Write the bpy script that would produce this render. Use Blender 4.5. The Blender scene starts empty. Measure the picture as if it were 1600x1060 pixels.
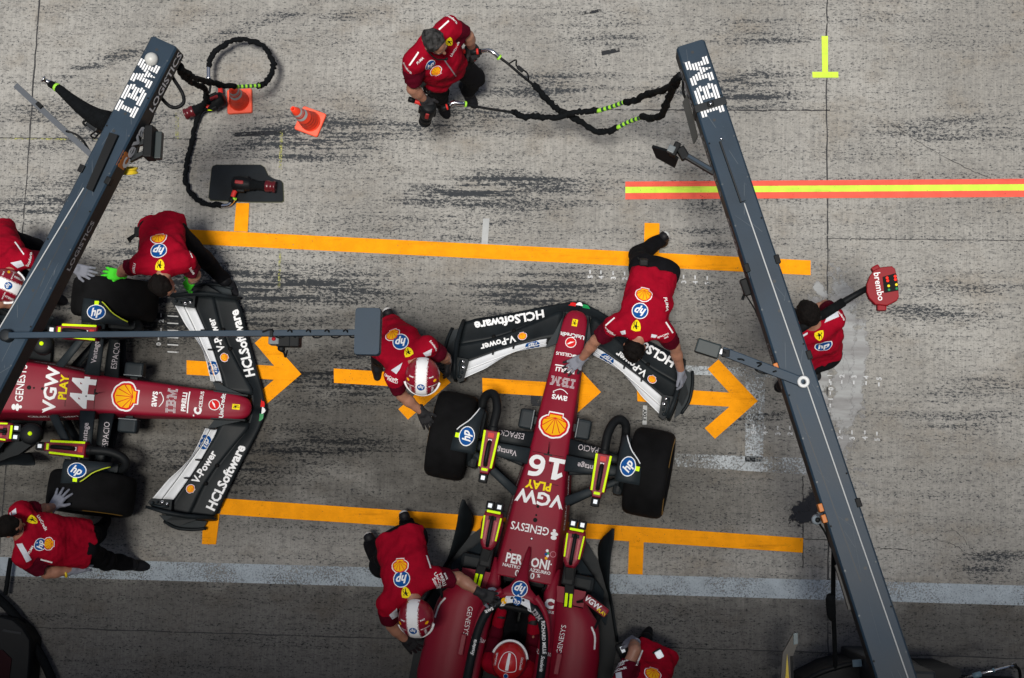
import bpy, bmesh, math, random
import numpy as np
from mathutils import Vector, Matrix
from mathutils.bvhtree import BVHTree

random.seed(4)
SC = bpy.context.scene
COL = SC.collection
R = math.radians

# ---------------------------------------------------------------- camera
FPX, CAM_H = 2317.352, 12.5259
CAM_M = Matrix(((0.99683857, 0.01567717, -0.07789148),
                (0.02615309, -0.99045209, 0.13535391),
                (-0.07502581, -0.1369631, -0.98773085)))
cam_data = bpy.data.cameras.new('camera')
cam = bpy.data.objects.new('camera', cam_data)
COL.objects.link(cam)
cam_data.sensor_width = 36.0
cam_data.lens = 36.0 * FPX / 1600.0
cam_data.clip_start = 0.1
cam_data.clip_end = 2000.0
m4 = (CAM_M @ Matrix(((1, 0, 0), (0, -1, 0), (0, 0, -1)))).to_4x4()
m4.translation = (0, 0, CAM_H)
cam.matrix_world = m4
SC.camera = cam
CAM = Vector((0, 0, CAM_H))

# ---------------------------------------------------------------- sky, sun, exposure
SUN_EL, SUN_AZ = R(81.2), R(-92)          # azimuth of the sun seen from the scene, anticlockwise from +X
world = bpy.data.worlds.new('World')
SC.world = world
world.use_nodes = True
wn = world.node_tree
sky = wn.nodes.new('ShaderNodeTexSky')
sky.sky_type = 'NISHITA'
sky.sun_disc = False
sky.sun_elevation = SUN_EL
sky.sun_rotation = R(90) - SUN_AZ
sky.air_density = 1.0
sky.dust_density = 3.0
sky.ozone_density = 1.0
wn.nodes['Background'].inputs['Strength'].default_value = 0.06
wn.links.new(sky.outputs[0], wn.nodes['Background'].inputs['Color'])
sd = bpy.data.lights.new('sun', 'SUN')
sd.energy = 3.6
sd.angle = R(13)
sd.color = (1.0, 0.967, 0.905)
sun = bpy.data.objects.new('sun', sd)
COL.objects.link(sun)
sdir = Vector((math.cos(SUN_EL) * math.cos(SUN_AZ), math.cos(SUN_EL) * math.sin(SUN_AZ), math.sin(SUN_EL)))
sun.rotation_euler = sdir.to_track_quat('Z', 'Y').to_euler()
sun.location = sdir * 60
SC.view_settings.view_transform = 'Standard'
SC.view_settings.look = 'None'
SC.view_settings.exposure = 0.0
SC.view_settings.gamma = 1.0
SC.cycles.max_bounces = 6


def ray(px, py):
    return (CAM_M @ Vector((px - 800.0, py - 530.0, FPX))).normalized()


def P(px, py, z=0.0):
    """world point at height z whose place in the photograph was measured"""
    d = CAM_M @ Vector((px - 800.0, py - 530.0, FPX))
    t = (z - CAM_H) / d.z
    return CAM + d * t


# ---------------------------------------------------------------- materials
MATS = {}


def mat(name, col, rough=0.5, metal=0.0, var=0.0, vscale=6.0, bump=0.0, bscale=60.0, coat=0.0, emit=0.0, stretch=None, spec=0.5):
    if name in MATS:
        return MATS[name]
    m = bpy.data.materials.new(name)
    m.use_nodes = True
    nt = m.node_tree
    b = nt.nodes['Principled BSDF']
    b.inputs['Base Color'].default_value = (*col, 1)
    b.inputs['Roughness'].default_value = rough
    b.inputs['Metallic'].default_value = metal
    b.inputs['Specular IOR Level'].default_value = spec
    if coat:
        b.inputs['Coat Weight'].default_value = coat
        b.inputs['Coat Roughness'].default_value = 0.15
    if emit:
        b.inputs['Emission Color'].default_value = (*col, 1)
        b.inputs['Emission Strength'].default_value = emit
    tc = nt.nodes.new('ShaderNodeTexCoord')
    if var:
        n = nt.nodes.new('ShaderNodeTexNoise')
        n.inputs['Scale'].default_value = vscale
        n.inputs['Detail'].default_value = 6
        nt.links.new(tc.outputs['Object'], n.inputs['Vector'])
        mr = nt.nodes.new('ShaderNodeMapRange')
        mr.inputs[1].default_value = 0.3
        mr.inputs[2].default_value = 0.7
        mr.inputs[3].default_value = 1 - var
        mr.inputs[4].default_value = 1 + var
        nt.links.new(n.outputs[0], mr.inputs[0])
        mx = nt.nodes.new('ShaderNodeMix')
        mx.data_type = 'RGBA'
        mx.blend_type = 'MULTIPLY'
        mx.inputs[0].default_value = 1
        mx.inputs[6].default_value = (*col, 1)
        nt.links.new(mr.outputs[0], mx.inputs[7])
        nt.links.new(mx.outputs[2], b.inputs['Base Color'])
        r2 = nt.nodes.new('ShaderNodeMapRange')
        r2.inputs[3].default_value = max(0.02, rough - 0.1)
        r2.inputs[4].default_value = min(1, rough + 0.1)
        nt.links.new(n.outputs[0], r2.inputs[0])
        nt.links.new(r2.outputs[0], b.inputs['Roughness'])
    if bump:
        n2 = nt.nodes.new('ShaderNodeTexNoise')
        n2.inputs['Scale'].default_value = bscale
        n2.inputs['Detail'].default_value = 4
        if stretch:
            mp = nt.nodes.new('ShaderNodeMapping')
            mp.inputs['Scale'].default_value = stretch
            nt.links.new(tc.outputs['Object'], mp.inputs['Vector'])
            nt.links.new(mp.outputs[0], n2.inputs['Vector'])
        else:
            nt.links.new(tc.outputs['Object'], n2.inputs['Vector'])
        bp = nt.nodes.new('ShaderNodeBump')
        bp.inputs['Strength'].default_value = bump
        bp.inputs['Distance'].default_value = 0.01
        nt.links.new(n2.outputs[0], bp.inputs['Height'])
        nt.links.new(bp.outputs[0], b.inputs['Normal'])
    MATS[name] = m
    return m


CAR_RED = mat('car_red_paint', (0.225, 0.004, 0.020), 0.5, var=0.10, vscale=2.2, bump=0.02, bscale=400, spec=0.3)
CARBON = mat('carbon_black', (0.008, 0.011, 0.013), 0.55, var=0.35, vscale=5, bump=0.03, bscale=300, spec=0.2)
CARBON2 = mat('carbon_grey', (0.016, 0.022, 0.026), 0.55, var=0.25, vscale=5, spec=0.2)
TYRE = mat('tyre_rubber', (0.005, 0.005, 0.0055), 0.85, var=0.5, vscale=7, bump=0.2, bscale=110, spec=0.13)
WHITE = mat('white_paint', (0.86, 0.86, 0.86), 0.75, var=0.04, spec=0.2)
WHITE2 = mat('white_flap_paint', (0.78, 0.80, 0.82), 0.6, var=0.05)
BLUE = mat('logo_blue', (0.002, 0.075, 0.29), 0.75, spec=0.15)
YEL = mat('logo_yellow', (0.9, 0.45, 0.005), 0.75, spec=0.15)
LRED = mat('logo_red', (0.65, 0.015, 0.015), 0.75, spec=0.15)
LBLACK = mat('logo_black', (0.006, 0.006, 0.006), 0.6, spec=0.12)
GREEN = mat('flag_green', (0.0, 0.25, 0.06), 0.5)
SHIELD = mat('shield_yellow', (0.9, 0.70, 0.01), 0.75, spec=0.15)
HIVIS = mat('hi_vis_yellow', (0.66, 0.95, 0.0), 0.6, emit=0.12, spec=0.2)  # emission adds a faint glow to parts that are no lamps
SHIRT = mat('red_shirt_fabric', (0.29, 0.003, 0.016), 0.85, var=0.1, vscale=20, bump=0.25, bscale=45, stretch=(1, 1, 0.4), spec=0.06)
SLEEVE = mat('maroon_sleeve_fabric', (0.085, 0.003, 0.012), 0.85, var=0.1, vscale=20, bump=0.25, bscale=45, spec=0.06)
BLACKF = mat('black_trouser_fabric', (0.0055, 0.0055, 0.007), 0.9, var=0.3, vscale=15, bump=0.4, bscale=35, spec=0.1)
PANEL = mat('pale_panel_fabric', (0.6, 0.62, 0.68), 0.8, bump=0.1)
SKIN = mat('skin', (0.36, 0.17, 0.11), 0.5, var=0.12, vscale=25, bump=0.05, bscale=120)
HAIR = mat('dark_brown_hair', (0.006, 0.0045, 0.004), 0.7, spec=0.12, var=0.4, vscale=40, bump=0.7, bscale=110, stretch=(1, 3, 1))
HAIRG = mat('greying_hair', (0.040, 0.039, 0.039), 0.7, spec=0.12, var=0.9, vscale=30, bump=0.7, bscale=110, stretch=(1, 3, 1))
SHOE = mat('black_shoe', (0.007, 0.007, 0.009), 0.6, var=0.2, spec=0.25)
SOLE = mat('white_shoe_sole', (0.62, 0.62, 0.6), 0.6, var=0.1)
GLOVE_G = mat('grey_glove', (0.20, 0.21, 0.25), 0.8, var=0.12, bump=0.3, bscale=150)
GLOVE_B = mat('black_glove', (0.012, 0.012, 0.014), 0.7, var=0.3, bump=0.2, bscale=90)
GLOVE_L = mat('lime_glove', (0.06, 0.68, 0.02), 0.7, bump=0.2, bscale=90)
HELM = mat('red_helmet_paint', (0.24, 0.006, 0.020), 0.3, coat=0.4, var=0.04)
VISOR = mat('dark_visor', (0.012, 0.012, 0.015), 0.12, spec=0.8)
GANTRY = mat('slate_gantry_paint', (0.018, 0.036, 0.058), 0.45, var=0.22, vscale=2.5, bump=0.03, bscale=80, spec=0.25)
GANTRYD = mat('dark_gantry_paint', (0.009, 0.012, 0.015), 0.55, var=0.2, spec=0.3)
STEEL = mat('bright_steel', (0.62, 0.62, 0.64), 0.22, metal=1.0)
BLACKP = mat('black_plastic', (0.006, 0.007, 0.008), 0.55, var=0.25, spec=0.18)
HOSE = mat('black_hose_sleeve', (0.005, 0.006, 0.007), 0.9, spec=0.12, var=0.3, vscale=30, bump=0.5, bscale=120)
HOSEG = mat('dark_green_band', (0.02, 0.05, 0.04), 0.7)
LIME = mat('lime_band', (0.35, 0.75, 0.05), 0.6)
CONE = mat('orange_cone', (0.98, 0.06, 0.02), 0.5, var=0.08, bump=0.05)
CONER = mat('cone_reflective', (0.45, 0.5, 0.5), 0.35)
REDP = mat('red_anodised', (0.4, 0.01, 0.02), 0.35, var=0.1)
REDG = mat('red_glove_patch', (0.6, 0.02, 0.015), 0.6)
MATB = mat('rubber_mat', (0.008, 0.011, 0.014), 0.7, var=0.35, vscale=7, bump=0.1, spec=0.2)
ORANGEP = mat('orange_plastic', (0.55, 0.16, 0.015), 0.5)
YELLOWP = mat('yellow_plastic', (0.7, 0.5, 0.02), 0.5, var=0.1)
GREYPL = mat('grey_brown_plate', (0.05, 0.05, 0.046), 0.6, var=0.15)
LED_W = mat('led_white', (0.7, 0.75, 0.8), 0.4, emit=0.35)
LED_R = mat('led_red', (0.9, 0.02, 0.01), 0.4, emit=1.0)
LED_Y = mat('led_amber', (0.75, 0.6, 0.02), 0.4, emit=0.5)
LED_G = mat('led_green', (0.02, 0.22, 0.08), 0.4, emit=0.2)


# ---------------------------------------------------------------- mesh helpers
def tag(o, label=None, cat=None, group=None, kind=None):
    if label:
        o['label'] = label
    if cat:
        o['category'] = cat
    if group:
        o['group'] = group
    if kind:
        o['kind'] = kind
    return o


def empty(name, loc, rz=0.0):
    o = bpy.data.objects.new(name, None)
    o.empty_display_size = 0.2
    COL.objects.link(o)
    o.location = loc
    o.rotation_euler = (0, 0, rz)
    return o


def cr(pts, n=6, closed=False):
    """Catmull-Rom through points (any dimension)"""
    pts = [np.array(p, float) for p in pts]
    N = len(pts)
    out = []
    rng = range(N) if closed else range(N - 1)
    for i in rng:
        if closed:
            p0, p1, p2, p3 = pts[(i - 1) % N], pts[i], pts[(i + 1) % N], pts[(i + 2) % N]
        else:
            p1, p2 = pts[i], pts[i + 1]
            p0 = pts[i - 1] if i else 2 * p1 - p2
            p3 = pts[i + 2] if i + 2 < N else 2 * p2 - p1
        for k in range(n):
            t = k / n
            out.append(0.5 * (2 * p1 + (p2 - p0) * t + (2 * p0 - 5 * p1 + 4 * p2 - p3) * t * t + (3 * p1 - p0 - 3 * p2 + p3) * t ** 3))
    if not closed:
        out.append(pts[-1])
    return out


def interp(x, xs, ys):
    if xs[0] > xs[-1]:
        xs, ys = xs[::-1], ys[::-1]
    return float(np.interp(x, xs, ys))


_TXT = {}


def txt(s, bold=0.0, shear=0.0):
    """2-D mesh of a string, cap height 1, centred"""
    key = (s, bold, shear)
    if key in _TXT:
        return _TXT[key]
    cu = bpy.data.curves.new('t', 'FONT')
    cu.body = s
    cu.size = 1.0
    cu.offset = bold
    cu.shear = shear
    cu.resolution_u = 2
    cu.fill_mode = 'FRONT'
    o = bpy.data.objects.new('t', cu)
    COL.objects.link(o)
    dg = bpy.context.evaluated_depsgraph_get()
    me = bpy.data.meshes.new_from_object(o.evaluated_get(dg))
    v = np.array([tuple(x.co)[:2] for x in me.vertices]) if len(me.vertices) else np.zeros((0, 2))
    f = [tuple(p.vertices) for p in me.polygons]
    bpy.data.objects.remove(o)
    bpy.data.curves.remove(cu)
    bpy.data.meshes.remove(me)
    v = v / 0.73
    v[:, 0] -= (v[:, 0].min() + v[:, 0].max()) / 2
    v[:, 1] -= 0.5 if not any(c in 'gjpqy' for c in s) or any(c.isupper() or c in 'bdfhklt' for c in s) else 0.36
    _TXT[key] = (v, f)
    return v, f


def circ(r=1.0, n=28, r2=None):
    r2 = r if r2 is None else r2
    v = [(r * math.cos(2 * math.pi * i / n), r2 * math.sin(2 * math.pi * i / n)) for i in range(n)]
    return np.array(v), [tuple(range(n))]


def poly(pts):
    return np.array(pts, float), [tuple(range(len(pts)))]


def polys(lst):
    v, f = [], []
    for p in lst:
        b = len(v)
        v += list(p)
        f.append(tuple(range(b, b + len(p))))
    return np.array(v, float), f


class MB:
    def __init__(self):
        self.v, self.f, self.m, self.s = [], [], [], []
        self.mats = []
        self.bvh = None

    def mi(self, m):
        if m not in self.mats:
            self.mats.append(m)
        return self.mats.index(m)

    def add(self, v, f, m, smooth=False):
        b = len(self.v)
        self.v += [Vector(x) for x in v]
        if isinstance(m, (list, tuple, np.ndarray)):
            ids = list(m)
        else:
            ids = [self.mi(m)] * len(f)
        for q, i in zip(f, ids):
            self.f.append(tuple(b + int(k) for k in q))
            self.m.append(i)
            self.s.append(smooth)
        return self

    def box(self, c, size, m, rot=None, bev=0.0, seg=2):
        bm = bmesh.new()
        bmesh.ops.create_cube(bm, size=1.0)
        bmesh.ops.scale(bm, vec=Vector(size), verts=bm.verts)
        if bev:
            bmesh.ops.bevel(bm, geom=list(bm.edges), offset=bev, segments=seg, profile=0.6, affect='EDGES')
        M = Matrix.Translation(Vector(c))
        if rot is not None:
            M = M @ rot.to_4x4()
        bm.verts.ensure_lookup_table()
        vs = [M @ v.co for v in bm.verts]
        fs = [tuple(v.index for v in f.verts) for f in bm.faces]
        bm.free()
        return self.add(vs, fs, m)

    def bar(self, a, b, w, h, m, up=(0, 0, 1), bev=0.0):
        a, b = Vector(a), Vector(b)
        x = (b - a).normalized()
        y = Vector(up).cross(x)
        if y.length < 1e-4:
            y = Vector((0, 1, 0)).cross(x)
        y.normalize()
        z = x.cross(y)
        return self.box((a + b) / 2, ((b - a).length, w, h), m, Matrix((x, y, z)).transposed(), bev)

    def tube(self, path, r, m, seg=10, cap=True, closed=False, flat=1.0, mfun=None):
        path = [Vector(p) for p in path]
        n = len(path)
        rs = r if isinstance(r, (list, tuple, np.ndarray)) else [r] * n
        ts = []
        for i in range(n):
            a = path[i - 1] if (i or closed) else path[i]
            b = path[(i + 1) % n] if (i < n - 1 or closed) else path[i]
            ts.append((b - a).normalized())
        up = Vector((0, 0, 1))
        if abs(ts[0].dot(up)) > 0.95:
            up = Vector((1, 0, 0))
        x = ts[0].cross(up).normalized()
        vs = []
        for i in range(n):
            x = (x - ts[i] * x.dot(ts[i])).normalized()
            y = x.cross(ts[i])
            for k in range(seg):
                a = 2 * math.pi * k / seg
                vs.append(path[i] + x * (rs[i] * math.cos(a)) + y * (rs[i] * flat * math.sin(a)))
        fs, ms = [], []
        for i in range(n if closed else n - 1):
            j = (i + 1) % n
            for k in range(seg):
                l = (k + 1) % seg
                fs.append((i * seg + k, i * seg + l, j * seg + l, j * seg + k))
                if mfun:
                    ms.append(self.mi(mfun(i / (n - 1))))
        if cap and not closed:
            fs.append(tuple(range(seg))[::-1])
            fs.append(tuple(range((n - 1) * seg, n * seg)))
            if mfun:
                ms += [self.mi(mfun(0.0)), self.mi(mfun(1.0))]
        return self.add(vs, fs, ms if mfun else m, True)

    def loft(self, rings, m, cap=True, smooth=True, mfun=None, closed=True):
        n = len(rings[0])
        vs = [v for r in rings for v in r]
        fs, ms = [], []
        for i in range(len(rings) - 1):
            for k in range(n if closed else n - 1):
                l = (k + 1) % n
                fs.append((i * n + k, i * n + l, (i + 1) * n + l, (i + 1) * n + k))
                if mfun:
                    c = (Vector(vs[fs[-1][0]]) + Vector(vs[fs[-1][2]])) / 2
                    ms.append(self.mi(mfun(c)))
        if cap:
            fs.append(tuple(range(n))[::-1])
            fs.append(tuple(range((len(rings) - 1) * n, len(rings) * n)))
            if mfun:
                ms += [self.mi(mfun(Vector(rings[0][0]))), self.mi(mfun(Vector(rings[-1][0])))]
        return self.add(vs, fs, ms if mfun else m, smooth)

    def lathe(self, prof, o, axis, m, seg=28, mfun=None, smooth=True):
        """prof: list of (radius, height along axis)"""
        ax = Vector(axis).normalized()
        x = ax.orthogonal().normalized()
        y = ax.cross(x)
        o = Vector(o)
        rings = []
        for r_, h in prof:
            rings.append([o + ax * h + (x * math.cos(2 * math.pi * k / seg) + y * math.sin(2 * math.pi * k / seg)) * max(r_, 1e-4) for k in range(seg)])
        vs = [v for r_ in rings for v in r_]
        fs, ms = [], []
        for i in range(len(rings) - 1):
            for k in range(seg):
                l = (k + 1) % seg
                fs.append((i * seg + k, i * seg + l, (i + 1) * seg + l, (i + 1) * seg + k))
                if mfun:
                    ms.append(self.mi(mfun(i)))
        return self.add(vs, fs, ms if mfun else m, smooth)

    def prism(self, pts, z0, z1, m, smooth=False):
        """vertical prism over a 2-D outline"""
        n = len(pts)
        vs = [(p[0], p[1], z0) for p in pts] + [(p[0], p[1], z1) for p in pts]
        fs = [tuple(range(n))[::-1], tuple(range(n, 2 * n))]
        fs += [(k, (k + 1) % n, n + (k + 1) % n, n + k) for k in range(n)]
        return self.add(vs, fs, m, smooth)

    def slab(self, pts3, t, m, smooth=False):
        """plate of thickness t under a 3-D outline"""
        pts3 = [Vector(p) for p in pts3]
        nrm = (pts3[1] - pts3[0]).cross(pts3[2] - pts3[0])
        nrm = Vector((0, 0, 0))
        for i in range(1, len(pts3) - 1):
            nrm += (pts3[i] - pts3[0]).cross(pts3[i + 1] - pts3[0])
        nrm.normalize()
        n = len(pts3)
        vs = pts3 + [p - nrm * t for p in pts3]
        fs = [tuple(range(n)), tuple(range(n, 2 * n))[::-1]]
        fs += [((k + 1) % n, k, n + k, n + (k + 1) % n) for k in range(n)]
        return self.add(vs, fs, m, smooth)

    # ---- lettering and emblems lie on the surface built so far
    def freeze(self):
        self.bvh = BVHTree.FromPolygons([tuple(v) for v in self.v], self.f)
        return self

    def decal(self, shape, o, u, v, m, off=0.002, sub=0.035, d=None, far=0.6):
        if self.bvh is None:
            self.freeze()
        v2, f2 = shape
        o, u, v = Vector(o), Vector(u), Vector(v)
        d = -(u.cross(v)).normalized() if d is None else Vector(d).normalized()
        bm = bmesh.new()
        vs = [bm.verts.new(o + u * float(p[0]) + v * float(p[1])) for p in v2]
        for q in f2:
            try:
                bm.faces.new([vs[i] for i in q])
            except ValueError:
                pass
        bm.normal_update()
        bmesh.ops.triangulate(bm, faces=bm.faces[:])
        for _ in range(4):
            le = [e for e in bm.edges if e.calc_length() > sub]
            if not le:
                break
            bmesh.ops.subdivide_edges(bm, edges=le, cuts=1, use_grid_fill=False)
            bmesh.ops.triangulate(bm, faces=[f for f in bm.faces if len(f.verts) > 3])
        bm.verts.ensure_lookup_table()
        bm.verts.index_update()
        pos, ok = [], []
        for w in bm.verts:
            hit, nrm, idx, dist = self.bvh.ray_cast(w.co - d * far, d, far * 2)
            if hit is None:
                pos.append(w.co.copy())
                ok.append(False)
            else:
                if nrm.dot(d) > 0:
                    nrm = -nrm
                pos.append(hit + nrm * off)
                ok.append(nrm.dot(d) < -0.12)
        used, fs = {}, []
        for f in bm.faces:
            ids = [w.index for w in f.verts]
            if all(ok[i] for i in ids):
                fs.append([used.setdefault(i, len(used)) for i in ids])
        inv = sorted(used, key=used.get)
        self.add([pos[i] for i in inv], fs, m)
        bm.free()
        return self

    def build(self, name, parent=None, origin=None):
        me = bpy.data.meshes.new(name)
        o = Vector(origin) if origin is not None else Vector((0, 0, 0))
        me.from_pydata([tuple(Vector(v) - o) for v in self.v], [], self.f)
        for m in self.mats:
            me.materials.append(m)
        me.polygons.foreach_set('material_index', self.m)
        me.polygons.foreach_set('use_smooth', self.s)
        me.update()
        ob = bpy.data.objects.new(name, me)
        COL.objects.link(ob)
        if parent is not None:
            ob.parent = parent
        elif origin is not None:
            ob.location = o
        return ob


def sc(shape, k, dx=0.0, dy=0.0):
    return np.array(shape[0]) * k + np.array((dx, dy)), shape[1]


# ---------------------------------------------------------------- emblems (u: reading direction, v: up of the emblem, Rr: radius in metres)
def e_round(mb, o, u, v, Rr, off=0.002, ry=1.0):
    u, v = Vector(u).normalized() * Rr, Vector(v).normalized() * Rr * ry
    mb.decal(circ(1.0), o, u, v, WHITE, off)
    mb.decal(circ(0.9), o, u, v, BLUE, off + 0.0015)
    t = txt('hp', 0.03, 0.35)
    mb.decal(sc(t, 0.95, -0.02, 0.12), o, u, v, WHITE, off + 0.003)


def shell_outline():
    pts = []
    for i in range(29):
        a = R(-28 + 236 * i / 28)
        lob = 1.0 + 0.035 * abs(math.sin(i * math.pi / 4))
        pts.append((lob * math.cos(a) * 1.02, lob * math.sin(a) * 0.92))
    pts += [(-0.62, -0.62), (-0.52, -0.62), (-0.5, -0.88), (0.5, -0.88), (0.52, -0.62), (0.62, -0.62)]
    return pts


def e_shell(mb, o, u, v, Rr, off=0.002):
    u, v = Vector(u).normalized() * Rr, Vector(v).normalized() * Rr
    s = poly(shell_outline())
    mb.decal(sc(s, 1.12), o, u, v, WHITE, off)
    mb.decal(s, o, u, v, LRED, off + 0.0015)
    mb.decal(sc(s, 0.85), o, u, v, YEL, off + 0.003)
    rays = []
    for k in range(7):
        a = R(90 + (k - 3) * 25)
        c, s_ = math.cos(a), math.sin(a)
        b = np.array((0, -0.55))
        e = b + np.array((c, s_)) * (1.25 if k in (2, 3, 4) else (1.1 if k in (1, 5) else 0.85))
        n = np.array((-s_, c)) * 0.035
        rays.append([b - n * 0.5, e - n, e + n, b + n * 0.5])
    mb.decal(polys(rays), o, u, v, LRED, off + 0.0045)


def e_shield(mb, o, u, v, Rr, off=0.002, square=False):
    u, v = Vector(u).normalized() * Rr, Vector(v).normalized() * Rr
    out = [(-0.62, -0.85), (0.62, -0.85), (0.62, 0.85), (-0.62, 0.85)] if square else \
        [(-0.75, 0.75), (-0.3, 0.9), (0, 0.95), (0.3, 0.9), (0.75, 0.75), (0.78, 0.2), (0.6, -0.4), (0.25, -0.85), (0, -1.0), (-0.25, -0.85), (-0.6, -0.4), (-0.78, 0.2)]
    mb.decal(poly(out), o, u, v, SHIELD, off)
    horse = [[(-0.12, -0.65), (0.02, -0.68), (0.05, -0.2), (0.2, 0.05), (0.05, 0.45), (-0.18, 0.6), (-0.32, 0.45), (-0.18, 0.4), (-0.2, 0.05), (-0.1, -0.2)],
             [(0.18, 0.0), (0.35, -0.35), (0.2, -0.62), (0.28, -0.65), (0.45, -0.32), (0.26, 0.1)],
             [(-0.15, 0.2), (-0.45, 0.2), (-0.42, 0.02), (-0.36, 0.12), (-0.16, 0.1)],
             [(0.18, 0.1), (0.42, 0.2), (0.4, 0.55), (0.3, 0.5), (0.3, 0.28), (0.15, 0.2)]]
    mb.decal(polys(horse), o, u, v, LBLACK, off + 0.0015)


def ibm_shape():
    I = [[(0, 10)]] * 2 + [[(3, 7)]] * 4 + [[(0, 10)]] * 2
    B = [[(0, 13)], [(0, 15)], [(3, 7), (11, 16)], [(3, 14.5)], [(3, 14.5)], [(3, 7), (11, 16)], [(0, 15)], [(0, 13)]]
    M_ = [[(0, 7), (15, 22)], [(0, 8), (14, 22)], [(3, 9), (13, 19)], [(3, 10), (12, 19)], [(3, 7), (7.7, 14.3), (15, 19)], [(3, 7), (8.8, 13.2), (15, 19)], [(0, 7), (9.9, 12.1), (15, 22)], [(0, 7), (10.5, 11.5), (15, 22)]]
    out = []
    for L, x0 in ((I, 0), (B, 12), (M_, 30)):
        for r_ in range(8):
            y1 = 10 - r_ * 2.6
            for a, b in L[r_]:
                out.append([(x0 + a - 26, y1 - 1.75), (x0 + b - 26, y1 - 1.75), (x0 + b - 26, y1), (x0 + a - 26, y1)])
    v, f = polys(out)
    return v / 20.0, f


IBM = ibm_shape()


def word(mb, s, o, u, v, h, m=None, bold=0.02, shear=0.0, off=0.002, wide=1.0):
    u, v = Vector(u).normalized() * h * wide, Vector(v).normalized() * h
    mb.decal(txt(s, bold, shear), o, u, v, m or WHITE, off)


# ================================================================= GROUND
class NT:
    def __init__(self, m):
        m.use_nodes = True
        self.t = m.node_tree
        self.b = self.t.nodes['Principled BSDF']

    def n(self, typ, props=None, **ins):
        k = self.t.nodes.new(typ)
        for a, b in (props or {}).items():
            setattr(k, a, b)
        for a, b in ins.items():
            key = int(a[1:]) if a[0] == 'i' and a[1:].isdigit() else a
            if hasattr(b, 'is_output'):
                self.t.links.new(b, k.inputs[key])
            else:
                k.inputs[key].default_value = b
        return k

    def ramp(self, x, a, b, lo=0.0, hi=1.0):
        return self.n('ShaderNodeMapRange', {'interpolation_type': 'SMOOTHSTEP'}, i0=x, i1=a, i2=b, i3=lo, i4=hi).outputs[0]

    def math(self, op, a, b=0.0):
        return self.n('ShaderNodeMath', {'operation': op}, i0=a, i1=b).outputs[0]

    def mix(self, f, a, b, mode='MIX'):
        return self.n('ShaderNodeMix', {'data_type': 'RGBA', 'blend_type': mode}, i0=f, i6=a, i7=b).outputs[2]

    def noise(self, vec, scale, detail=4.0, rough=0.55):
        return self.n('ShaderNodeTexNoise', None, Vector=vec, Scale=scale, Detail=detail, Roughness=rough).outputs[0]


def c4(r_, g, b):
    return (r_, g, b, 1.0)


BANDS = ((60, 485, 660, 440, .50, 1.1), (330, 240, 660, 178, .34, .9), (-60, 340, 330, 255, .34, .8), (120, 420, 420, 385, .25, .7), (20, 232, 330, 172, .16, .6), (520, 350, 990, 285, .42, .6), (620, 310, 900, 262, .22, .4),
         (-20, 180, 170, 150, .16, .5), (40, 130, 320, 30, .10, .6), (280, 70, 540, -15, .10, .6), (740, 140, 1020, 100, .20, .5), (580, 205, 940, 150, .24, .6), (1020, 152, 1300, 138, .28, .7), (1050, 64, 1280, 42, .2, .5), (870, 50, 1060, 78, .2, .4),
         (680, 480, 1010, 440, .36, .7), (1060, 645, 1290, 622, .3, .4), (1330, 485, 1610, 458, .34, .35), (380, 605, 700, 578, .36, .7), (230, 725, 640, 700, .36, .6), (1400, 645, 1610, 632, .4, .3), (1480, 885, 1610, 872, .22, .5),
         (1330, 215, 1610, 198, .3, .4), (1090, 150, 1120, 620, .3, .25), (440, 40, 620, 10, .12, .4))


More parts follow.
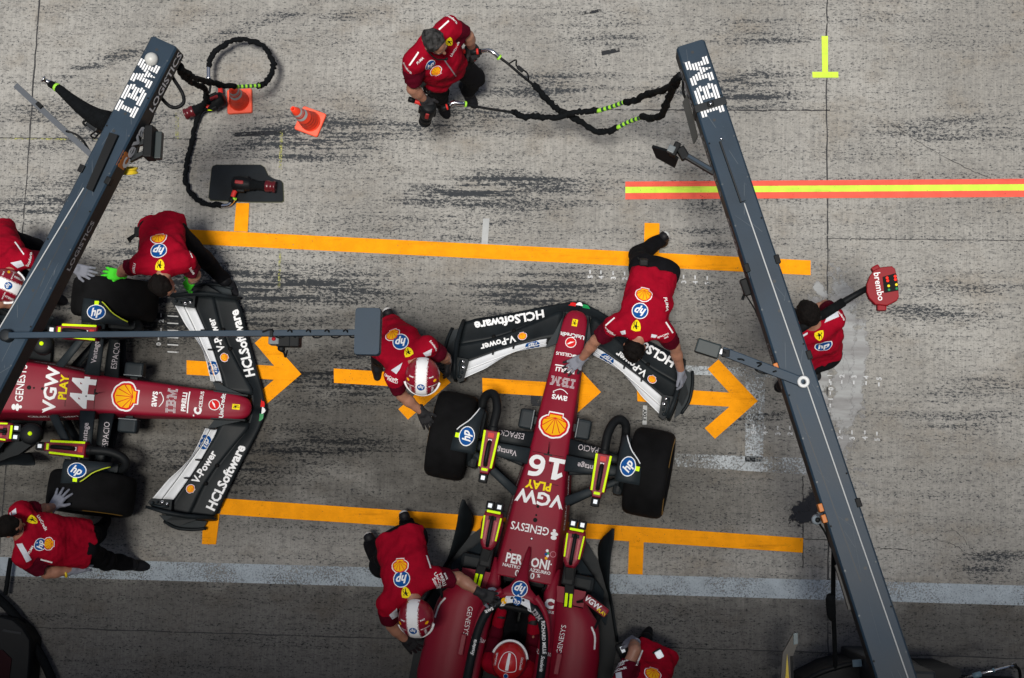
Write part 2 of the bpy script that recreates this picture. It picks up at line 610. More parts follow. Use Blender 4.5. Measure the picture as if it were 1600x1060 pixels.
def concrete(name='worn_concrete'):
    m = bpy.data.materials.new(name)
    t = NT(m)
    co = t.n('ShaderNodeTexCoord').outputs['Object']
    mp = lambda s, r_=(0, 0, 0), l=(0, 0, 0): t.n('ShaderNodeMapping', None, Vector=co, Scale=s, Rotation=r_, Location=l).outputs[0]
    big = t.noise(co, 0.8, 5, 0.6)
    base = t.mix(t.ramp(big, 0.35, 0.65), c4(0.28, 0.267, 0.241), c4(0.395, 0.382, 0.352))
    warm = t.noise(mp((1, 1.6, 1), (0, 0, 0.2), (7, 3, 0)), 1.5, 5, 0.65)
    base = t.mix(t.ramp(warm, 0.48, 0.72, 0, 0.65), base, c4(0.235, 0.20, 0.155))
    # fine drag lines of the broomed surface, and the grain
    drag = t.noise(mp((60, 1.6, 1)), 1.0, 3, 0.6)
    base = t.mix(t.ramp(drag, 0.3, 0.75, 0, 0.34), base, c4(0.115, 0.115, 0.113))
    grain = t.noise(co, 60, 3, 0.7)
    base = t.mix(t.ramp(grain, 0.35, 0.7, 0, 0.25), base, c4(0.45, 0.44, 0.415))
    # tyre rubber: where cars brake and spin the wheels it lies in bands, broken into specks by the rough surface
    warp = t.n('ShaderNodeVectorMath', {'operation': 'ADD'}, i0=co, i1=t.n('ShaderNodeVectorMath', {'operation': 'SCALE'}, i0=t.n('ShaderNodeTexNoise', None, Vector=co, Scale=0.9, Detail=3).outputs[1], Scale=0.35).outputs[0]).outputs[0]
    warp = t.n('ShaderNodeVectorMath', {'operation': 'SUBTRACT'}, i0=warp, i1=(0.175, 0.175, 0.175)).outputs[0]
    dens = None
    for x0, y0, x1, y1, w_, k_ in BANDS:
        p, q = P(x0, y0), P(x1, y1)
        c, d = (p + q) / 2, q - p
        k = t.n('ShaderNodeMapping', {'vector_type': 'TEXTURE'}, Vector=warp, Location=(c.x, c.y, 0), Rotation=(0, 0, math.atan2(d.y, d.x)), Scale=(d.length * 0.62, w_, 1)).outputs[0]
        e = t.ramp(t.n('ShaderNodeVectorMath', {'operation': 'LENGTH'}, i0=k).outputs['Value'], 1.0, 0.0, 0, k_)
        dens = e if dens is None else t.math('ADD', dens, e)
    sx = t.n('ShaderNodeSeparateXYZ', None, Vector=warp).outputs
    rotc = (0, 0, -0.19)
    mott0 = t.noise(mp((1, 1.4, 1), (0, 0, 0.3), (5, 5, 0)), 20, 4, 0.7)
    fine = t.noise(mp((0.9, 17, 1), rotc), 1.0, 4, 0.6)
    mid = t.noise(mp((0.45, 4.5, 1), (0, 0, -0.17), (3, 1, 0)), 1.0, 5, 0.6)
    lines = t.math('MULTIPLY', t.ramp(t.math('ADD', fine, t.math('MULTIPLY', t.math('SUBTRACT', mott0, 0.5), 0.6)), 0.34, 0.68), t.ramp(mid, 0.34, 0.62, 0.3, 1.0))
    b2 = t.math('MINIMUM', t.math('MULTIPLY', t.math('ADD', t.math('MULTIPLY', dens, 1.25), 0.24), t.math('ADD', lines, 0.12)), 1.0)
    speck = t.noise(mp((0.75, 1.5, 1)), 44, 4, 0.82)
    thr = t.math('SUBTRACT', speck, t.math('MULTIPLY', b2, 0.27))
    dots = t.ramp(thr, 0.425, 0.345, 0, 0.92)
    mott = t.noise(mp((1, 1.6, 1)), 15, 5, 0.7)
    base = t.mix(t.ramp(mott, 0.55, 0.28, 0, 0.55), base, c4(0.11, 0.108, 0.105))
    base = t.mix(t.math('MULTIPLY', b2, 0.38), base, c4(0.085, 0.092, 0.102))
    base = t.mix(dots, base, c4(0.026, 0.031, 0.038))
    # rubber ground into the stopping area between the box lines
    boxy = t.math('MULTIPLY', t.ramp(sx[1], 2.55, 1.5), t.ramp(sx[1], -0.25, 0.35))
    boxx = t.ramp(sx[0], 2.4, -0.3)
    wear = t.math('MULTIPLY', t.math('MULTIPLY', boxy, boxx), t.ramp(t.noise(mp((0.8, 1.6, 1)), 1.3, 6, 0.65), 0.25, 0.6, 0.5, 1.0))
    base = t.mix(wear, base, c4(0.30, 0.295, 0.29), 'MULTIPLY')
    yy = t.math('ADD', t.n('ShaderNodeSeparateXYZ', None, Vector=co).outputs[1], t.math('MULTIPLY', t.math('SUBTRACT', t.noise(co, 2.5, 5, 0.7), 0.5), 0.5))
    apron_shade = t.ramp(yy, -0.18, -0.5)  # darker slab past the white line, with shade painted into its colour
    base = t.mix(t.math('MULTIPLY', apron_shade, 1.0), base, c4(0.42, 0.42, 0.425), 'MULTIPLY')
    pits = t.noise(co, 14, 2, 0.5)
    base = t.mix(t.ramp(pits, 0.27, 0.22, 0, 0.7), base, c4(0.04, 0.04, 0.045))
    t.t.links.new(base, t.b.inputs['Base Color'])
    t.t.links.new(t.ramp(big, 0.3, 0.7, 0.75, 0.92), t.b.inputs['Roughness'])
    t.b.inputs['Specular IOR Level'].default_value = 0.12
    hgt = t.math('ADD', t.math('MULTIPLY', grain, 0.6), t.math('ADD', drag, t.math('MULTIPLY', dots, -0.5)))
    bp = t.n('ShaderNodeBump', None, Height=hgt, Strength=0.35, Distance=0.006)
    t.t.links.new(bp.outputs[0], t.b.inputs['Normal'])
    return m


def worn(name, col, wear_scale=30.0, amount=0.5, fine=0.0, rough=0.7, spread=0.08, var=0.1, dirt=0.0):
    """paint or tape through which the ground shows where it is worn away"""
    m = bpy.data.materials.new(name)
    t = NT(m)
    co = t.n('ShaderNodeTexCoord').outputs['Object']
    n1 = t.noise(co, wear_scale, 6, 0.7)
    n2 = t.noise(co, 2.2, 4, 0.6)
    n3 = t.noise(co, 9, 4, 0.6)
    x = t.math('ADD', n1, t.math('MULTIPLY', t.math('SUBTRACT', n2, 0.5), 0.55))
    keep = t.ramp(x, amount - spread, amount + spread)
    cc = t.mix(t.ramp(n3, 0.3, 0.7), c4(*[k * (1 - var) for k in col]), c4(*[min(1, k * (1 + var)) for k in col]))
    if dirt:
        # scuffs: rubber dragged over the tape, specks where the rough concrete has rubbed through
        mv = t.n('ShaderNodeMapping', None, Vector=co, Scale=(0.8, 9, 1), Rotation=(0, 0, -0.35)).outputs[0]
        sc1 = t.noise(mv, 1.6, 5, 0.65)
        sc2 = t.noise(co, 55, 4, 0.8)
        cc = t.mix(t.ramp(sc1, 0.54, 0.74, 0, dirt * 0.55), cc, c4(col[0] * 0.3, col[1] * 0.3, col[2] * 0.5))
        cc = t.mix(t.ramp(t.math('SUBTRACT', sc2, t.math('MULTIPLY', sc1, 0.12)), 0.31, 0.25, 0, dirt), cc, c4(0.05, 0.045, 0.04))
        bp = t.n('ShaderNodeBump', None, Height=t.noise(co, 60, 3, 0.7), Strength=0.4, Distance=0.006)
        t.t.links.new(bp.outputs[0], t.b.inputs['Normal'])
    t.t.links.new(cc, t.b.inputs['Base Color'])
    t.b.inputs['Roughness'].default_value = rough
    t.b.inputs['Specular IOR Level'].default_value = 0.08
    t.t.links.new(keep, t.b.inputs['Alpha'])
    return m


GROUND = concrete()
g = MB()
N_ = 40
xs = list(np.linspace(-12, 12, N_))
xs = [-400, -120, -40] + xs + [40, 120, 400]
vs = [(x, y, 0) for y in xs for x in xs]
fs = [(j * len(xs) + i, j * len(xs) + i + 1, (j + 1) * len(xs) + i + 1, (j + 1) * len(xs) + i) for j in range(len(xs) - 1) for i in range(len(xs) - 1)]
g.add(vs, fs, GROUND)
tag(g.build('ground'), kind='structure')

ORANGE = worn('orange_tape', (0.90, 0.33, 0.004), 40, 0.27, rough=0.7, var=0.08, dirt=0.8)
PAINTW = worn('worn_white_paint', (0.36, 0.41, 0.45), 75, 0.42, spread=0.13)
PAINTW2 = worn('very_worn_white_paint', (0.42, 0.45, 0.47), 60, 0.50, spread=0.12)
PUTTY = worn('pale_filler', (0.45, 0.44, 0.43), 5, 0.42, spread=0.1, var=0.18)
CHALK = worn('chalk_paint', (0.55, 0.56, 0.57), 60, 0.38)
PINK = worn('coral_tape', (0.82, 0.12, 0.08), 50, 0.25, var=0.08, dirt=0.7)
LIMET = worn('lime_tape', (0.62, 0.85, 0.08), 50, 0.25, var=0.08, dirt=0.7)
GREYT = worn('grey_tape', (0.42, 0.43, 0.43), 50, 0.2)
FAINT = worn('faint_yellow_chalk', (0.42, 0.42, 0.14), 60, 0.57)
JOINT = worn('joint_filler', (0.05, 0.05, 0.052), 18, 0.40, spread=0.08)
STAIN = worn('dark_oil_stain', (0.028, 0.029, 0.034), 7, 0.44, spread=0.10)
STAINS = worn('rubber_smear', (0.03, 0.032, 0.036), 16, 0.47, spread=0.08)


def flat(name, polylist, m, z=0.004):
    b = MB()
    for p in polylist:
        vv = [(q[0], q[1], z) for q in p]
        a = sum(p[i][0] * p[(i + 1) % len(p)][1] - p[(i + 1) % len(p)][0] * p[i][1] for i in range(len(p)))
        if a < 0:
            vv = vv[::-1]
        bm = bmesh.new()
        bm.faces.new([bm.verts.new(x) for x in vv])
        bm.normal_update()
        bmesh.ops.triangulate(bm, faces=bm.faces[:])
        bm.verts.index_update()
        b.add([x.co.copy() for x in bm.verts], [tuple(x.index for x in f.verts) for f in bm.faces], m)
        bm.free()
    return tag(b.build(name), kind='structure')


def stripe(a, b, w):
    a, b = np.array(a[:2], float), np.array(b[:2], float)
    d = (b - a) / np.linalg.norm(b - a)
    n = np.array((-d[1], d[0])) * w / 2
    return [a - n, b - n, b + n, a + n]


def crooked(pts, w0, w1, jit=0.006, seed=1):
    """strips along an uneven line"""
    rr = random.Random(seed)
    c = cr([np.array(p[:2]) for p in pts], 8)
    out, L = [], []
    for i, p in enumerate(c):
        a, b = c[max(0, i - 1)], c[min(len(c) - 1, i + 1)]
        d = (b - a) / (np.linalg.norm(b - a) + 1e-9)
        n = np.array((-d[1], d[0]))
        w = (w0 + (w1 - w0) * rr.random()) / 2
        q = p + n * rr.uniform(-jit, jit)
        L.append((q - n * w, q + n * w))
    for i in range(len(L) - 1):
        out.append([L[i][0], L[i + 1][0], L[i + 1][1], L[i][1]])
    return out


# joints between the slabs
jl = []
jl += crooked([(-5.36, y) for y in np.linspace(8, -0.3, 12)], 0.008, 0.016, 0.004, 2)
jl += crooked([(1.675 + 0.004 * math.sin(y * 3), y) for y in np.linspace(8, -2, 14)], 0.008, 0.015, 0.005, 3)
jl += crooked([(1.47, y) for y in np.linspace(0.6, -0.15, 5)], 0.006, 0.012, 0.003, 4)
jl += crooked([(x, 3.741) for x in np.linspace(-0.3, 1.7, 6)], 0.008, 0.016, 0.004, 5)
jl += crooked([(x, 3.46) for x in np.linspace(-6, -3.8, 6)], 0.006, 0.012, 0.004, 6)
jl += crooked([(x, -0.83) for x in np.linspace(-5.3, 6, 16)], 0.006, 0.012, 0.004, 7)
jl += crooked([(x, 0.10 - 0.01 * x) for x in np.linspace(1.47, 1.75, 4)], 0.006, 0.010, 0.002, 8)
jl += crooked([(x, 2.62 - 0.0 * x) for x in np.linspace(1.68, 4, 7)], 0.005, 0.010, 0.003, 9)
flat('ground_joint', jl, JOINT, 0.003)
ck = []
ck += crooked([P(1440, 846), P(1462, 843), P(1490, 852), P(1520, 868), P(1560, 863), P(1600, 862)], 0.002, 0.007, 0.008, 11)
ck += crooked([P(1486, 825), P(1505, 842), P(1524, 862), P(1556, 864)], 0.002, 0.008, 0.01, 12)
ck += crooked([P(1370, 856), P(1395, 858), P(1424, 861)], 0.003, 0.009, 0.006, 13)
ck += crooked([P(1395, 195), P(1440, 225), P(1500, 258), P(1560, 285)], 0.002, 0.007, 0.006, 14)
flat('ground_crack', ck, JOINT, 0.003)

# painted line of the fast lane edge and the old white box outline
flat('lane_line', [[(-30, -0.245), (-30, -0.405), (30, -0.405), (30, -0.245)]], PAINTW, 0.004)
bx = []
bx.append([P(1165, 578)[:2], P(1196, 578)[:2], P(1192, 722)[:2], P(1164, 722)[:2]])
bx.append([P(1055, 709)[:2], P(1258, 716)[:2], P(1260, 742)[:2], P(1055, 729)[:2]])
bx.append([P(1060, 571)[:2], P(1262, 578)[:2], P(1262, 592)[:2], P(1060, 585)[:2]])
flat('old_box_marking', bx, PAINTW2, 0.004)
flat('rubber_smear', [stripe(P(365, 211), P(445, 207), 0.04), stripe(P(905, 22), P(940, 17), 0.03), stripe(P(940, 84), P(968, 78), 0.04), stripe(P(180, 590), P(240, 572), 0.02)], STAINS, 0.0035)


def ribbon_mat(name, col, n_scale, lo, hi, amax, stretch=(0.7, 1.7, 1), edge=0.42, patch=0.22, rough=0.8, col2=None):
    """marks that thin out into specks towards the edge of each ribbon"""
    m = bpy.data.materials.new(name)
    t = NT(m)
    co = t.n('ShaderNodeTexCoord').outputs
    sp = t.n('ShaderNodeSeparateXYZ', None, Vector=co['UV']).outputs
    e = t.math('MULTIPLY', t.ramp(t.math('ABSOLUTE', t.math('SUBTRACT', sp[1], 0.5)), 0.5, 0.0), t.ramp(t.math('ABSOLUTE', t.math('SUBTRACT', sp[0], 0.5)), 0.5, 0.12))
    mp = t.n('ShaderNodeMapping', None, Vector=co['Object'], Scale=stretch).outputs[0]
    n1 = t.noise(mp, n_scale, 4, 0.8)
    n2 = t.noise(t.n('ShaderNodeMapping', None, Vector=co['Object'], Scale=(0.5, 3, 1), Rotation=(0, 0, -0.12)).outputs[0], 3.0, 6, 0.65)
    x = t.math('ADD', t.math('ADD', n1, t.math('MULTIPLY', t.math('SUBTRACT', n2, 0.5), patch)), t.math('MULTIPLY', e, edge))
    t.t.links.new(t.ramp(x, lo, hi, 0, amax), t.b.inputs['Alpha'])
    if col2:
        t.t.links.new(t.mix(t.ramp(n2, 0.35, 0.65), c4(*col), c4(*col2)), t.b.inputs['Base Color'])
    else:
        t.b.inputs['Base Color'].default_value = c4(*col)
    t.b.inputs['Roughness'].default_value = rough
    t.b.inputs['Specular IOR Level'].default_value = 0.25
    return m


def ribbons(name, lst, m, z0):
    """lst: (list of world points, width) - one object, each ribbon a hair above the last"""
    rb, uvs = MB(), []
    for k, (pts, w_) in enumerate(lst):
        c = cr([np.array(p[:2]) for p in pts], 5)
        n_ = len(c) - 1
        z = z0 + 0.00002 * k
        vs, fs = [], []
        for i, p in enumerate(c):
            a_, b_ = c[max(0, i - 1)], c[min(n_, i + 1)]
            d = (b_ - a_) / (np.linalg.norm(b_ - a_) + 1e-9)
            nn = np.array((-d[1], d[0])) * w_ / 2
            vs += [(*(p - nn), z), (*(p + nn), z)]
        for i in range(n_):
            fs.append((2 * i, 2 * i + 2, 2 * i + 3, 2 * i + 1))
            uvs += [(i / n_, 0), ((i + 1) / n_, 0), ((i + 1) / n_, 1), (i / n_, 1)]
        rb.add(vs, fs, m)
    ro = rb.build(name)
    ul = ro.data.uv_layers.new(name='uv')
    for i, q_ in enumerate(uvs):
        ul.data[i].uv = q_
    return tag(ro, kind='structure')


ribbons('oil_stain', [([P(1222, 812), P(1250, 800), P(1276, 775), P(1284, 742)], .22), ([P(1232, 806), P(1260, 808), P(1290, 802)], .16), ([P(1262, 780), P(1280, 790), P(1294, 770)], .2)], ribbon_mat('dark_oil_stain', (0.022, 0.024, 0.030), 26, 0.58, 0.72, 0.92, (1, 1, 1), 0.5, 0.4), 0.0062)
FILL = ribbon_mat('pale_filler', (0.42, 0.43, 0.43), 8, 0.60, 0.78, 0.85, (1, 0.8, 1), 0.46, 0.8, rough=0.8, col2=(0.27, 0.265, 0.265))
ribbons('filler_patch', [([P(1296, 360), P(1312, 440), P(1318, 520), P(1320, 600), P(1318, 680), P(1318, 760)], .42), ([P(1278, 425), P(1276, 480), P(1282, 560), P(1276, 660), P(1284, 740)], .28),
                         ([P(1345, 470), P(1345, 540), P(1340, 610), P(1345, 690)], .20), ([P(1265, 440), P(1300, 470)], .16), ([P(1312, 540), P(1322, 580), P(1314, 620)], .08)], FILL, 0.0040)
flat('tape_mark', [stripe(P(837, 618), P(837, 635), 0.085), stripe(P(1293, 1025), P(1299, 1024), 0.03)], STAINS, 0.006)

# orange box lines, stems and arrows
def quad(*px):
    return [P(*q)[:2] for q in px]


ol = [quad((294.5, 359), (1266.5, 407.5), (1266.5, 430.5), (294.5, 381.5)),
      quad((369.5, 318), (390, 318), (387.5, 363), (366, 362)),
      quad((1007, 349), (1030.5, 349.5), (1029.5, 397), (1006, 396)),
      quad((350, 779), (1255, 841), (1254, 864), (344, 804)),
      quad((344, 803), (318, 802), (316, 850.5), (338, 851)),
      quad((983, 844), (1006, 845), (1004, 898), (981, 897))]
flat('box_line', ol[:1] + ol[3:4], ORANGE, 0.008)
flat('box_line_stem', ol[1:3] + ol[4:], ORANGE, 0.012)
tip = P(1184, 627)
ar_px = [(995, 604.5), (1139, 613.8), (1105.5, 577), (1122.5, 562), (1184, 627), (1117, 686), (1101, 669.5), (1139.5, 636), (996, 627.5)]
ar = [np.array((P(*q) - tip)[:2]) for q in ar_px]
for t_ in ((1.095, 1.223), (-0.22, 1.274), (-1.504, 1.333), (-2.799, 1.382)):
    b = [a + np.array(t_) for a in ar]
    flat('arrow_marking', [[b[0], b[1], b[7], b[8]], [b[1], b[2], b[3], b[4]], [b[1], b[4], b[7]], [b[7], b[4], b[5], b[6]]], ORANGE, 0.008)
# coral and lime tape across the lane, lime T mark, grey tape
A_, B_ = np.array((-0.042, 3.024)), np.array((9.0, 3.158))
n_ = np.array((-0.0149, 0.9999))
flat('coral_tape', [stripe(A_ + n_ * 0.054, B_ + n_ * 0.054, 0.046), stripe(A_ - n_ * 0.052, B_ - n_ * 0.052, 0.056)], PINK, 0.008)
flat('lime_tape', [stripe(A_ + n_ * 0.003, B_ + n_ * 0.003, 0.054)], LIMET, 0.008)
flat('lime_tee_mark', [quad((1283.5, 57), (1293.5, 57), (1293.5, 113), (1284.5, 113)), quad((1269, 113), (1309.5, 113), (1310, 122), (1269.5, 122))], LIMET, 0.008)
flat('grey_tape', [quad((755, 342), (765, 342), (762, 385), (752, 385))], GREYT, 0.007)
flat('chalk_tick', [stripe(P(277, 175), P(277, 218), 0.03), stripe(P(440, 205), P(438, 265), 0.025), stripe(P(438, 390), P(436, 450), 0.02), stripe(P(0, 217), P(170, 219), 0.015)], FAINT, 0.006)


def gtext(items, name, m=None, z=0.007):
    b = MB()
    for s, p, h, ang in items:
        v, f = txt(s, 0.03)
        u = Vector((math.cos(ang), math.sin(ang), 0)) * h
        w = Vector((-math.sin(ang), math.cos(ang), 0)) * h
        o = Vector((p[0], p[1], z))
        b.add([o + u * q[0] + w * q[1] for q in v], f, m or CHALK)
    return tag(b.build(name), kind='structure')


nums, ticks = [], []
A90 = R(90)
for x, y, s in ((922, 433, '5'), (939, 434, '4'), (958, 435, '3'), (976, 436, '2'), (1068, 441, '3'), (1086, 442, '4'), (1105, 443, '5')):
    nums.append((s, P(x, y), 0.042, A90))
    ticks.append(stripe(P(x, y - 11), P(x, y - 5), 0.012))
for x, y, s in ((1278, 586, '0'), (1296, 587, '1'), (1315, 588, '2'), (1334, 589, '3'), (1353, 590, '4'), (1373, 592, '5')):
    nums.append((s, P(x, y), 0.042, A90))
    ticks.append(stripe(P(x, y + 6), P(x, y + 12), 0.012))
for x, y, s in ((1177, 676, '5'), (1195, 677, '4'), (1215, 678, '3'), (1234, 678, '2'), (1312, 684, '2'), (1331, 685, '3'), (1351, 685, '4'), (1370, 687, '5'), (252, 502, '2'), (252, 525, '1'), (248, 538, '0'), (1298, 608, '0'), (1297, 624, '1'), (1297, 643, '1')):
    nums.append((s, P(x, y), 0.042, A90))
    ticks.append(stripe(P(x, y - 12), P(x, y - 6), 0.012))
for k, y in enumerate(np.linspace(494, 550, 6)):
    ticks.append(stripe(P(262, y), P(279, y + 1), 0.010))
flat('chalk_scale_tick', ticks, CHALK, 0.007)
gtext(nums, 'chalk_scale_number')
flat('axle_tape', [stripe(P(1008, 634), P(1007, 664), 0.036)], GREYT, 0.009)
gtext([('AXLE', P(1007.5, 649), 0.03, R(-92))], 'axle_tape_lettering', LBLACK, 0.0135)

# ================================================================= PIT BUILDING (unseen, behind and above the camera; facade and roof edge placed to shade the garage side)
WALL = mat('pit_wall_paint', (0.35, 0.36, 0.37), 0.7, var=0.08)
GLASS = mat('dark_window_glass', (0.03, 0.04, 0.05), 0.08, spec=0.8)
FY = -2.6
bl = tag(empty('pit_building', (0, FY - 4, 0)), 'unseen pale pit building with open garage bays, placed to shade the pit lane', 'building')
b = MB()
H_W = 16.5
for x0, x1 in ((-30, -9.2), (-5.0, -3.2), (1.0, 1.5), (5.7, 6.3), (10.5, 30)):
    b.box(((x0 + x1) / 2, FY - 0.2, 1.9), (x1 - x0, 0.4, 3.8), WALL)
b.box((0, FY - 0.2, 3.8 + (H_W - 3.8) / 2), (60, 0.4, H_W - 3.8), WALL)
b.box((0, FY - 8.2, 1.9), (60, 0.3, 3.8), WALL)
b.box((0, FY - 4.2, 3.95), (60, 7.8, 0.2), WALL)
b.build('wall', bl, (0, FY - 4, 0))
b = MB()
b.box((0, FY - 4.05, H_W + 0.15), (60, 8.3, 0.3), WALL, bev=0.03)
b.build('roof', bl, (0, FY - 4, 0))
for fl in (5.2, 8.7):
    for k in range(-6, 7):
        b = MB()
        b.box((k * 4.0, FY + 0.02, fl + 0.9), (2.9, 0.06, 1.7), WALL, bev=0.01)
        w_ = b.build('window', bl, (0, FY - 4, 0))
        b = MB()
        b.box((k * 4.0, FY + 0.055, fl + 0.9), (2.7, 0.02, 1.5), GLASS)
        b.build('pane', w_, (0, FY - 4, 0))


# ================================================================= RACE CARS (car frame: x forward from the front axle, y to the left, z up)
UY, VX = Vector((0, 1, 0)), Vector((-1, 0, 0))      # reading direction of the lettering on the nose
NX = [1.235, 1.225, 1.19, 1.12, 1.03, 0.84, 0.69, 0.50, 0.29, 0.07, -0.10, -0.34, -0.47, -0.63, -0.82, -0.97, -1.03]
NW = [0.012, 0.050, 0.085, 0.105, 0.115, 0.124, 0.130, 0.139, 0.146, 0.155, 0.168, 0.196, 0.208, 0.217, 0.230, 0.241, 0.245]
NZ = [0.205, 0.225, 0.245, 0.262, 0.285, 0.330, 0.368, 0.415, 0.462, 0.505, 0.532, 0.566, 0.582, 0.600, 0.618, 0.632, 0.638]
NB = [0.190, 0.175, 0.160, 0.150, 0.148, 0.150, 0.155, 0.165, 0.18, 0.19, 0.20, 0.20, 0.19, 0.18, 0.17, 0.16, 0.16]
NBW = [0.010, 0.045, 0.080, 0.100, 0.112, 0.124, 0.135, 0.150, 0.165, 0.185, 0.205, 0.235, 0.248, 0.258, 0.27, 0.28, 0.285]


def nz(x):
    return interp(x, NX, NZ)


def nw(x):
    return interp(x, NX, NW)


def body_ring(x, w, zt, zb, wb, r_=0.035, crown=0.014):
    r_ = min(r_, w * 0.7, (zt - zb) * 0.45)
    pts = []
    # across the top from right to left, then down and under
    for k in range(9):
        t = -1 + 2 * k / 8
        pts.append((x, t * (w - r_), zt + crown * (1 - t * t) * min(1, w / 0.1)))
    for k in range(1, 5):
        a = R(90 - 90 * k / 4)
        pts.append((x, (w - r_) + r_ * math.cos(a), zt - r_ + r_ * math.sin(a)))
    zm = zb + (zt - zb) * 0.35
    pts.append((x, wb, zm))
    pts.append((x, wb * 0.96, zb + 0.02))
    pts.append((x, wb * 0.8, zb))
    pts.append((x, -wb * 0.8, zb))
    pts.append((x, -wb * 0.96, zb + 0.02))
    pts.append((x, -wb, zm))
    for k in range(0, 4):
        a = R(180 - 90 * k / 4)
        pts.append((x, -(w - r_) + r_ * math.cos(a), zt - r_ + r_ * math.sin(a)))
    return [Vector(p) for p in pts]


LEX = [(0, 1.335), (0.04, 1.33), (0.09, 1.31), (0.17, 1.285), (0.29, 1.24), (0.45, 1.175), (0.55, 1.135), (0.70, 1.08), (0.84, 1.035), (0.95, 0.975)]
E1T = [(0, 1.22), (0.17, 1.20), (0.35, 1.07), (0.53, 0.95), (0.70, 0.86), (0.95, 0.77)]
E2T = [(0.12, 0.985), (0.26, 0.94), (0.45, 0.855), (0.6, 0.78), (0.82, 0.65), (0.95, 0.60)]
E3T = [(0.20, 0.912), (0.35, 0.85), (0.5, 0.76), (0.66, 0.665), (0.82, 0.565)]
E4T = [(0.20, 0.878), (0.34, 0.83), (0.46, 0.78), (0.56, 0.70), (0.66, 0.605), (0.74, 0.55), (0.82, 0.495)]


def cv(tab, y):
    return interp(abs(y), [a for a, b in tab], [b for a, b in tab])


def wing_element(mb, lead, trail, y0, y1, zl, zt, m, side, thick=0.012, n=18):
    """curved aerofoil strip between two swept lines"""
    top, bot = [], []
    for i in range(n + 1):
        y = y0 + (y1 - y0) * i / n
        a, b = cv(lead, y), cv(trail, y)
        rt, rb = [], []
        for k in range(7):
            t = k / 6
            x = a + (b - a) * t
            z = zl(y) + (zt(y) - zl(y)) * (0.35 * t + 0.65 * t * t)
            th = thick * (0.35 + 1.0 * math.sin(math.pi * min(1, t * 0.9 + 0.1)))
            rt.append(Vector((x, side * y, z)))
            rb.append(Vector((x, side * y, z - th)))
        top.append(rt + rb[::-1])
    if side < 0:
        top = top[::-1]
    mb.loft(top, m, cap=True, smooth=True)


def build_wheel(root, name, cx, cy, rad, wid, side, cover=True):
    """tyre + rim + wheel cover; the outer face looks towards side"""
    hw = wid / 2
    prof = [(rad * 0.655, -hw * 0.93), (rad * 0.70, -hw * 1.0), (rad * 0.80, -hw * 1.06), (rad * 0.90, -hw * 1.03), (rad * 0.955, -hw * 0.93), (rad * 0.983, -hw * 0.80), (rad * 0.997, -hw * 0.5), (rad, 0),
            (rad * 0.997, hw * 0.5), (rad * 0.983, hw * 0.80), (rad * 0.955, hw * 0.93), (rad * 0.90, hw * 1.03), (rad * 0.80, hw * 1.06), (rad * 0.70, hw * 1.0), (rad * 0.655, hw * 0.93)]
    th = R(4.0) * side
    ax = Vector((0, math.cos(th) * side, -math.sin(th) * side * side))
    ax = Vector((0, side * math.cos(R(4)), math.sin(R(4))))     # negative camber: the outer face looks slightly upwards
    c = Vector((cx, cy, rad))
    t = MB()
    t.lathe(prof, c, ax, TYRE, 56)
    # compound stripe on the outer wall
    for a0 in (10, 130, 250):
        rings = []
        for k in range(13):
            a = R(a0 + 70 * k / 12)
            x_ = Vector((1, 0, 0))
            y_ = ax.cross(x_)
            e = x_ * math.cos(a) + y_ * math.sin(a)
            rings.append([c + e * (rad * 0.80) + ax * (hw * 1.066), c + e * (rad * 0.885) + ax * (hw * 1.043)])
        t.loft(rings, mat('tyre_marking_amber', (0.42, 0.22, 0.02), 0.6), cap=False, closed=False)
    w = empty(name, (0, 0, 0))
    w.parent = root
    t.build('tyre', w)
    r_ = MB()
    r_.lathe([(0.02, hw * 0.9), (rad * 0.22, hw * 0.93), (rad * 0.3, hw * 0.86), (rad * 0.62, hw * 0.9), (rad * 0.665, hw * 0.93), (rad * 0.655, hw * 0.5), (rad * 0.655, -hw * 0.9), (rad * 0.55, -hw * 0.8), (0.05, -hw * 0.7)], c, ax, CARBON, 40)
    r_.build('rim', w)
    return w


def dup_arm(mb, a, b, w0, w1, h, m):
    """flat streamlined suspension arm"""
    a, b = Vector(a), Vector(b)
    d = (b - a).normalized()
    s = d.cross(Vector((0, 0, 1))).normalized()
    up = s.cross(d)
    rings = []
    for t, w in ((0, w0), (0.25, w0 * 0.85 + w1 * 0.15), (0.6, w1 * 0.7 + w0 * 0.3), (1, w1)):
        c = a.lerp(b, t)
        rings.append([c + s * (w / 2 * math.cos(q)) + up * (h / 2 * math.sin(q)) for q in [2 * math.pi * k / 12 for k in range(12)]])
    mb.loft(rings, m)


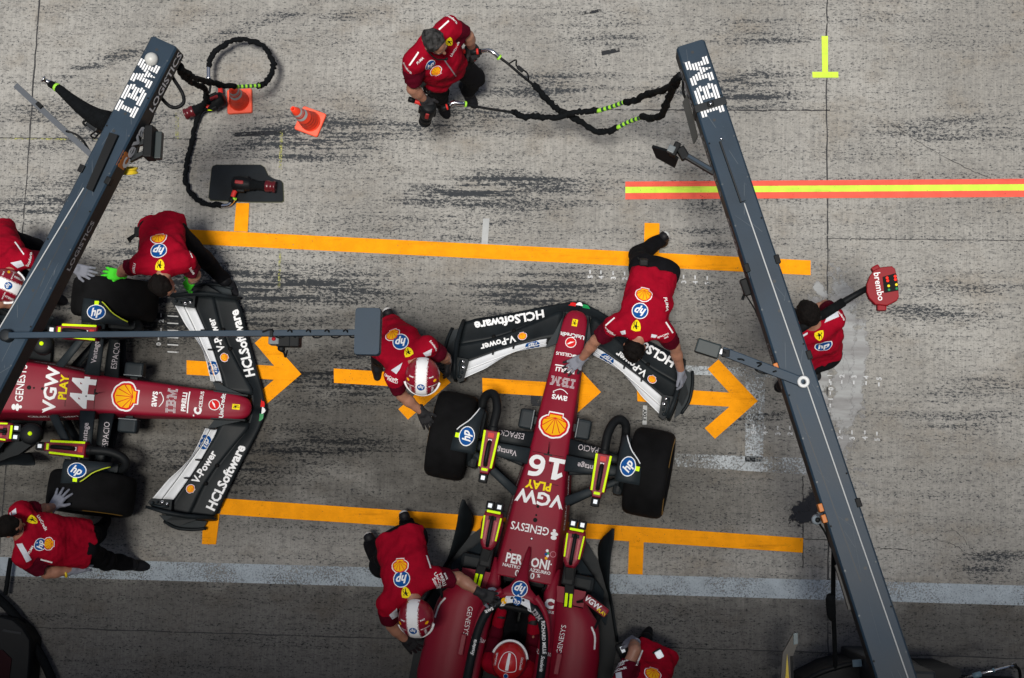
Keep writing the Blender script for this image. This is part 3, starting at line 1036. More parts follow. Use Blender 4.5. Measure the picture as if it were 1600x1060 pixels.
def make_car(loc, rz, number, label):
    root = tag(empty('race_car', loc, rz), label, 'race car')
    # ---------------- nose and chassis
    b = MB()
    sect = []
    rows = cr([(NX[i], NW[i], NZ[i], NB[i], NBW[i]) for i in range(len(NX))], 3)
    for x, w, zt, zb, wb in rows:
        sect.append(body_ring(x, max(w, 0.008), zt, zb, max(wb, 0.008)))
    b.loft(sect, CAR_RED)
    b.freeze()
    # panel gaps and fasteners
    for x in (-0.01, -0.245):
        b.decal(poly([(-0.13, -0.002), (0.13, -0.002), (0.13, 0.002), (-0.13, 0.002)]), (x, 0, nz(x)), UY, VX, LBLACK, 0.001)
    for x, y, r_ in ((-0.44, 0.0, 0.012), (-0.51, 0.0, 0.008), (-0.70, 0.0, 0.011), (-0.55, 0.0, 0.018), (-0.08, -0.03, 0.007), (0.0, 0.0, 0.01), (-0.82, 0.15, 0.008), (-0.87, -0.19, 0.006)):
        b.decal(circ(r_), (x, y, nz(x)), UY, VX, LBLACK if r_ != 0.006 else WHITE, 0.002)
        if r_ == 0.011:
            b.decal(circ(r_ * 0.6), (x, y, nz(x)), UY, VX, STEEL, 0.003)
    fin = poly([(-0.022, -0.06), (0.022, -0.06), (0.022, 0.06), (-0.022, 0.06)])
    z3 = lambda x, y=0.0: Vector((x, y, nz(x)))
    e_shield(b, z3(1.12), UY, VX, 0.036, 0.002, square=True)
    # bank logo word with its round emblem above
    b.decal(circ(0.046), z3(0.945), UY, VX, WHITE, 0.002)
    b.decal(circ(0.040), z3(0.945), UY, VX, LRED, 0.0035)
    b.decal(poly([(-0.03, -0.012), (0.005, -0.004), (0.03, 0.022), (0.012, 0.018), (-0.008, 0.004)]), z3(0.945), UY, VX, WHITE, 0.005)
    b.decal(sc(txt('UniCredit', 0.05), 1), z3(1.005), UY * 0.036, VX * 0.036, LBLACK, 0.002)
    b.decal(txt('UniCredit', 0.025), z3(1.005), UY * 0.036, VX * 0.036, WHITE, 0.0035)
    word(b, 'CELSIUS', z3(0.835, 0.035), UY, VX, 0.028)
    word(b, 'C', z3(0.815, -0.065), UY, VX, 0.056, bold=0.07)
    b.decal(circ(0.006), z3(0.785, -0.105), UY, VX, WHITE)
    b.decal(poly([(-0.09, -0.035), (0.09, -0.035), (0.09, -0.025), (-0.09, -0.025)]), z3(0.705), UY, VX, WHITE)
    word(b, 'PIRELLI', z3(0.70), UY, VX, 0.036, bold=0.04, wide=1.05)
    b.decal(sc(IBM, 0.078), z3(0.60), UY, VX, mat('pale_grey_print', (0.5, 0.45, 0.47), 0.6))
    word(b, 'aws', z3(0.455), UY, VX, 0.062, bold=0.02)
    arc = []
    for k in range(12):
        t0, t1 = k / 12, (k + 1) / 12
        f_ = lambda t: (-0.06 + 0.12 * t, 0.018 - 0.03 * math.sin(math.pi * t))
        arc.append([(f_(t0)[0], f_(t0)[1] - 0.004), (f_(t1)[0], f_(t1)[1] - 0.004), (f_(t1)[0], f_(t1)[1] + 0.003), (f_(t0)[0], f_(t0)[1] + 0.003)])
    arc.append([(0.045, 0.028), (0.062, 0.028), (0.062, 0.004), (0.056, 0.022)])
    b.decal(polys(arc), z3(0.525), UY, VX, WHITE)
    e_shell(b, z3(0.235), UY, VX, 0.108)
    if number == '16':
        one = poly([(-0.072, -0.0875), (0.055, -0.0875), (0.055, -0.052), (0.012, -0.052), (0.012, 0.0875), (-0.026, 0.0875), (-0.075, 0.048), (-0.062, 0.018), (-0.030, 0.040), (-0.030, -0.052), (-0.072, -0.052)])
        b.decal(one, z3(-0.118, -0.072), UY, VX, WHITE, 0.002)
        six = []
        arc = [(0.035 + 0.0, 0.0)]
        for k in range(20):
            a0, a1 = 2 * math.pi * k / 20, 2 * math.pi * (k + 1) / 20
            q = lambda a, r_, h_: (r_ * math.cos(a), -0.030 + h_ * math.sin(a))
            six.append([q(a0, 0.066, 0.058), q(a1, 0.066, 0.058), q(a1, 0.029, 0.025), q(a0, 0.029, 0.025)])
        st_o = cr([(-0.066, -0.030), (-0.064, 0.020), (-0.040, 0.068), (0.005, 0.0875), (0.056, 0.0875)], 4)
        st_i = cr([(-0.029, -0.030), (-0.028, 0.012), (-0.014, 0.042), (0.010, 0.052), (0.056, 0.052)], 4)
        for i in range(len(st_o) - 1):
            six.append([tuple(st_o[i]), tuple(st_i[i]), tuple(st_i[i + 1]), tuple(st_o[i + 1])])
        b.decal(polys(six), z3(-0.118, 0.075), UY, VX, WHITE, 0.0021)
    else:
        word(b, number, z3(-0.118), UY, VX, 0.185, bold=0.045, wide=1.0)
    word(b, 'PLAY', z3(-0.275, 0.03), UY, VX, 0.066, SHIELD, bold=0.035)
    word(b, 'VGW', z3(-0.378), UY, VX, 0.105, bold=0.03, wide=1.1)
    word(b, 'GENESYS', z3(-0.625, 0.03), UY, VX, 0.066, bold=0.012, wide=0.86)
    for dx, dy, rx_, ry_ in ((-0.63, -0.17, 0.03, 0.016), (-0.66, -0.17, 0.024, 0.017), (-0.605, -0.165, 0.013, 0.013)):
        b.decal(circ(rx_, 16, ry_), (dx, dy, nz(dx)), UY, VX, WHITE)
    nU, nV = -UY, -VX
    word(b, 'PER', z3(-0.878, 0.105), nU, nV, 0.075, bold=0.03, wide=0.8)
    word(b, 'ONI', z3(-0.878, -0.105), nU, nV, 0.075, bold=0.03, wide=0.8)
    word(b, 'NASTRO', z3(-0.94, 0.115), nU, nV, 0.026, wide=1.05)
    word(b, 'AZZURRO', z3(-0.94, -0.115), nU, nV, 0.026, wide=1.0)
    word(b, '0', z3(-0.985, 0.062), nU, nV, 0.05)
    word(b, '0', z3(-0.985, -0.062), nU, nV, 0.05)
    word(b, '%', z3(-0.975, -0.11), nU, nV, 0.028)
    b.decal(circ(0.024), z3(-0.79, -0.19), nU, nV, mat('pink_print', (0.6, 0.25, 0.3), 0.6))
    b.decal(circ(0.020), z3(-0.79, -0.19), nU, nV, CAR_RED, 0.0035)
    for dx, dy, m_ in ((-0.77, -0.14, WHITE), (-0.80, -0.135, BLUE), (-0.81, -0.15, WHITE), (-0.83, -0.142, YEL), (-0.79, -0.15, GREEN)):
        b.decal(circ(0.012, 8), z3(dx, dy), nU, nV, m_, 0.003)
    # small lettering along the flanks
    for s in (-1, 1):
        for x0, w_ in ((-0.25, 'Scuderia'), (-0.48, 'CELSIUS')):
            wdt = interp(x0, NX, NBW)
            word(b, w_, (x0, s * (wdt + 0.05), nz(x0) - 0.12), (-s, 0, 0), (0, 0, 1), 0.045, off=0.002)
    b.build('nose', root)
    a_ = MB()
    a_.tube([(0.0, 0, nz(0)), (0.02, 0, nz(0) + 0.05), (0.08, 0, nz(0) + 0.16)], [0.006, 0.004, 0.002], BLACKP)
    a_.bar((-0.015, -0.035, nz(0) + 0.012), (-0.015, 0.035, nz(0) + 0.012), 0.012, 0.012, BLACKP)
    a_.build('pitot_probe', root)
    # nose camera housings on both flanks
    for s in (-1, 1):
        c_ = MB()
        c_.box((0.25, s * 0.235, 0.37), (0.165, 0.125, 0.10), CARBON2, bev=0.028, seg=3)
        c_.box((0.25, s * 0.185, 0.37), (0.16, 0.006, 0.104), mat('dull_grey_seal', (.14, .16, .17), .5))
        c_.box((0.25, s * 0.165, 0.36), (0.06, 0.06, 0.04), CARBON)
        c_.build('camera_pod', root)

    # ---------------- front wing
    wg = empty('front_wing', (0, 0, 0))
    wg.parent = root
    zl1 = lambda y: 0.085 + 0.02 * (y / 0.95)
    zt1 = lambda y: 0.135 + 0.01 * math.sin(y * 3)
    zt2 = lambda y: 0.195
    mb = MB()
    for s in (-1, 1):
        wing_element(mb, LEX, E1T, 0.0, 0.955, zl1, zt1, CARBON, s, 0.02)
    mb.freeze()
    cols = (LRED, WHITE, GREEN)
    for k, y in enumerate((0.062, 0.0, -0.062)):
        mb.decal(poly([(-0.033, -0.016), (0.033, -0.016), (0.033, 0.016), (-0.033, 0.016)]), (cv(LEX, y) - 0.022, y, 0.15), (0, 1, 0), (-1, 0, 0), cols[k])
    for s in (-1, 1):
        ya, yb = (0.30, 0.82) if s > 0 else (0.85, 0.33)
        pa = Vector((cv(LEX, ya) - 0.075, s * ya, 0.13))
        pb = Vector((cv(LEX, yb) - 0.075, s * yb, 0.13))
        u = (pb - pa)
        u.z = 0
        L_ = u.length
        u.normalize()
        v = Vector((0, 0, 1)).cross(u)
        word(mb, 'HCLSoftware', (pa + pb) / 2, u, v, L_ / 7.0, bold=0.035)
    mb.build('mainplane', wg)
    mb = MB()
    for s in (-1, 1):
        wing_element(mb, [(y, x + 0.012) for y, x in E1T], E2T, 0.12, 0.955, lambda y: zt1(y) + 0.012, zt2, CARBON2 if False else CARBON, s, 0.014)
    mb.freeze()
    for s in (-1, 1):
        if s > 0:
            so, ta, tb = Vector((0.945, 0.42, 0.18)), Vector((0.915, 0.47, 0.18)), Vector((0.78, 0.75, 0.18))
        else:
            so, ta, tb = Vector((0.78, -0.715, 0.18)), Vector((0.805, -0.66, 0.18)), Vector((0.945, -0.38, 0.18))
        u = (tb - ta)
        u.z = 0
        L_ = u.length
        u.normalize()
        v = Vector((0, 0, 1)).cross(u)
        e_shell(mb, so, u, v, 0.034)
        word(mb, 'V-Power', (ta + tb) / 2, u, v, L_ / 5.1, bold=0.03)
    mb.build('second_flap', wg)
    for nm, la, tr_, z0, z1, zo in (('white_flap', E2T, E3T, zt2, lambda y: 0.238, 0.0), ('trailing_flap', E3T, E4T, lambda y: 0.243, lambda y: 0.285, 0.0)):
        for s in (-1, 1):
            mb = MB()
            wing_element(mb, la, [(y, x + 0.004) for y, x in tr_], 0.20, 0.82, lambda y: z0(y) + 0.006, z1, WHITE2, s, 0.008)
            mb.freeze()
            # emblem straddles both white flaps: each carries its half
            c_ = Vector((0.873, s * 0.315, 0.25))
            u = Vector((-0.33, 1.0, 0)) if s > 0 else Vector((0.33, 1.0, 0))
            u.normalize()
            v = Vector((0, 0, 1)).cross(u)
            mb.decal(circ(0.062, 24, 0.045), c_, u, v, BLUE, 0.002, 0.011)
            mb.decal(sc(txt('hp', 0.03, 0.35), 0.055, -0.002, 0.006), c_, u, v, WHITE2, 0.0035, 0.02)
            mb.build(nm, wg)
    mb = MB()
    for s in (-1, 1):
        for y, x in ((0.20, 0.93), (0.47, 0.84), (0.63, 0.76)):
            mb.box((x, s * y, 0.245), (0.05, 0.014, 0.03), BLACKP, bev=0.005)
        for y, x in ((0.50, 0.98), (0.66, 0.90)):
            mb.lathe([(0.018, 0), (0.016, 0.012), (0.002, 0.014)], (x, s * y, 0.155), (0, 0, 1), LBLACK, 12)
    mb.build('flap_bracket', wg)
    for s in (-1, 1):
        mb = MB()
        rings = []
        for x, z0, z1, yo, th in ((1.00, 0.07, 0.16, 0.955, 0.012), (0.9, 0.06, 0.24, 0.962, 0.016), (0.78, 0.055, 0.30, 0.962, 0.016), (0.62, 0.055, 0.345, 0.945, 0.016), (0.47, 0.06, 0.355, 0.915, 0.012)):
            fl = 0.02
            rings.append([Vector((x, s * (yo - th), z0)), Vector((x, s * (yo + th), z0)), Vector((x, s * (yo + th - fl), z1)), Vector((x, s * (yo - th - fl), z1))])
        if s < 0:
            rings = rings[::-1]
        mb.loft(rings, CARBON)
        # footplate turned outwards, dive plane, and the black junction with the flaps
        fp = [(0.93, 0.955), (0.90, 1.03), (0.80, 1.045), (0.66, 1.04), (0.55, 1.0), (0.50, 0.955)]
        mb.prism([(x, s * y) for x, y in fp][::s], 0.05, 0.066, CARBON2)
        mb.tube(cr([(0.92, s * 1.035, 0.06), (0.80, s * 1.055, 0.085), (0.66, s * 1.05, 0.085), (0.55, s * 1.005, 0.06)], 4), 0.014, CARBON, 8)
        mb.slab([(0.86, s * 0.965, 0.15), (0.66, s * 0.955, 0.17), (0.60, s * 1.0, 0.185), (0.72, s * 1.03, 0.17)][::s], 0.008, CARBON)
        jn = [(0.66, 0.822), (0.66, 0.94), (0.50, 0.90), (0.455, 0.86), (0.48, 0.822)]
        mb.prism([(x, s * y) for x, y in jn][::s], 0.16, 0.262, CARBON)
        for x, y, r_ in ((0.63, 0.86, 0.015), (0.585, 0.85, 0.018), (0.54, 0.85, 0.012), (0.50, 0.86, 0.014)):
            mb.lathe([(r_, 0), (r_, 0.03), (r_ * 0.6, 0.045), (0.001, 0.045)], (x, s * y, 0.26), (0, 0, 1), STEEL if r_ > 0.0145 else CARBON2, 10)
        mb.tube([(0.64, s * 0.88, 0.28), (0.58, s * 0.885, 0.30), (0.49, s * 0.875, 0.28)], 0.008, CARBON2, 6)
        mb.build('endplate', wg)
    for s in (-1, 1):
        mb = MB()
        mb.slab([(1.20, s * 0.098, 0.24), (0.92, s * 0.108, 0.30), (0.92, s * 0.112, 0.16), (1.20, s * 0.102, 0.12)][::s], 0.012, CARBON)
        mb.prism([(x, s * y) for x, y in ((1.2, 0.10), (1.02, 0.155), (0.90, 0.205), (0.875, 0.205), (0.93, 0.12))][::s], 0.19, 0.215, CARBON2)
        mb.build('wing_pylon', wg)

    # ---------------- front suspension
    for s in (-1, 1):
        mb = MB()
        dup_arm(mb, (0.05, s * 0.66, 0.42), (0.085, s * 0.14, 0.46), 0.07, 0.135, 0.03, CARBON)
        mb.freeze()
        word(mb, 'ESPACIO', (0.095, s * 0.335, 0.48), UY, VX, 0.050, mat('pale_grey_print', (0.5, 0.45, 0.47), 0.6), bold=-0.005, wide=0.85)
        mb.build('track_rod', root)
        mb = MB()
        dup_arm(mb, (-0.04, s * 0.68, 0.50), (-0.055, s * 0.15, 0.535), 0.075, 0.135, 0.03, CARBON2)
        mb.freeze()
        word(mb, 'Vantage', (-0.055, s * 0.345, 0.55), UY, VX, 0.046, mat('pale_grey_print', (0.5, 0.45, 0.47), 0.6), bold=0.01, wide=0.95)
        mb.build('upper_wishbone', root)
        mb = MB()
        dup_arm(mb, (-0.06, s * 0.68, 0.46), (-0.36, s * 0.2, 0.50), 0.05, 0.075, 0.026, CARBON2)
        dup_arm(mb, (0.03, s * 0.68, 0.20), (0.10, s * 0.16, 0.23), 0.05, 0.07, 0.024, CARBON)
        dup_arm(mb, (-0.03, s * 0.68, 0.19), (-0.36, s * 0.21, 0.22), 0.05, 0.07, 0.024, CARBON)
        dup_arm(mb, (-0.02, s * 0.64, 0.25), (-0.12, s * 0.19, 0.50), 0.04, 0.05, 0.035, CARBON)
        mb.build('wishbone_arms', root)
        w = build_wheel(root, 'front_wheel', 0.0, s * 0.825, 0.36, 0.315, s)
        # brake drum and the deflector over the tyre carrying the round emblem
        mb = MB()
        mb.lathe([(0.05, 0), (0.20, 0.0), (0.225, 0.03), (0.225, 0.13), (0.2, 0.15)], (0, s * 0.60, 0.36), (0, s, 0), CARBON, 32)
        mb.box((0.13, s * 0.60, 0.40), (0.24, 0.09, 0.20), CARBON, bev=0.03)
        mb.box((-0.18, s * 0.60, 0.38), (0.10, 0.08, 0.22), CARBON, bev=0.03)
        mb.build('brake_drum', w)
        mb = MB()
        rr_ = 0.40
        rings = []
        for k in range(15):
            a = R(52 + 57 * k / 14)
            yo = interp(k / 14, [0, 0.12, 0.33, 0.5, 0.62, 1.0], [0.60, 0.615, 0.655, 0.72, 0.755, 0.765])
            x, z = rr_ * math.cos(a), 0.36 + rr_ * math.sin(a)
            z2 = z - 0.01
            rings.append([Vector((x, s * 0.565, z - 0.03)), Vector((x, s * 0.60, z)), Vector((x, s * (0.6 + (yo - 0.6) * 0.5), z + 0.004)), Vector((x, s * yo, z)), Vector((x, s * yo, z - 0.008)), Vector((x, s * 0.565, z - 0.045))])
        if s < 0:
            rings = [r__[::-1] for r__ in rings]
        mb.loft(rings, CARBON2)
        edge = [r__[3 if s > 0 else 2] + Vector((0, 0, 0.004)) for r__ in rings[:9]]
        mb.tube(edge, 0.005, WHITE2 if number == '16' else mat('yellow_piping', (0.6, 0.7, 0.03), 0.5), 6)
        mb.freeze()
        mb.decal(circ(0.080, 28, 0.062), (0.0, s * 0.652, 0.77), (1, 0, 0), (0, 1, 0), WHITE, 0.003)
        mb.decal(circ(0.072, 28, 0.055), (0.0, s * 0.652, 0.77), (1, 0, 0), (0, 1, 0), BLUE, 0.0045)
        hu = Vector((1, -s * 0.35 * 0, 0))
        mb.decal(sc(txt('hp', 0.03, 0.35), 0.07, 0, 0.008), (0.0, s * 0.652, 0.77), (0.9 * s, 0.25, 0) if s > 0 else (-0.9 * s, -0.25, 0), (-0.2, 0.9 * s, 0) if s > 0 else (0.2, 0.9, 0), WHITE, 0.006)
        mb.decal(poly([(-0.018, -0.016), (0.018, -0.016), (0.018, 0.016), (-0.018, 0.016)]), (-0.005, s * 0.728, 0.77), (1, 0, 0), (0, 1, 0), HIVIS, 0.003)
        mb.build('wheel_deflector', w)
    for s in (-1, 1):
        build_wheel(root, 'rear_wheel', -3.6, s * 0.79, 0.36, 0.405, s)
        mb = MB()
        dup_arm(mb, (-3.6, s * 0.62, 0.45), (-3.3, s * 0.15, 0.5), 0.05, 0.08, 0.03, CARBON)
        dup_arm(mb, (-3.6, s * 0.62, 0.22), (-3.35, s * 0.15, 0.25), 0.05, 0.08, 0.03, CARBON)
        mb.build('rear_wishbone', root)

    # ---------------- floor with its fences
    mb = MB()
    half = [(-0.60, 0.10), (-0.62, 0.40), (-0.80, 0.56), (-1.03, 0.70), (-1.20, 0.76), (-1.34, 0.80), (-1.47, 0.82), (-2.4, 0.82), (-3.15, 0.80), (-3.2, 0.5), (-3.9, 0.5)]
    out = half + [(x, -y) for x, y in half[::-1]]
    mb.prism(out[::-1], 0.055, 0.085, CARBON)
    mb.build('floor', root)
    for s in (-1, 1):
        mb = MB()
        # the big curled outer fence
        bot = cr([(-0.498, 0.618, 0.40), (-0.57, 0.555, 0.28), (-0.66, 0.522, 0.17), (-0.80, 0.555, 0.10), (-0.95, 0.635, 0.10), (-1.08, 0.70, 0.10), (-1.40, 0.81, 0.09)], 5)
        topc = cr([(-0.495, 0.622, 0.41), (-0.58, 0.632, 0.40), (-0.70, 0.632, 0.36), (-0.84, 0.645, 0.29), (-0.98, 0.668, 0.2), (-1.08, 0.708, 0.14), (-1.40, 0.82, 0.11)], 5)
        rings = []
        for p, q in zip(bot, topc):
            p, q = Vector(p), Vector(q)
            mid = (p + q) / 2 + Vector((0, -0.012, 0.0))
            rg = [p, p.lerp(mid, 0.5) + Vector((0, -0.004, 0)), mid, mid.lerp(q, 0.5) + Vector((0, -0.003, 0)), q]
            rg = rg + [w_ + Vector((0, 0.010, 0.0)) for w_ in rg[::-1]]
            rings.append([Vector((w_.x, s * w_.y, w_.z)) for w_ in (rg if s > 0 else rg[::-1])])
        mb.loft(rings, CARBON)
        mb.build('floor_fence', root)
        mb = MB()
        for y0, y1, x0, zz in ((0.34, 0.60, -0.72, 0.36), (0.40, 0.66, -0.86, 0.30)):
            mb.slab([(x0, s * y0, zz), (x0 - 0.10, s * y0, zz), (x0 - 0.42, s * (y1 + 0.04), 0.16), (x0 - 0.30, s * (y1 + 0.04), 0.16)][::-s], 0.016, CARBON2)
        mb.box((-0.98, s * 0.42, 0.26), (0.14, 0.26, 0.30), CARBON, bev=0.03)
        mb.build('floor_vane', root)

    # ---------------- cockpit, sidepods and engine cover
    mb = MB()
    for s in (-1, 1):
        rings = []
        for x, yi, yo, zt in ((-0.90, 0.245, 0.27, 0.60), (-1.00, 0.20, 0.275, 0.635), (-1.10, 0.175, 0.285, 0.655), (-1.25, 0.19, 0.30, 0.67), (-1.45, 0.205, 0.315, 0.685), (-1.70, 0.21, 0.33, 0.70), (-1.95, 0.20, 0.33, 0.74), (-2.15, 0.16, 0.32, 0.78)):
            yc, hw_ = (yi + yo) / 2, (yo - yi) / 2
            rg = []
            for k in range(9):
                a = R(180 * k / 8)
                rg.append(Vector((x, s * (yc + hw_ * math.cos(a)), zt - 0.03 + 0.03 * math.sin(a))))
            rg += [Vector((x, s * yi, 0.30)), Vector((x, s * (yo + 0.02), 0.30))]
            rings.append(rg if s < 0 else rg[::-1])
        mb.loft(rings, CAR_RED)
    mb.freeze()
    for s in (-1, 1):
        word(mb, 'C', (-1.17, s * 0.235, 0.75), (0, -1, 0), (1, 0, 0), 0.07, bold=0.07)
        word(mb, 'CELSIUS', (-1.235, s * 0.243, 0.75), (0, -1, 0), (1, 0, 0), 0.020, wide=0.8)
        word(mb, 'Ray-Ban', (-1.55, s * 0.262, 0.72), (0, -1, 0.0), (1, 0, 0), 0.04, bold=-0.005, shear=0.3, wide=0.7)
    mb.build('cockpit_surround', root)
    mb = MB()
    mb.box((-1.5, 0, 0.25), (1.35, 0.5, 0.14), BLACKP, bev=0.02)
    mb.box((-1.02, 0, 0.50), (0.10, 0.34, 0.2), BLACKP, bev=0.03)
    mb.box((-1.98, 0, 0.62), (0.14, 0.36, 0.3), BLACKP, bev=0.05)
    mb.build('cockpit_tub', root)
    mb = MB()
    mb.box((-1.24, 0, 0.62), (0.05, 0.26, 0.13), BLACKP, Matrix.Rotation(R(-25), 3, 'Y'), bev=0.02)
    for s in (-1, 1):
        mb.box((-1.26, s * 0.13, 0.62), (0.06, 0.05, 0.12), BLACKP, bev=0.02)
    mb.box((-1.262, 0, 0.63), (0.012, 0.09, 0.055), mat('wheel_display', (0.01, 0.05, 0.12), 0.3), Matrix.Rotation(R(-25), 3, 'Y'))
    mb.build('steering_wheel', root)
    # halo
    mb = MB()
    web = []
    for x, w, z, h in ((-0.765, 0.012, 0.645, 0.02), (-0.82, 0.022, 0.70, 0.05), (-0.90, 0.032, 0.785, 0.05), (-0.98, 0.042, 0.86, 0.05), (-1.03, 0.055, 0.895, 0.05), (-1.08, 0.085, 0.92, 0.05), (-1.13, 0.145, 0.935, 0.045), (-1.19, 0.20, 0.938, 0.04)):
        rg = [Vector((x, w * math.cos(R(a)), z - h / 2 + h / 2 * math.sin(R(a)))) for a in range(0, 360, 24)]
        web.append(rg)
    mb.loft(web[::-1], CAR_RED)
    arcp = [(-1.185, 0.0, 0.925), (-1.205, 0.09, 0.925), (-1.255, 0.175, 0.918), (-1.34, 0.228, 0.905), (-1.45, 0.258, 0.885), (-1.6, 0.272, 0.86), (-1.8, 0.28, 0.82), (-2.0, 0.285, 0.76)]
    full = [(x, -y, z) for x, y, z in arcp[:0:-1]] + arcp
    full = cr(full, 5)
    mb.tube(full, 0.034, CARBON, 12, flat=0.8)
    outer = cr([(-1.13, 0.13, 0.925), (-1.20, 0.20, 0.92), (-1.29, 0.252, 0.905), (-1.40, 0.283, 0.885), (-1.52, 0.298, 0.862)], 5)
    mb.tube(outer, np.linspace(0.03, 0.012, len(outer)), CAR_RED, 8)
    mb.tube([(p[0], -p[1], p[2]) for p in outer], np.linspace(0.03, 0.012, len(outer)), CAR_RED, 8)
    mb.freeze()
    e_round(mb, (-1.095, 0, 1.0), UY, VX, 0.062)
    mb.decal(poly([(-0.125, -0.055), (-0.09, 0.03), (0, 0.045), (0.09, 0.03), (0.125, -0.055), (0.0, -0.018)][::-1]), (-1.195, 0, 1.0), (0, -1, 0), (1, 0, 0), WHITE2, 0.003)
    mb.decal(circ(0.034), (-1.185, 0, 1.0), (0, -1, 0), (1, 0, 0), BLUE, 0.005)
    word(mb, 'hp', (-1.188, 0, 1.0), (0, -1, 0), (1, 0, 0), 0.034, bold=0.02, shear=0.3, off=0.0065)
    mb.decal(sc(IBM, 0.036), (-1.262, -0.168, 1.0), (-0.68, -0.73, 0), (0.73, -0.68, 0), mat('pale_grey_print', (0.5, 0.45, 0.47), 0.6), 0.003)
    word(mb, 'RICHARD MILLE', (-1.42, -0.252, 1.0), (-0.97, -0.22, 0), (0.22, -0.97, 0), 0.026, off=0.003)
    word(mb, 'bremson'.replace('bremson', 'Scuderia'), (-1.62, -0.275, 1.0), (-1, -0.05, 0), (0.05, -1, 0), 0.026, off=0.003, shear=0.3)
    word(mb, 'aws', (-1.29, 0.205, 1.0), (0.6, -0.8, 0), (0.8, 0.6, 0), 0.034, off=0.003)
    word(mb, 'Scuderia', (-1.60, 0.272, 1.0), (1, -0.05, 0), (0.05, 1, 0), 0.026, off=0.003, shear=0.3)
    mb.decal(circ(0.022, 14), (-1.205, 0.10, 1.0), (0, -1, 0), (1, 0, 0), YEL, 0.004)
    mb.build('halo', root)
    # sidepods
    for s in (-1, 1):
        mb = MB()
        rings = []
        for x, yi, yo, zt, zb in ((-1.10, 0.24, 0.50, 0.575, 0.48), (-1.16, 0.27, 0.55, 0.59, 0.42), (-1.25, 0.28, 0.635, 0.60, 0.36), (-1.34, 0.28, 0.665, 0.60, 0.30), (-1.55, 0.28, 0.70, 0.585, 0.22), (-1.9, 0.27, 0.72, 0.55, 0.16), (-2.4, 0.22, 0.66, 0.46, 0.12), (-2.9, 0.14, 0.42, 0.34, 0.10), (-3.2, 0.10, 0.25, 0.26, 0.10)):
            rg = []
            n_a = 10
            rg.append(Vector((x, s * yi, zb)))
            rg.append(Vector((x, s * yi, zt + 0.03)))
            for k in range(n_a + 1):
                a = R(90 - 125 * k / n_a)
                yr = (yo - yi) * 0.45
                zr = min(0.10, (zt - zb) * 0.5)
                rg.append(Vector((x, s * (yo - yr + yr * math.cos(a)), zt - zr + zr * math.sin(a) * 1.05)))
            rg.append(Vector((x, s * (yo - 0.08), zb)))
            rings.append(rg if s > 0 else rg[::-1])
        mb.loft(rings[::-1], CAR_RED)
        # front lip of the inlet
        mb.slab([(-1.025, s * 0.195, 0.615), (-1.145, s * 0.19, 0.628), (-1.155, s * 0.50, 0.60), (-1.03, s * 0.50, 0.588)][::s], 0.02, CAR_RED)
        mb.tube([(-1.15, s * 0.22, 0.612), (-1.158, s * 0.50, 0.586)], 0.006, LBLACK, 6)
        mb.freeze()
        word(mb, 'GENESYS', (-1.43, s * 0.375, 0.7), (-s, 0, 0), (0, -s, 0), 0.042, bold=-0.005)
        mb.decal(polys(crooked([(-1.29, s * 0.59), (-1.36, s * 0.63), (-1.46, s * 0.645)], 0.012, 0.016, 0.0, 1)), (0, 0, 0.9), (1, 0, 0), (0, 1, 0), WHITE, 0.004, far=1.2)
        mb.box((-1.62, s * 0.385, 0.635), (0.17, 0.045, 0.03), CAR_RED, bev=0.008)
        mb.build('sidepod', root)
        mb = MB()
        mb.box((0, 0, 0), (0.075, 0.215, 0.055), CAR_RED, bev=0.018)
        mb.freeze()
        word(mb, 'VGW', (0.006, 0.034, 0.05), (0, -1, 0), (1, 0, 0), 0.044, bold=0.03)
        word(mb, 'PLAY', (-0.012, -0.066, 0.05), (0, -1, 0), (1, 0, 0), 0.026, SHIELD, bold=0.03)
        mr = mb.build('mirror', root)
        mr.location = (-1.115, s * 0.60, 0.72)
        mr.rotation_euler = (0, 0, R(-26) * -s)
        mb = MB()
        mb.bar((-1.10, s * 0.5, 0.70), (-1.13, s * 0.42, 0.58), 0.02, 0.012, CARBON)
        mb.bar((-1.15, s * 0.66, 0.70), (-1.30, s * 0.62, 0.55), 0.02, 0.012, CARBON)
        mb.build('mirror_stay', root)
    mb = MB()
    rings = []
    for x, w, zt, zb in ((-1.98, 0.20, 0.80, 0.5), (-2.05, 0.17, 0.93, 0.45), (-2.2, 0.15, 0.95, 0.4), (-2.6, 0.13, 0.88, 0.3), (-3.1, 0.10, 0.72, 0.2), (-3.6, 0.07, 0.52, 0.2), (-3.9, 0.05, 0.40, 0.22)):
        rings.append([Vector((x, w * math.cos(R(a)) * (1.0 if math.sin(R(a)) > 0 else 1.6), zb + (zt - zb) * max(0, math.sin(R(a))))) for a in (0, 20, 40, 60, 80, 100, 120, 140, 160, 180, 230, 310)])
    mb.loft(rings[::-1], CAR_RED)
    mb.build('engine_cover', root)
    mb = MB()
    for z, x0, ch in ((0.82, -3.85, 0.28), (0.90, -4.02, 0.2)):
        mb.box((x0, 0, z), (ch, 1.0, 0.03), CARBON, Matrix.Rotation(R(14), 3, 'Y'), bev=0.01)
    for s in (-1, 1):
        mb.box((-3.9, s * 0.5, 0.66), (0.5, 0.02, 0.55), CAR_RED, bev=0.008)
    mb.box((-3.85, 0, 0.55), (0.1, 0.03, 0.5), CARBON, bev=0.01)
    mb.build('rear_wing', root)
    return root


CAR16 = make_car((-0.6261, 0.71855, 0), 1.40748, '16', 'dark red race car numbered 16 with nose pointing to the top of the picture')
CAR44 = make_car((-4.40199, 1.13088, 0), -0.05882, '44', 'dark red race car numbered 44 pushed in from the left, nose to the right')


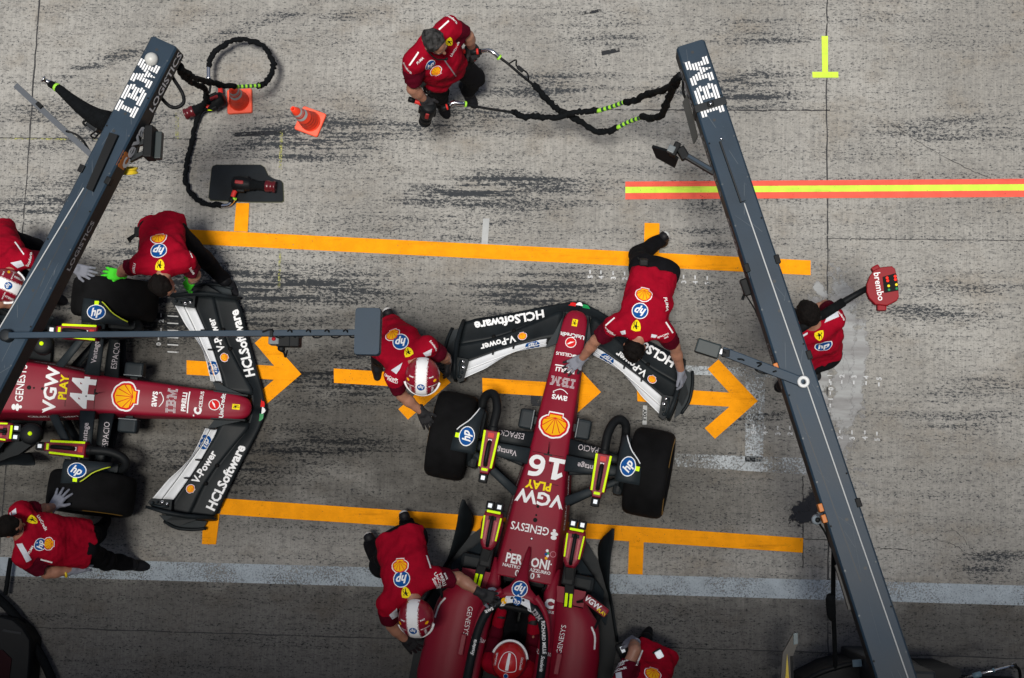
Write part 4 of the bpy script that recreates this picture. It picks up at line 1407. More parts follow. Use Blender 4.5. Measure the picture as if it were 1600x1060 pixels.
# ================================================================= COOLING BLOWERS standing on the cars
def car_pt(car, p):
    c, s = math.cos(car.rotation_euler.z), math.sin(car.rotation_euler.z)
    return Vector((car.location.x + c * p[0] - s * p[1], car.location.y + s * p[0] + c * p[1], p[2]))


def brake_blower(car, x, y, z, s, label, group, yaw=0.0, hose=True):
    root = tag(empty('brake_blower', car_pt(car, (x, y, z)), car.rotation_euler.z + yaw), label, 'cooling blower', group)
    b = MB()
    top = [(0.155, 0.062), (0.155, -0.062), (-0.14, -0.066), (-0.165, -0.04), (-0.20, -0.034), (-0.20, 0.034), (-0.165, 0.04), (-0.14, 0.066)]
    rings = []
    for zz, k in ((0.0, 0.9), (0.02, 1.0), (0.09, 1.0), (0.105, 0.94), (0.11, 0.86)):
        rings.append([Vector((px * (1 - (1 - k) * 0.4), py * k, zz)) for px, py in top[::-1]])
    b.loft(rings, CAR_RED, smooth=False)
    b.box((0.115, 0, 0.112), (0.04, 0.05, 0.008), REDG, bev=0.002)
    b.box((0.075, 0, 0.112), (0.012, 0.03, 0.006), WHITE)
    b.build('body', root)
    for q in (-1, 1):
        b = MB()
        b.box((0.0, q * 0.052, 0.108), (0.295, 0.018, 0.010), HIVIS, Matrix.Rotation(R(2) * q, 3, 'Z'), bev=0.003)
        b.build('reflective_strip', root)
    b = MB()
    b.box((-0.165, 0, 0.108), (0.022, 0.05, 0.01), HIVIS, bev=0.003)
    b.build('reflective_strip', root)
    b = MB()
    b.tube(cr([(0.06, 0, 0.11), (0.04, 0, 0.15), (-0.03, 0, 0.16), (-0.10, 0, 0.15), (-0.13, 0, 0.11)], 5), 0.018, BLACKP, 10)
    b.build('handle', root)
    b = MB()
    b.box((-0.235, 0, 0.07), (0.075, 0.07, 0.07), BLACKP, bev=0.012)
    b.build('lamp_housing', root)
    b = MB()
    b.box((-0.232, 0, 0.108), (0.034, 0.032, 0.008), LED_W, bev=0.003)
    b.build('lamp', root)
    if hose:
        b = MB()
        pth = cr([(0.14, 0.0, 0.05), (0.22, 0.002, 0.05), (0.33, 0.0, 0.03), (0.425, s * 0.03, 0.0), (0.46, s * 0.075, -0.03), (0.43, s * 0.125, -0.07), (0.35, s * 0.14, -0.11), (0.24, s * 0.14, -0.16), (0.16, s * 0.13, -0.2)], 6)
        b.tube(pth, 0.036, BLACKP, 14)
        b.tube(pth[:5], 0.043, BLACKP, 14)
        b.build('duct_hose', root)
    return root


def pod_blower(car, x, y, z, s, label, group, fan=False):
    root = tag(empty('sidepod_blower', car_pt(car, (x, y, z)), car.rotation_euler.z), label, 'cooling blower', group)
    b = MB()
    top = [(0.15, 0.07), (0.15, -0.07), (0.06, -0.088), (-0.04, -0.08), (-0.11, -0.06), (-0.15, -0.035), (-0.15, 0.035), (-0.11, 0.06), (-0.04, 0.08), (0.06, 0.088)]
    rings = []
    for zz, k in ((0.0, 0.85), (0.03, 1.0), (0.08, 0.98), (0.10, 0.88), (0.105, 0.75)):
        rings.append([Vector((px * k, py * k, zz)) for px, py in top[::-1]])
    b.loft(rings, CAR_RED, smooth=False)
    b.box((0.0, 0.035, 0.103), (0.16, 0.02, 0.008), mat('faded_red_panel', (0.38, 0.03, 0.05), 0.5), bev=0.003)
    b.box((0.0, -0.035, 0.103), (0.16, 0.02, 0.008), mat('faded_red_panel', (0.38, 0.03, 0.05), 0.5), bev=0.003)
    b.build('body', root)
    for q in (-1, 1):
        b = MB()
        b.box((0.02, q * 0.062, 0.100), (0.185, 0.014, 0.012), HIVIS, Matrix.Rotation(R(3) * q, 3, 'Z'), bev=0.003)
        b.build('reflective_strip', root)
    b = MB()
    b.box((0.150, 0, 0.10), (0.02, 0.11, 0.012), HIVIS, bev=0.003)
    b.build('reflective_strip', root)
    b = MB()
    b.tube(cr([(0.11, 0, 0.11), (0.08, 0, 0.135), (-0.02, 0, 0.14), (-0.09, 0, 0.13), (-0.12, 0, 0.10)], 5), 0.015, BLACKP, 10)
    b.box((0.10, 0, 0.115), (0.03, 0.06, 0.02), BLACKP, bev=0.006)
    b.build('handle', root)
    for q in (-1, 1):
        b = MB()
        b.box((0.195, q * 0.037, 0.08), (0.07, 0.066, 0.06), BLACKP, bev=0.01)
        b.build('lamp_housing', root)
        b = MB()
        b.box((0.195, q * 0.037, 0.112), (0.034, 0.032, 0.008), LED_W, bev=0.003)
        b.build('lamp', root)
    b = MB()
    b.box((-0.21, s * 0.0, 0.0), (0.16, 0.10, 0.06), BLACKP, bev=0.015)
    b.bar((-0.15, s * 0.0, 0.04), (-0.36, s * 0.03, -0.005), 0.075, 0.02, BLACKP, bev=0.006)
    b.bar((-0.34, s * 0.025, -0.002), (-0.46, s * 0.035, -0.03), 0.07, 0.018, BLACKP, bev=0.006)
    b.build('strap', root)
    for q in (-1, 1):
        b = MB()
        b.bar((-0.35, s * 0.028 + q * 0.018, 0.010), (-0.455, s * 0.037 + q * 0.018, -0.016), 0.022, 0.008, HIVIS)
        b.build('strap_strip', root)
    if fan:
        b = MB()
        b.lathe([(0.02, 0.0), (0.085, 0.0), (0.09, 0.02), (0.088, 0.09), (0.07, 0.105), (0.022, 0.11), (0.001, 0.11)], (0.30, 0, 0.02), (0.2, 0, 1), BLACKP, 28)
        b.build('fan_housing', root)
        b = MB()
        b.lathe([(0.017, 0), (0.017, 0.006), (0.001, 0.006)], (0.322, 0, 0.128), (0.2, 0, 1), HIVIS, 16)
        b.build('fan_cap', root)
    return root


GB = 'brake cooling blowers on the front wheels'
GS = 'sidepod cooling blowers on the cars'
brake_blower(CAR16, -0.065, 0.475, 0.52, 1, 'red blower beside the left front tyre of car 16, nearest the crouching helmeted man', GB)
brake_blower(CAR16, -0.085, -0.445, 0.52, -1, 'red blower beside the right front tyre of car 16, nearest the second gantry', GB)
brake_blower(CAR44, -0.18, 0.495, 0.52, 1, 'red blower crossed by the thin grey arm, beside the upper tyre of car 44', GB)
brake_blower(CAR44, -0.155, -0.475, 0.52, -1, 'red blower with curled black hose beside the lower tyre of car 44', GB)
pod_blower(CAR16, -0.70, 0.325, 0.66, 1, 'twin-lamp red blower on car 16, nearest the helmeted man leaning over it', GS)
pod_blower(CAR16, -0.715, -0.345, 0.66, -1, 'twin-lamp red blower on car 16, nearest the orange line stem', GS)
pod_blower(CAR44, -0.755, 0.36, 0.62, 1, 'twin-lamp blower with round fan on car 44, mostly under the left gantry', GS, True)
pod_blower(CAR44, -0.755, -0.385, 0.62, -1, 'twin-lamp blower with round fan on car 44, in the open at the picture edge', GS, True)


# ================================================================= PEOPLE: implicit bodies turned into one smooth surface each
class Field:
    def __init__(self, lo, hi, h):
        self.h = h
        self.lo = np.array(lo, np.float32)
        self.n = np.maximum(np.ceil((np.array(hi) - self.lo) / h).astype(int) + 1, 4)
        self.D = np.full(self.n, 0.3, np.float32)

    def block(self, lo, hi):
        a = np.clip(np.floor((np.array(lo) - self.lo) / self.h).astype(int), 0, self.n)
        b = np.clip(np.ceil((np.array(hi) - self.lo) / self.h).astype(int) + 1, 0, self.n)
        if np.any(b <= a):
            return None
        ax = [self.lo[i] + self.h * np.arange(a[i], b[i], dtype=np.float32) for i in range(3)]
        X, Y, Z = np.meshgrid(*ax, indexing='ij')
        return (slice(a[0], b[0]), slice(a[1], b[1]), slice(a[2], b[2])), X, Y, Z

    def put(self, sl, d, k, sub=False):
        cur = self.D[sl]
        if sub:
            self.D[sl] = np.maximum(cur, -d)
        elif k <= 0:
            self.D[sl] = np.minimum(cur, d)
        else:
            h = np.clip(0.5 + 0.5 * (cur - d) / k, 0, 1)
            self.D[sl] = cur * (1 - h) + d * h - k * h * (1 - h)

    def cap(self, a, b, ra, rb, k=0.03, clips=(), sub=False):
        a, b = np.array(a, np.float32), np.array(b, np.float32)
        pad = max(ra, rb) + k + 0.04
        B = self.block(np.minimum(a, b) - pad, np.maximum(a, b) + pad)
        if B is None:
            return
        sl, X, Y, Z = B
        d = b - a
        L = max(float(d @ d), 1e-8)
        t = np.clip(((X - a[0]) * d[0] + (Y - a[1]) * d[1] + (Z - a[2]) * d[2]) / L, 0, 1)
        q = np.sqrt((X - a[0] - t * d[0]) ** 2 + (Y - a[1] - t * d[1]) ** 2 + (Z - a[2] - t * d[2]) ** 2) - (ra + (rb - ra) * t)
        for p, n in clips:
            q = np.maximum(q, (X - p[0]) * n[0] + (Y - p[1]) * n[1] + (Z - p[2]) * n[2])
        self.put(sl, q.astype(np.float32), k, sub)

    def ell(self, c, M, rad, k=0.02, sub=False, clips=()):
        """M: 3x3 numpy, rows are the local axes"""
        pad = max(rad) + k + 0.03
        c = np.array(c, np.float32)
        B = self.block(c - pad, c + pad)
        if B is None:
            return
        sl, X, Y, Z = B
        P_ = np.stack([X - c[0], Y - c[1], Z - c[2]], -1) @ np.array(M, np.float32).T
        r_ = np.array(rad, np.float32)
        k0 = np.sqrt(((P_ / r_) ** 2).sum(-1))
        k1 = np.sqrt(((P_ / (r_ * r_)) ** 2).sum(-1)) + 1e-6
        q = k0 * (k0 - 1) / k1
        for p, n in clips:
            q = np.maximum(q, (X - p[0]) * n[0] + (Y - p[1]) * n[1] + (Z - p[2]) * n[2])
        self.put(sl, q.astype(np.float32), k, sub)

    def ripple(self, amp, freq, seed):
        """folds of cloth"""
        rr = np.random.RandomState(seed)
        m = np.abs(self.D) < 0.05
        idx = np.argwhere(m)
        if not len(idx):
            return
        p = self.lo + idx * self.h
        w = np.zeros(len(p))
        warp = np.stack([np.sin(p @ rr.normal(size=3) * 9 + rr.rand() * 6) for _ in range(3)], -1) * 0.03
        p = p + warp
        for i in range(7):
            d = rr.normal(size=3)
            d /= np.linalg.norm(d)
            f = freq * (0.6 + 0.9 * rr.rand())
            s = np.sin(p @ d * f + rr.rand() * 6)
            w += np.sign(s) * np.abs(s) ** 0.8 / 7 * (0.7 + 0.6 * rr.rand())
        self.D[m] += (amp * w * 2).astype(np.float32)

    def mesh(self):
        D, n = self.D, self.n
        ins = D < 0
        cs = tuple(n - 1)
        acc = np.zeros(cs + (3,), np.float32)
        cnt = np.zeros(cs, np.float32)
        # edges along each axis
        for ax in range(3):
            s0 = [slice(None)] * 3
            s1 = [slice(None)] * 3
            s0[ax], s1[ax] = slice(0, -1), slice(1, None)
            d0, d1 = D[tuple(s0)], D[tuple(s1)]
            cross = (d0 < 0) != (d1 < 0)
            t = np.where(cross, d0 / np.where(cross, d0 - d1, 1), 0)
            o1, o2 = [a for a in range(3) if a != ax]
            for u in (0, 1):
                for w in (0, 1):
                    # cell (i) touches the edge at offsets (u, w) in the two other axes
                    se = [slice(None)] * 3
                    se[o1] = slice(u, u + cs[o1])
                    se[o2] = slice(w, w + cs[o2])
                    c_ = cross[tuple(se)].astype(np.float32)
                    t_ = t[tuple(se)]
                    cnt += c_
                    acc[..., ax] += c_ * t_
                    acc[..., o1] += c_ * u
                    acc[..., o2] += c_ * w
        act = cnt > 0
        ids = np.full(cs, -1, np.int64)
        cells = np.argwhere(act)
        ids[act] = np.arange(len(cells))
        V = (cells + acc[act] / cnt[act][:, None]) * self.h + self.lo
        F = []
        for ax in range(3):
            s0 = [slice(None)] * 3
            s1 = [slice(None)] * 3
            s0[ax], s1[ax] = slice(0, -1), slice(1, None)
            a, b = ins[tuple(s0)], ins[tuple(s1)]
            o1, o2 = (ax + 1) % 3, (ax + 2) % 3
            e = np.argwhere(a != b)
            if not len(e):
                continue
            ok = (e[:, o1] > 0) & (e[:, o2] > 0) & (e[:, o1] < n[o1] - 1) & (e[:, o2] < n[o2] - 1)
            e = e[ok]
            sgn = a[e[:, 0], e[:, 1], e[:, 2]]
            def cid(du, dv):
                q = e.copy()
                q[:, o1] -= du
                q[:, o2] -= dv
                return ids[q[:, 0], q[:, 1], q[:, 2]]
            quad = np.stack([cid(1, 1), cid(0, 1), cid(0, 0), cid(1, 0)], -1)
            quad[~sgn] = quad[~sgn][:, ::-1]
            F.append(quad)
        return V, np.concatenate(F)


def npv(v):
    return np.array(tuple(v), float)


def unit(v):
    v = np.array(v, float)
    return v / (np.linalg.norm(v) + 1e-9)


def add_field(mb, fld, m, mfun=None):
    V, F = fld.mesh()
    if mfun is not None:
        C = V[F].mean(1)
        ids = mfun(C)
        mb.add(V, F, ids, True)
    else:
        mb.add(V, F, m, True)


def bounds(pts, pad):
    p = np.array(pts)
    return p.min(0) - pad, p.max(0) + pad


def seg_param(C, a, b):
    d = b - a
    t = np.clip(((C - a) @ d) / (d @ d), -0.5, 1.5)
    q = a + np.clip(t, 0, 1)[:, None] * d
    return t, np.linalg.norm(C - q, axis=1)


def glove_mesh(w, d, n, side, m, spread=0.16, curl=(0.25, 0.35), cuff=True, thumb_out=0.8, tipm=None, scale=1.0):
    """five-fingered glove: w wrist, d towards the fingers, n out of the back of the hand, side=+1/-1 where the thumb is"""
    w, d = npv(w), unit(npv(d))
    n = unit(npv(n) - d * (npv(n) @ d))
    s = np.cross(n, d) * side
    k = 1.12 * scale
    f = Field(w - 0.24 * k, w + 0.24 * k, 0.0048)
    kn = []
    for i in range(4):
        off = (0.033 - 0.022 * i) * k
        p0 = w + s * off * 0.75 + d * 0.012
        p1 = w + d * (0.090 - 0.006 * abs(i - 1.2)) * k + s * off
        f.cap(p0, p1, 0.0145 * k, 0.0135 * k, 0.012)
        kn.append((p1, off))
    L = (0.066, 0.074, 0.070, 0.055)
    fingers = []
    for i, (p1, off) in enumerate(kn):
        a = (0.6 - 0.45 * i) * spread * 2.2 * (1 if True else 1)
        dd = unit(d + s * a)
        c1 = curl[0] * (1 + 0.12 * (i - 1))
        c2 = c1 + curl[1] * (1 + 0.10 * i)
        d1 = unit(dd * math.cos(c1) - n * math.sin(c1))
        d2 = unit(dd * math.cos(c2) - n * math.sin(c2))
        q1 = p1 + d1 * L[i] * 0.55 * k
        q2 = q1 + d2 * L[i] * 0.55 * k
        f.cap(p1, q1, 0.0112 * k, 0.0102 * k, 0.005)
        f.cap(q1, q2, 0.0102 * k, 0.0085 * k, 0.003)
        fingers.append(q2)
    t0 = w + d * 0.028 * k + s * 0.028 * k - n * 0.006
    t1 = t0 + unit(d * 0.75 + s * thumb_out - n * 0.15) * 0.042 * k
    t2 = t1 + unit(d * 1.0 + s * (thumb_out - 0.35) - n * 0.3) * 0.034 * k
    f.cap(w + s * 0.012, t0, 0.019 * k, 0.0165 * k, 0.015)
    f.cap(t0, t1, 0.0145 * k, 0.0125 * k, 0.008)
    f.cap(t1, t2, 0.0122 * k, 0.0098 * k, 0.004)
    f.cap(w - d * 0.05, w + d * 0.012, 0.036, 0.033, 0.014, clips=[(w - d * 0.055, -d)])
    mb = MB()
    if tipm is not None:
        tips = np.array(fingers + [t2])
        i0, i1 = mb.mi(m), mb.mi(tipm)

        def mf(C):
            dm = np.min(np.linalg.norm(C[:, None, :] - tips[None], axis=2), 1)
            return np.where(dm < 0.042, i1, i0)
        add_field(mb, f, m, mf)
    else:
        add_field(mb, f, m)
    return mb


def helmet_mesh(c, f, u, hp=True, driver=False):
    """full-face helmet; f: forward, u: up"""
    f, u = unit(npv(f)), npv(u)
    u = unit(u - f * (u @ f))
    l = np.cross(u, f)
    c = npv(c)
    mb = MB()
    NU, NV = 72, 44
    V = []
    for j in range(NV + 1):
        ph = math.pi * j / NV              # 0 top .. pi bottom
        for i in range(NU):
            th = 2 * math.pi * i / NU       # 0 forward
            x, y, z = math.sin(ph) * math.cos(th), math.sin(ph) * math.sin(th), math.cos(ph)
            rx = 0.154 if x > 0 else 0.150
            ry = 0.136
            rz = 0.142 if z > 0 else 0.150
            px, py, pz = x * rx, y * ry, z * rz
            if z < 0 and x > 0:
                px += 0.020 * x * min(1, -z * 1.6)         # chin bar
            if z < -0.45:
                k = 1 - 0.25 * (-z - 0.45)
                px, py = px * k, py * k
                pz = max(pz, -0.135)
            V.append(c + f * px + l * py + u * pz)
    F, M = [], []
    ih, iw, iv, il, ir = mb.mi(HELM), mb.mi(WHITE), mb.mi(VISOR), mb.mi(mat('helmet_line', (0.5, 0.35, 0.35), 0.4)), mb.mi(mat('bright_red_helmet', (0.5, 0.012, 0.015), 0.3, coat=0.4))
    for j in range(NV):
        for i in range(NU):
            k = (i + 1) % NU
            F.append((j * NU + i, (j + 1) * NU + i, (j + 1) * NU + k, j * NU + k))
            ph = math.pi * (j + 0.5) / NV
            th = 2 * math.pi * (i + 0.5) / NU
            x, y, z = math.sin(ph) * math.cos(th), math.sin(ph) * math.sin(th), math.cos(ph)
            front = abs(math.atan2(math.sin(th), math.cos(th)))
            m_ = ih
            if not driver:
                if abs(y) < 0.30 and z > -0.3:
                    m_ = iw
                elif abs(y) < 0.345 and z > -0.3:
                    m_ = il
            else:
                if z > 0.35:
                    m_ = ir
            if front < 1.35 and 0.10 > z > -0.42:
                m_ = iv
            elif front < 1.4 and 0.24 > z >= 0.10:
                m_ = iw
            elif front < 1.35 and -0.42 >= z > -0.5:
                m_ = iv
            M.append(m_)
    mb.add(V, F, M, True)
    # peak along the top of the eye opening
    pk = []
    for k in range(21):
        th = R(-75 + 150 * k / 20)
        x, y, z = math.cos(th) * math.cos(0.16), math.sin(th) * math.cos(0.16), math.sin(0.16)
        pk.append(c + f * (x * 0.160) + l * (y * 0.142) + u * (z * 0.143))
    mb.tube(pk, 0.009, WHITE, 8)
    mb.freeze()
    U, Fv = Vector(l) * -1, Vector(f)
    top = Vector(c) + Vector(u) * 0.3
    if not driver:
        o = Vector(c) + Vector(f) * 0.02
        e = lambda a, b: Vector(c) + Vector(f) * a + Vector(l) * b + Vector(u) * 0.02
        mb.decal(circ(0.030), o, U, Fv, BLUE, 0.002, 0.02, far=0.4)
        word(mb, 'hp', o, U, Fv, 0.030, shear=0.3, bold=0.02, off=0.0035)
        for s in (-1, 1):
            word(mb, 'UniCredit', e(0.02, s * 0.085), U if s < 0 else U, Fv, 0.011, off=0.002)
            word(mb, 'PIRELLI', e(0.065, s * 0.085), Fv * s, U * -s, 0.016, off=0.002)
            word(mb, 'aws', e(-0.05, s * 0.075), U, Fv, 0.016, off=0.002)
            mb.decal(circ(0.011), e(-0.02, s * 0.102), U, Fv, YEL, 0.002, 0.02)
    else:
        e = lambda a, b: Vector(c) + Vector(f) * a + Vector(l) * b + Vector(u) * 0.02
        mb.decal(poly([(-0.012, -0.075), (0.012, -0.075), (0.010, 0.055), (-0.010, 0.055)]), e(0, 0), U, Fv, WHITE, 0.003, 0.02)
        ring = []
        loop = cr([(-0.06, -0.07), (0, -0.085), (0.06, -0.07), (0.066, -0.03), (0.045, 0.04), (0.0, 0.065), (-0.045, 0.04), (-0.066, -0.03)], 4, closed=True)
        for i in range(len(loop)):
            a, b_ = loop[i], loop[(i + 1) % len(loop)]
            d_ = unit(np.append(b_ - a, 0))[:2]
            n_ = np.array((-d_[1], d_[0])) * 0.0025
            ring.append([a - n_, b_ - n_, b_ + n_, a + n_])
        mb.decal(polys(ring), e(0, 0), U, Fv, WHITE, 0.003, 0.02)
        for s in (-1, 1):
            word(mb, 'UniCredit', e(-0.005, s * 0.098), Fv * s, U * -s, 0.017, off=0.002)
        mb.decal(circ(0.018), e(-0.115, 0), U, Fv, WHITE, 0.002, 0.02)
        mb.decal(circ(0.015), e(-0.115, 0), U, Fv, BLUE, 0.0035, 0.02)
    return mb


def person(label, J, face, up, head='hair', hair=HAIR, gloves=None, build=1.0, belly=0.0, seed=1, visible_shoe_sole=True, group=None, glove_opts=None, shoe_up=None, hem_d=0.085, long_sleeve=False):
    """J: joints in world metres - pel, mid, neck, head, sL sR eL eR wL wR hL hR kL kR aL aR tL tR and fL fR (hand directions)"""
    J = {k: npv(v) for k, v in J.items()}
    feet = [J[k] for k in ('aL', 'aR')]
    base = Vector((float(np.mean([f[0] for f in feet])), float(np.mean([f[1] for f in feet])), 0.0))
    face = unit(npv(face))
    up = npv(up)
    up = unit(up - face * (up @ face))
    lat = np.cross(up, face)
    HM = np.array([face, lat, up])            # local axes: forward, left, up
    spine = unit(J['neck'] - J['pel'])
    B = build
    allp = [J[k] for k in J if k[0] not in 'f' or k in ()]
    # ------------------------------------------------ body (skin): one continuous surface
    lo, hi = bounds([v for k, v in J.items() if k not in ('fL', 'fR')], 0.18)
    lo[2] = max(lo[2], -0.02)
    f = Field(lo, hi, 0.0095)
    f.cap(J['pel'], J['mid'], 0.085, 0.085, 0.05)
    f.cap(J['mid'], J['neck'], 0.085, 0.07, 0.05)
    f.cap(J['sL'], J['sR'], 0.042, 0.042, 0.05)
    f.cap(J['hL'], J['hR'], 0.075, 0.075, 0.05)
    hc = J['head']
    f.cap(J['neck'] - spine * 0.03, hc - up * 0.05 - face * 0.015, 0.058, 0.052, 0.03)
    if head == 'hair':
        f.ell(hc + up * 0.025 - face * 0.012, HM, (0.098, 0.076, 0.095), 0.02)
        f.ell(hc - up * 0.045 + face * 0.022, HM, (0.070, 0.060, 0.066), 0.03)
        f.ell(hc - up * 0.088 + face * 0.058, HM, (0.024, 0.026, 0.020), 0.025)
        f.cap(hc + face * 0.078 + up * 0.008, hc + face * 0.106 - up * 0.026, 0.009, 0.014, 0.012)
        f.cap(hc + face * 0.080 + up * 0.018 + lat * 0.040, hc + face * 0.080 + up * 0.018 - lat * 0.040, 0.011, 0.011, 0.012)
        f.cap(hc + face * 0.078 - up * 0.060 - lat * 0.018, hc + face * 0.078 - up * 0.060 + lat * 0.018, 0.009, 0.009, 0.008)
        for s in (-1, 1):
            f.ell(hc + lat * s * 0.079 - face * 0.012 - up * 0.008, HM, (0.020, 0.011, 0.032), 0.01)
            f.ell(hc + lat * s * 0.034 + face * 0.085 - up * 0.002, HM, (0.010, 0.014, 0.009), 0.004, sub=True)
    else:
        f.ell(hc, HM, (0.09, 0.072, 0.095), 0.02)
    for s in 'LR':
        f.cap(J['s' + s], J['e' + s], 0.052 * B, 0.043 * B, 0.03)
        f.cap(J['e' + s], J['e' + s] + (J['w' + s] - J['e' + s]) * 0.35, 0.044 * B, 0.045 * B, 0.02)
        f.cap(J['e' + s] + (J['w' + s] - J['e' + s]) * 0.3, J['w' + s], 0.045 * B, 0.030 * B, 0.02)
        d_ = unit(J['f' + s])
        f.cap(J['w' + s], J['w' + s] + d_ * 0.05, 0.022, 0.012, 0.01)
        f.cap(J['h' + s], J['k' + s], 0.065, 0.048, 0.03)
        f.cap(J['k' + s], J['a' + s], 0.048, 0.035, 0.03)
        f.cap(J['a' + s], J['a' + s] + (J['t' + s] - J['a' + s]) * 0.45 - np.array((0, 0, .012)), 0.026, 0.016, 0.01)
    mb = MB()
    add_field(mb, f, SKIN)
    if head == 'hair':
        for s in (-1, 1):
            ec = Vector(hc + lat * s * 0.034 + face * 0.078 - up * 0.002)
            mb.lathe([(0.0001, 0.0125), (0.006, 0.011), (0.0105, 0.006), (0.0125, 0), (0.0105, -0.006), (0.0001, -0.0125)], ec, face, WHITE, 12, mfun=lambda i: LBLACK if i < 1 else WHITE)
            a = hc + lat * s * 0.016 + face * 0.091 + up * 0.020
            b_ = hc + lat * s * 0.052 + face * 0.078 + up * 0.021
            mb.tube([Vector(a), Vector((a + b_) / 2 + up * 0.004 + face * 0.004), Vector(b_)], 0.0045, hair, 6)
    body = mb.build('person', None, base)
    tag(body, label, 'person', group)
    # ------------------------------------------------ shirt
    fwd = unit(np.cross(J['sR'] - J['sL'], spine) * -1)
    lo, hi = bounds([J[k] for k in ('pel', 'mid', 'neck', 'sL', 'sR', 'eL', 'eR', 'hL', 'hR') + (('wL', 'wR') if long_sleeve else ())], 0.2)
    f = Field(lo, hi, 0.0095)
    sh = J['sR'] - J['sL']
    hw = unit(sh)
    bel = -fwd if False else fwd
    hem = J['pel'] - spine * hem_d
    hcl = [(hem, -spine)]
    for s, q in (('L', -1), ('R', 1)):
        a = J['pel'] - spine * 0.12 + hw * q * 0.072 * B
        m_ = J['mid'] + hw * q * 0.078 * B
        t = J['neck'] * 0.45 + J['s' + s] * 0.55 - spine * 0.07
        f.cap(a, m_, 0.124 * B, 0.106 * B, 0.05, clips=hcl)
        f.cap(m_, t, 0.105 * B, 0.095 * B, 0.05)
        f.cap(J['neck'] - spine * 0.03, J['s' + s] - spine * 0.01, 0.074 * B, 0.070 * B, 0.05)
        el = J['s' + s] + (J['e' + s] - J['s' + s]) * 0.72
        dd = unit(J['e' + s] - J['s' + s])
        f.cap(J['s' + s], J['s' + s] + dd * (np.linalg.norm(el - J['s' + s]) + 0.05), 0.078 * B, 0.070 * B, 0.035, clips=[(el, dd)])
        if long_sleeve:
            f.cap(J['s' + s], J['e' + s], 0.062, 0.054, 0.03)
            f.cap(J['e' + s], J['w' + s], 0.054, 0.045, 0.03)
    f.cap(J['mid'], J['neck'] - spine * 0.1, 0.115 * B, 0.105 * B, 0.05)
    f.cap(J['neck'] - spine * 0.06, J['neck'] + spine * 0.025, 0.075, 0.064, 0.03, clips=[(J['neck'] + spine * 0.03, spine)])
    if belly:
        f.cap(J['mid'] + fwd * belly - spine * 0.04, J['pel'] + fwd * belly * 0.8 + spine * 0.04, 0.13, 0.125, 0.07)
    f.ripple(0.0075, 40, seed)
    f.ripple(0.0028, 95, seed + 50)
    mb = MB()
    i0, i1, i2 = mb.mi(SHIRT), mb.mi(SLEEVE), mb.mi(PANEL)

    def mf(C):
        out = np.full(len(C), i0)
        for s in 'LR':
            t, dist = seg_param(C, J['s' + s], J['e' + s])
            out = np.where((t > 0.22) & (dist < 0.10), i1, out)
        return out
    add_field(mb, f, SHIRT, mf)
    mb.freeze()
    shirt = (mb, base)
    # ------------------------------------------------ trousers
    lo, hi = bounds([J[k] for k in ('pel', 'hL', 'hR', 'kL', 'kR', 'aL', 'aR')], 0.17)
    lo[2] = max(lo[2], -0.02)
    f = Field(lo, hi, 0.0095)
    f.cap(J['hL'], J['hR'], 0.099 * B, 0.099 * B, 0.05)
    f.cap(J['pel'] - spine * 0.03, J['pel'] + spine * 0.03, 0.10 * B, 0.085 * B, 0.05)
    for s in 'LR':
        dn = unit(J['a' + s] - J['k' + s])
        f.cap(J['h' + s], J['k' + s], 0.102 * B, 0.072 * B, 0.05)
        f.cap(J['k' + s], J['a' + s] + dn * 0.04, 0.072 * B, 0.056 * B, 0.04, clips=[(J['a' + s] + dn * 0.0, dn)])
    f.ripple(0.007, 40, seed + 7)
    mb2 = MB()
    add_field(mb2, f, BLACKF)
    mb2.build('trousers', body, base)
    # ------------------------------------------------ shoes
    for s in 'LR':
        a, t = J['a' + s], J['t' + s]
        d_ = unit(t - a)
        leg = unit(J['k' + s] - a)
        un = unit(leg - d_ * (leg @ d_)) if (shoe_up is None or s not in shoe_up) else unit(npv(shoe_up[s]) - d_ * (npv(shoe_up[s]) @ d_))
        if abs(leg @ d_) > 0.93 and (shoe_up is None or s not in shoe_up):
            un = unit(np.array((0, 0, 1.0)) - d_ * d_[2])
        heel = a - un * 0.035 - d_ * 0.055
        toe = heel + d_ * 0.27
        f = Field(*bounds([heel, toe, a], 0.12), 0.0075)
        sole_p = heel - un * 0.040
        f.cap(heel, heel + d_ * 0.16, 0.040, 0.043, 0.02, clips=[(sole_p, -un)])
        f.cap(heel + d_ * 0.13, toe - d_ * 0.035, 0.046, 0.036, 0.02, clips=[(sole_p, -un)])
        f.cap(heel + un * 0.01, a + un * 0.03, 0.040, 0.046, 0.02)
        f.cap(heel + d_ * 0.06, a + un * 0.02 + d_ * 0.01, 0.04, 0.045, 0.03)
        mb2 = MB()
        j0, j1 = mb2.mi(SHOE), mb2.mi(SOLE)

        def mf2(C):
            h_ = (C - sole_p) @ un
            return np.where(h_ < 0.027, j1, j0)
        add_field(mb2, f, SHOE, mf2)
        mb2.build('shoe', body, base)
    # ------------------------------------------------ gloves
    for s, q in (('L', -1), ('R', 1)):
        g_ = (gloves or {}).get(s)
        if g_ is None:
            continue
        o = dict((glove_opts or {}).get(s, {}))
        nn = o.pop('n', None)
        if nn is None:
            nn = (0, 0, 1)
        side = o.pop('side', q)
        glove_mesh(J['w' + s], J['f' + s], nn, side, g_, **o).build('glove', body, base)
        if o.get('cuff_col'):
            pass
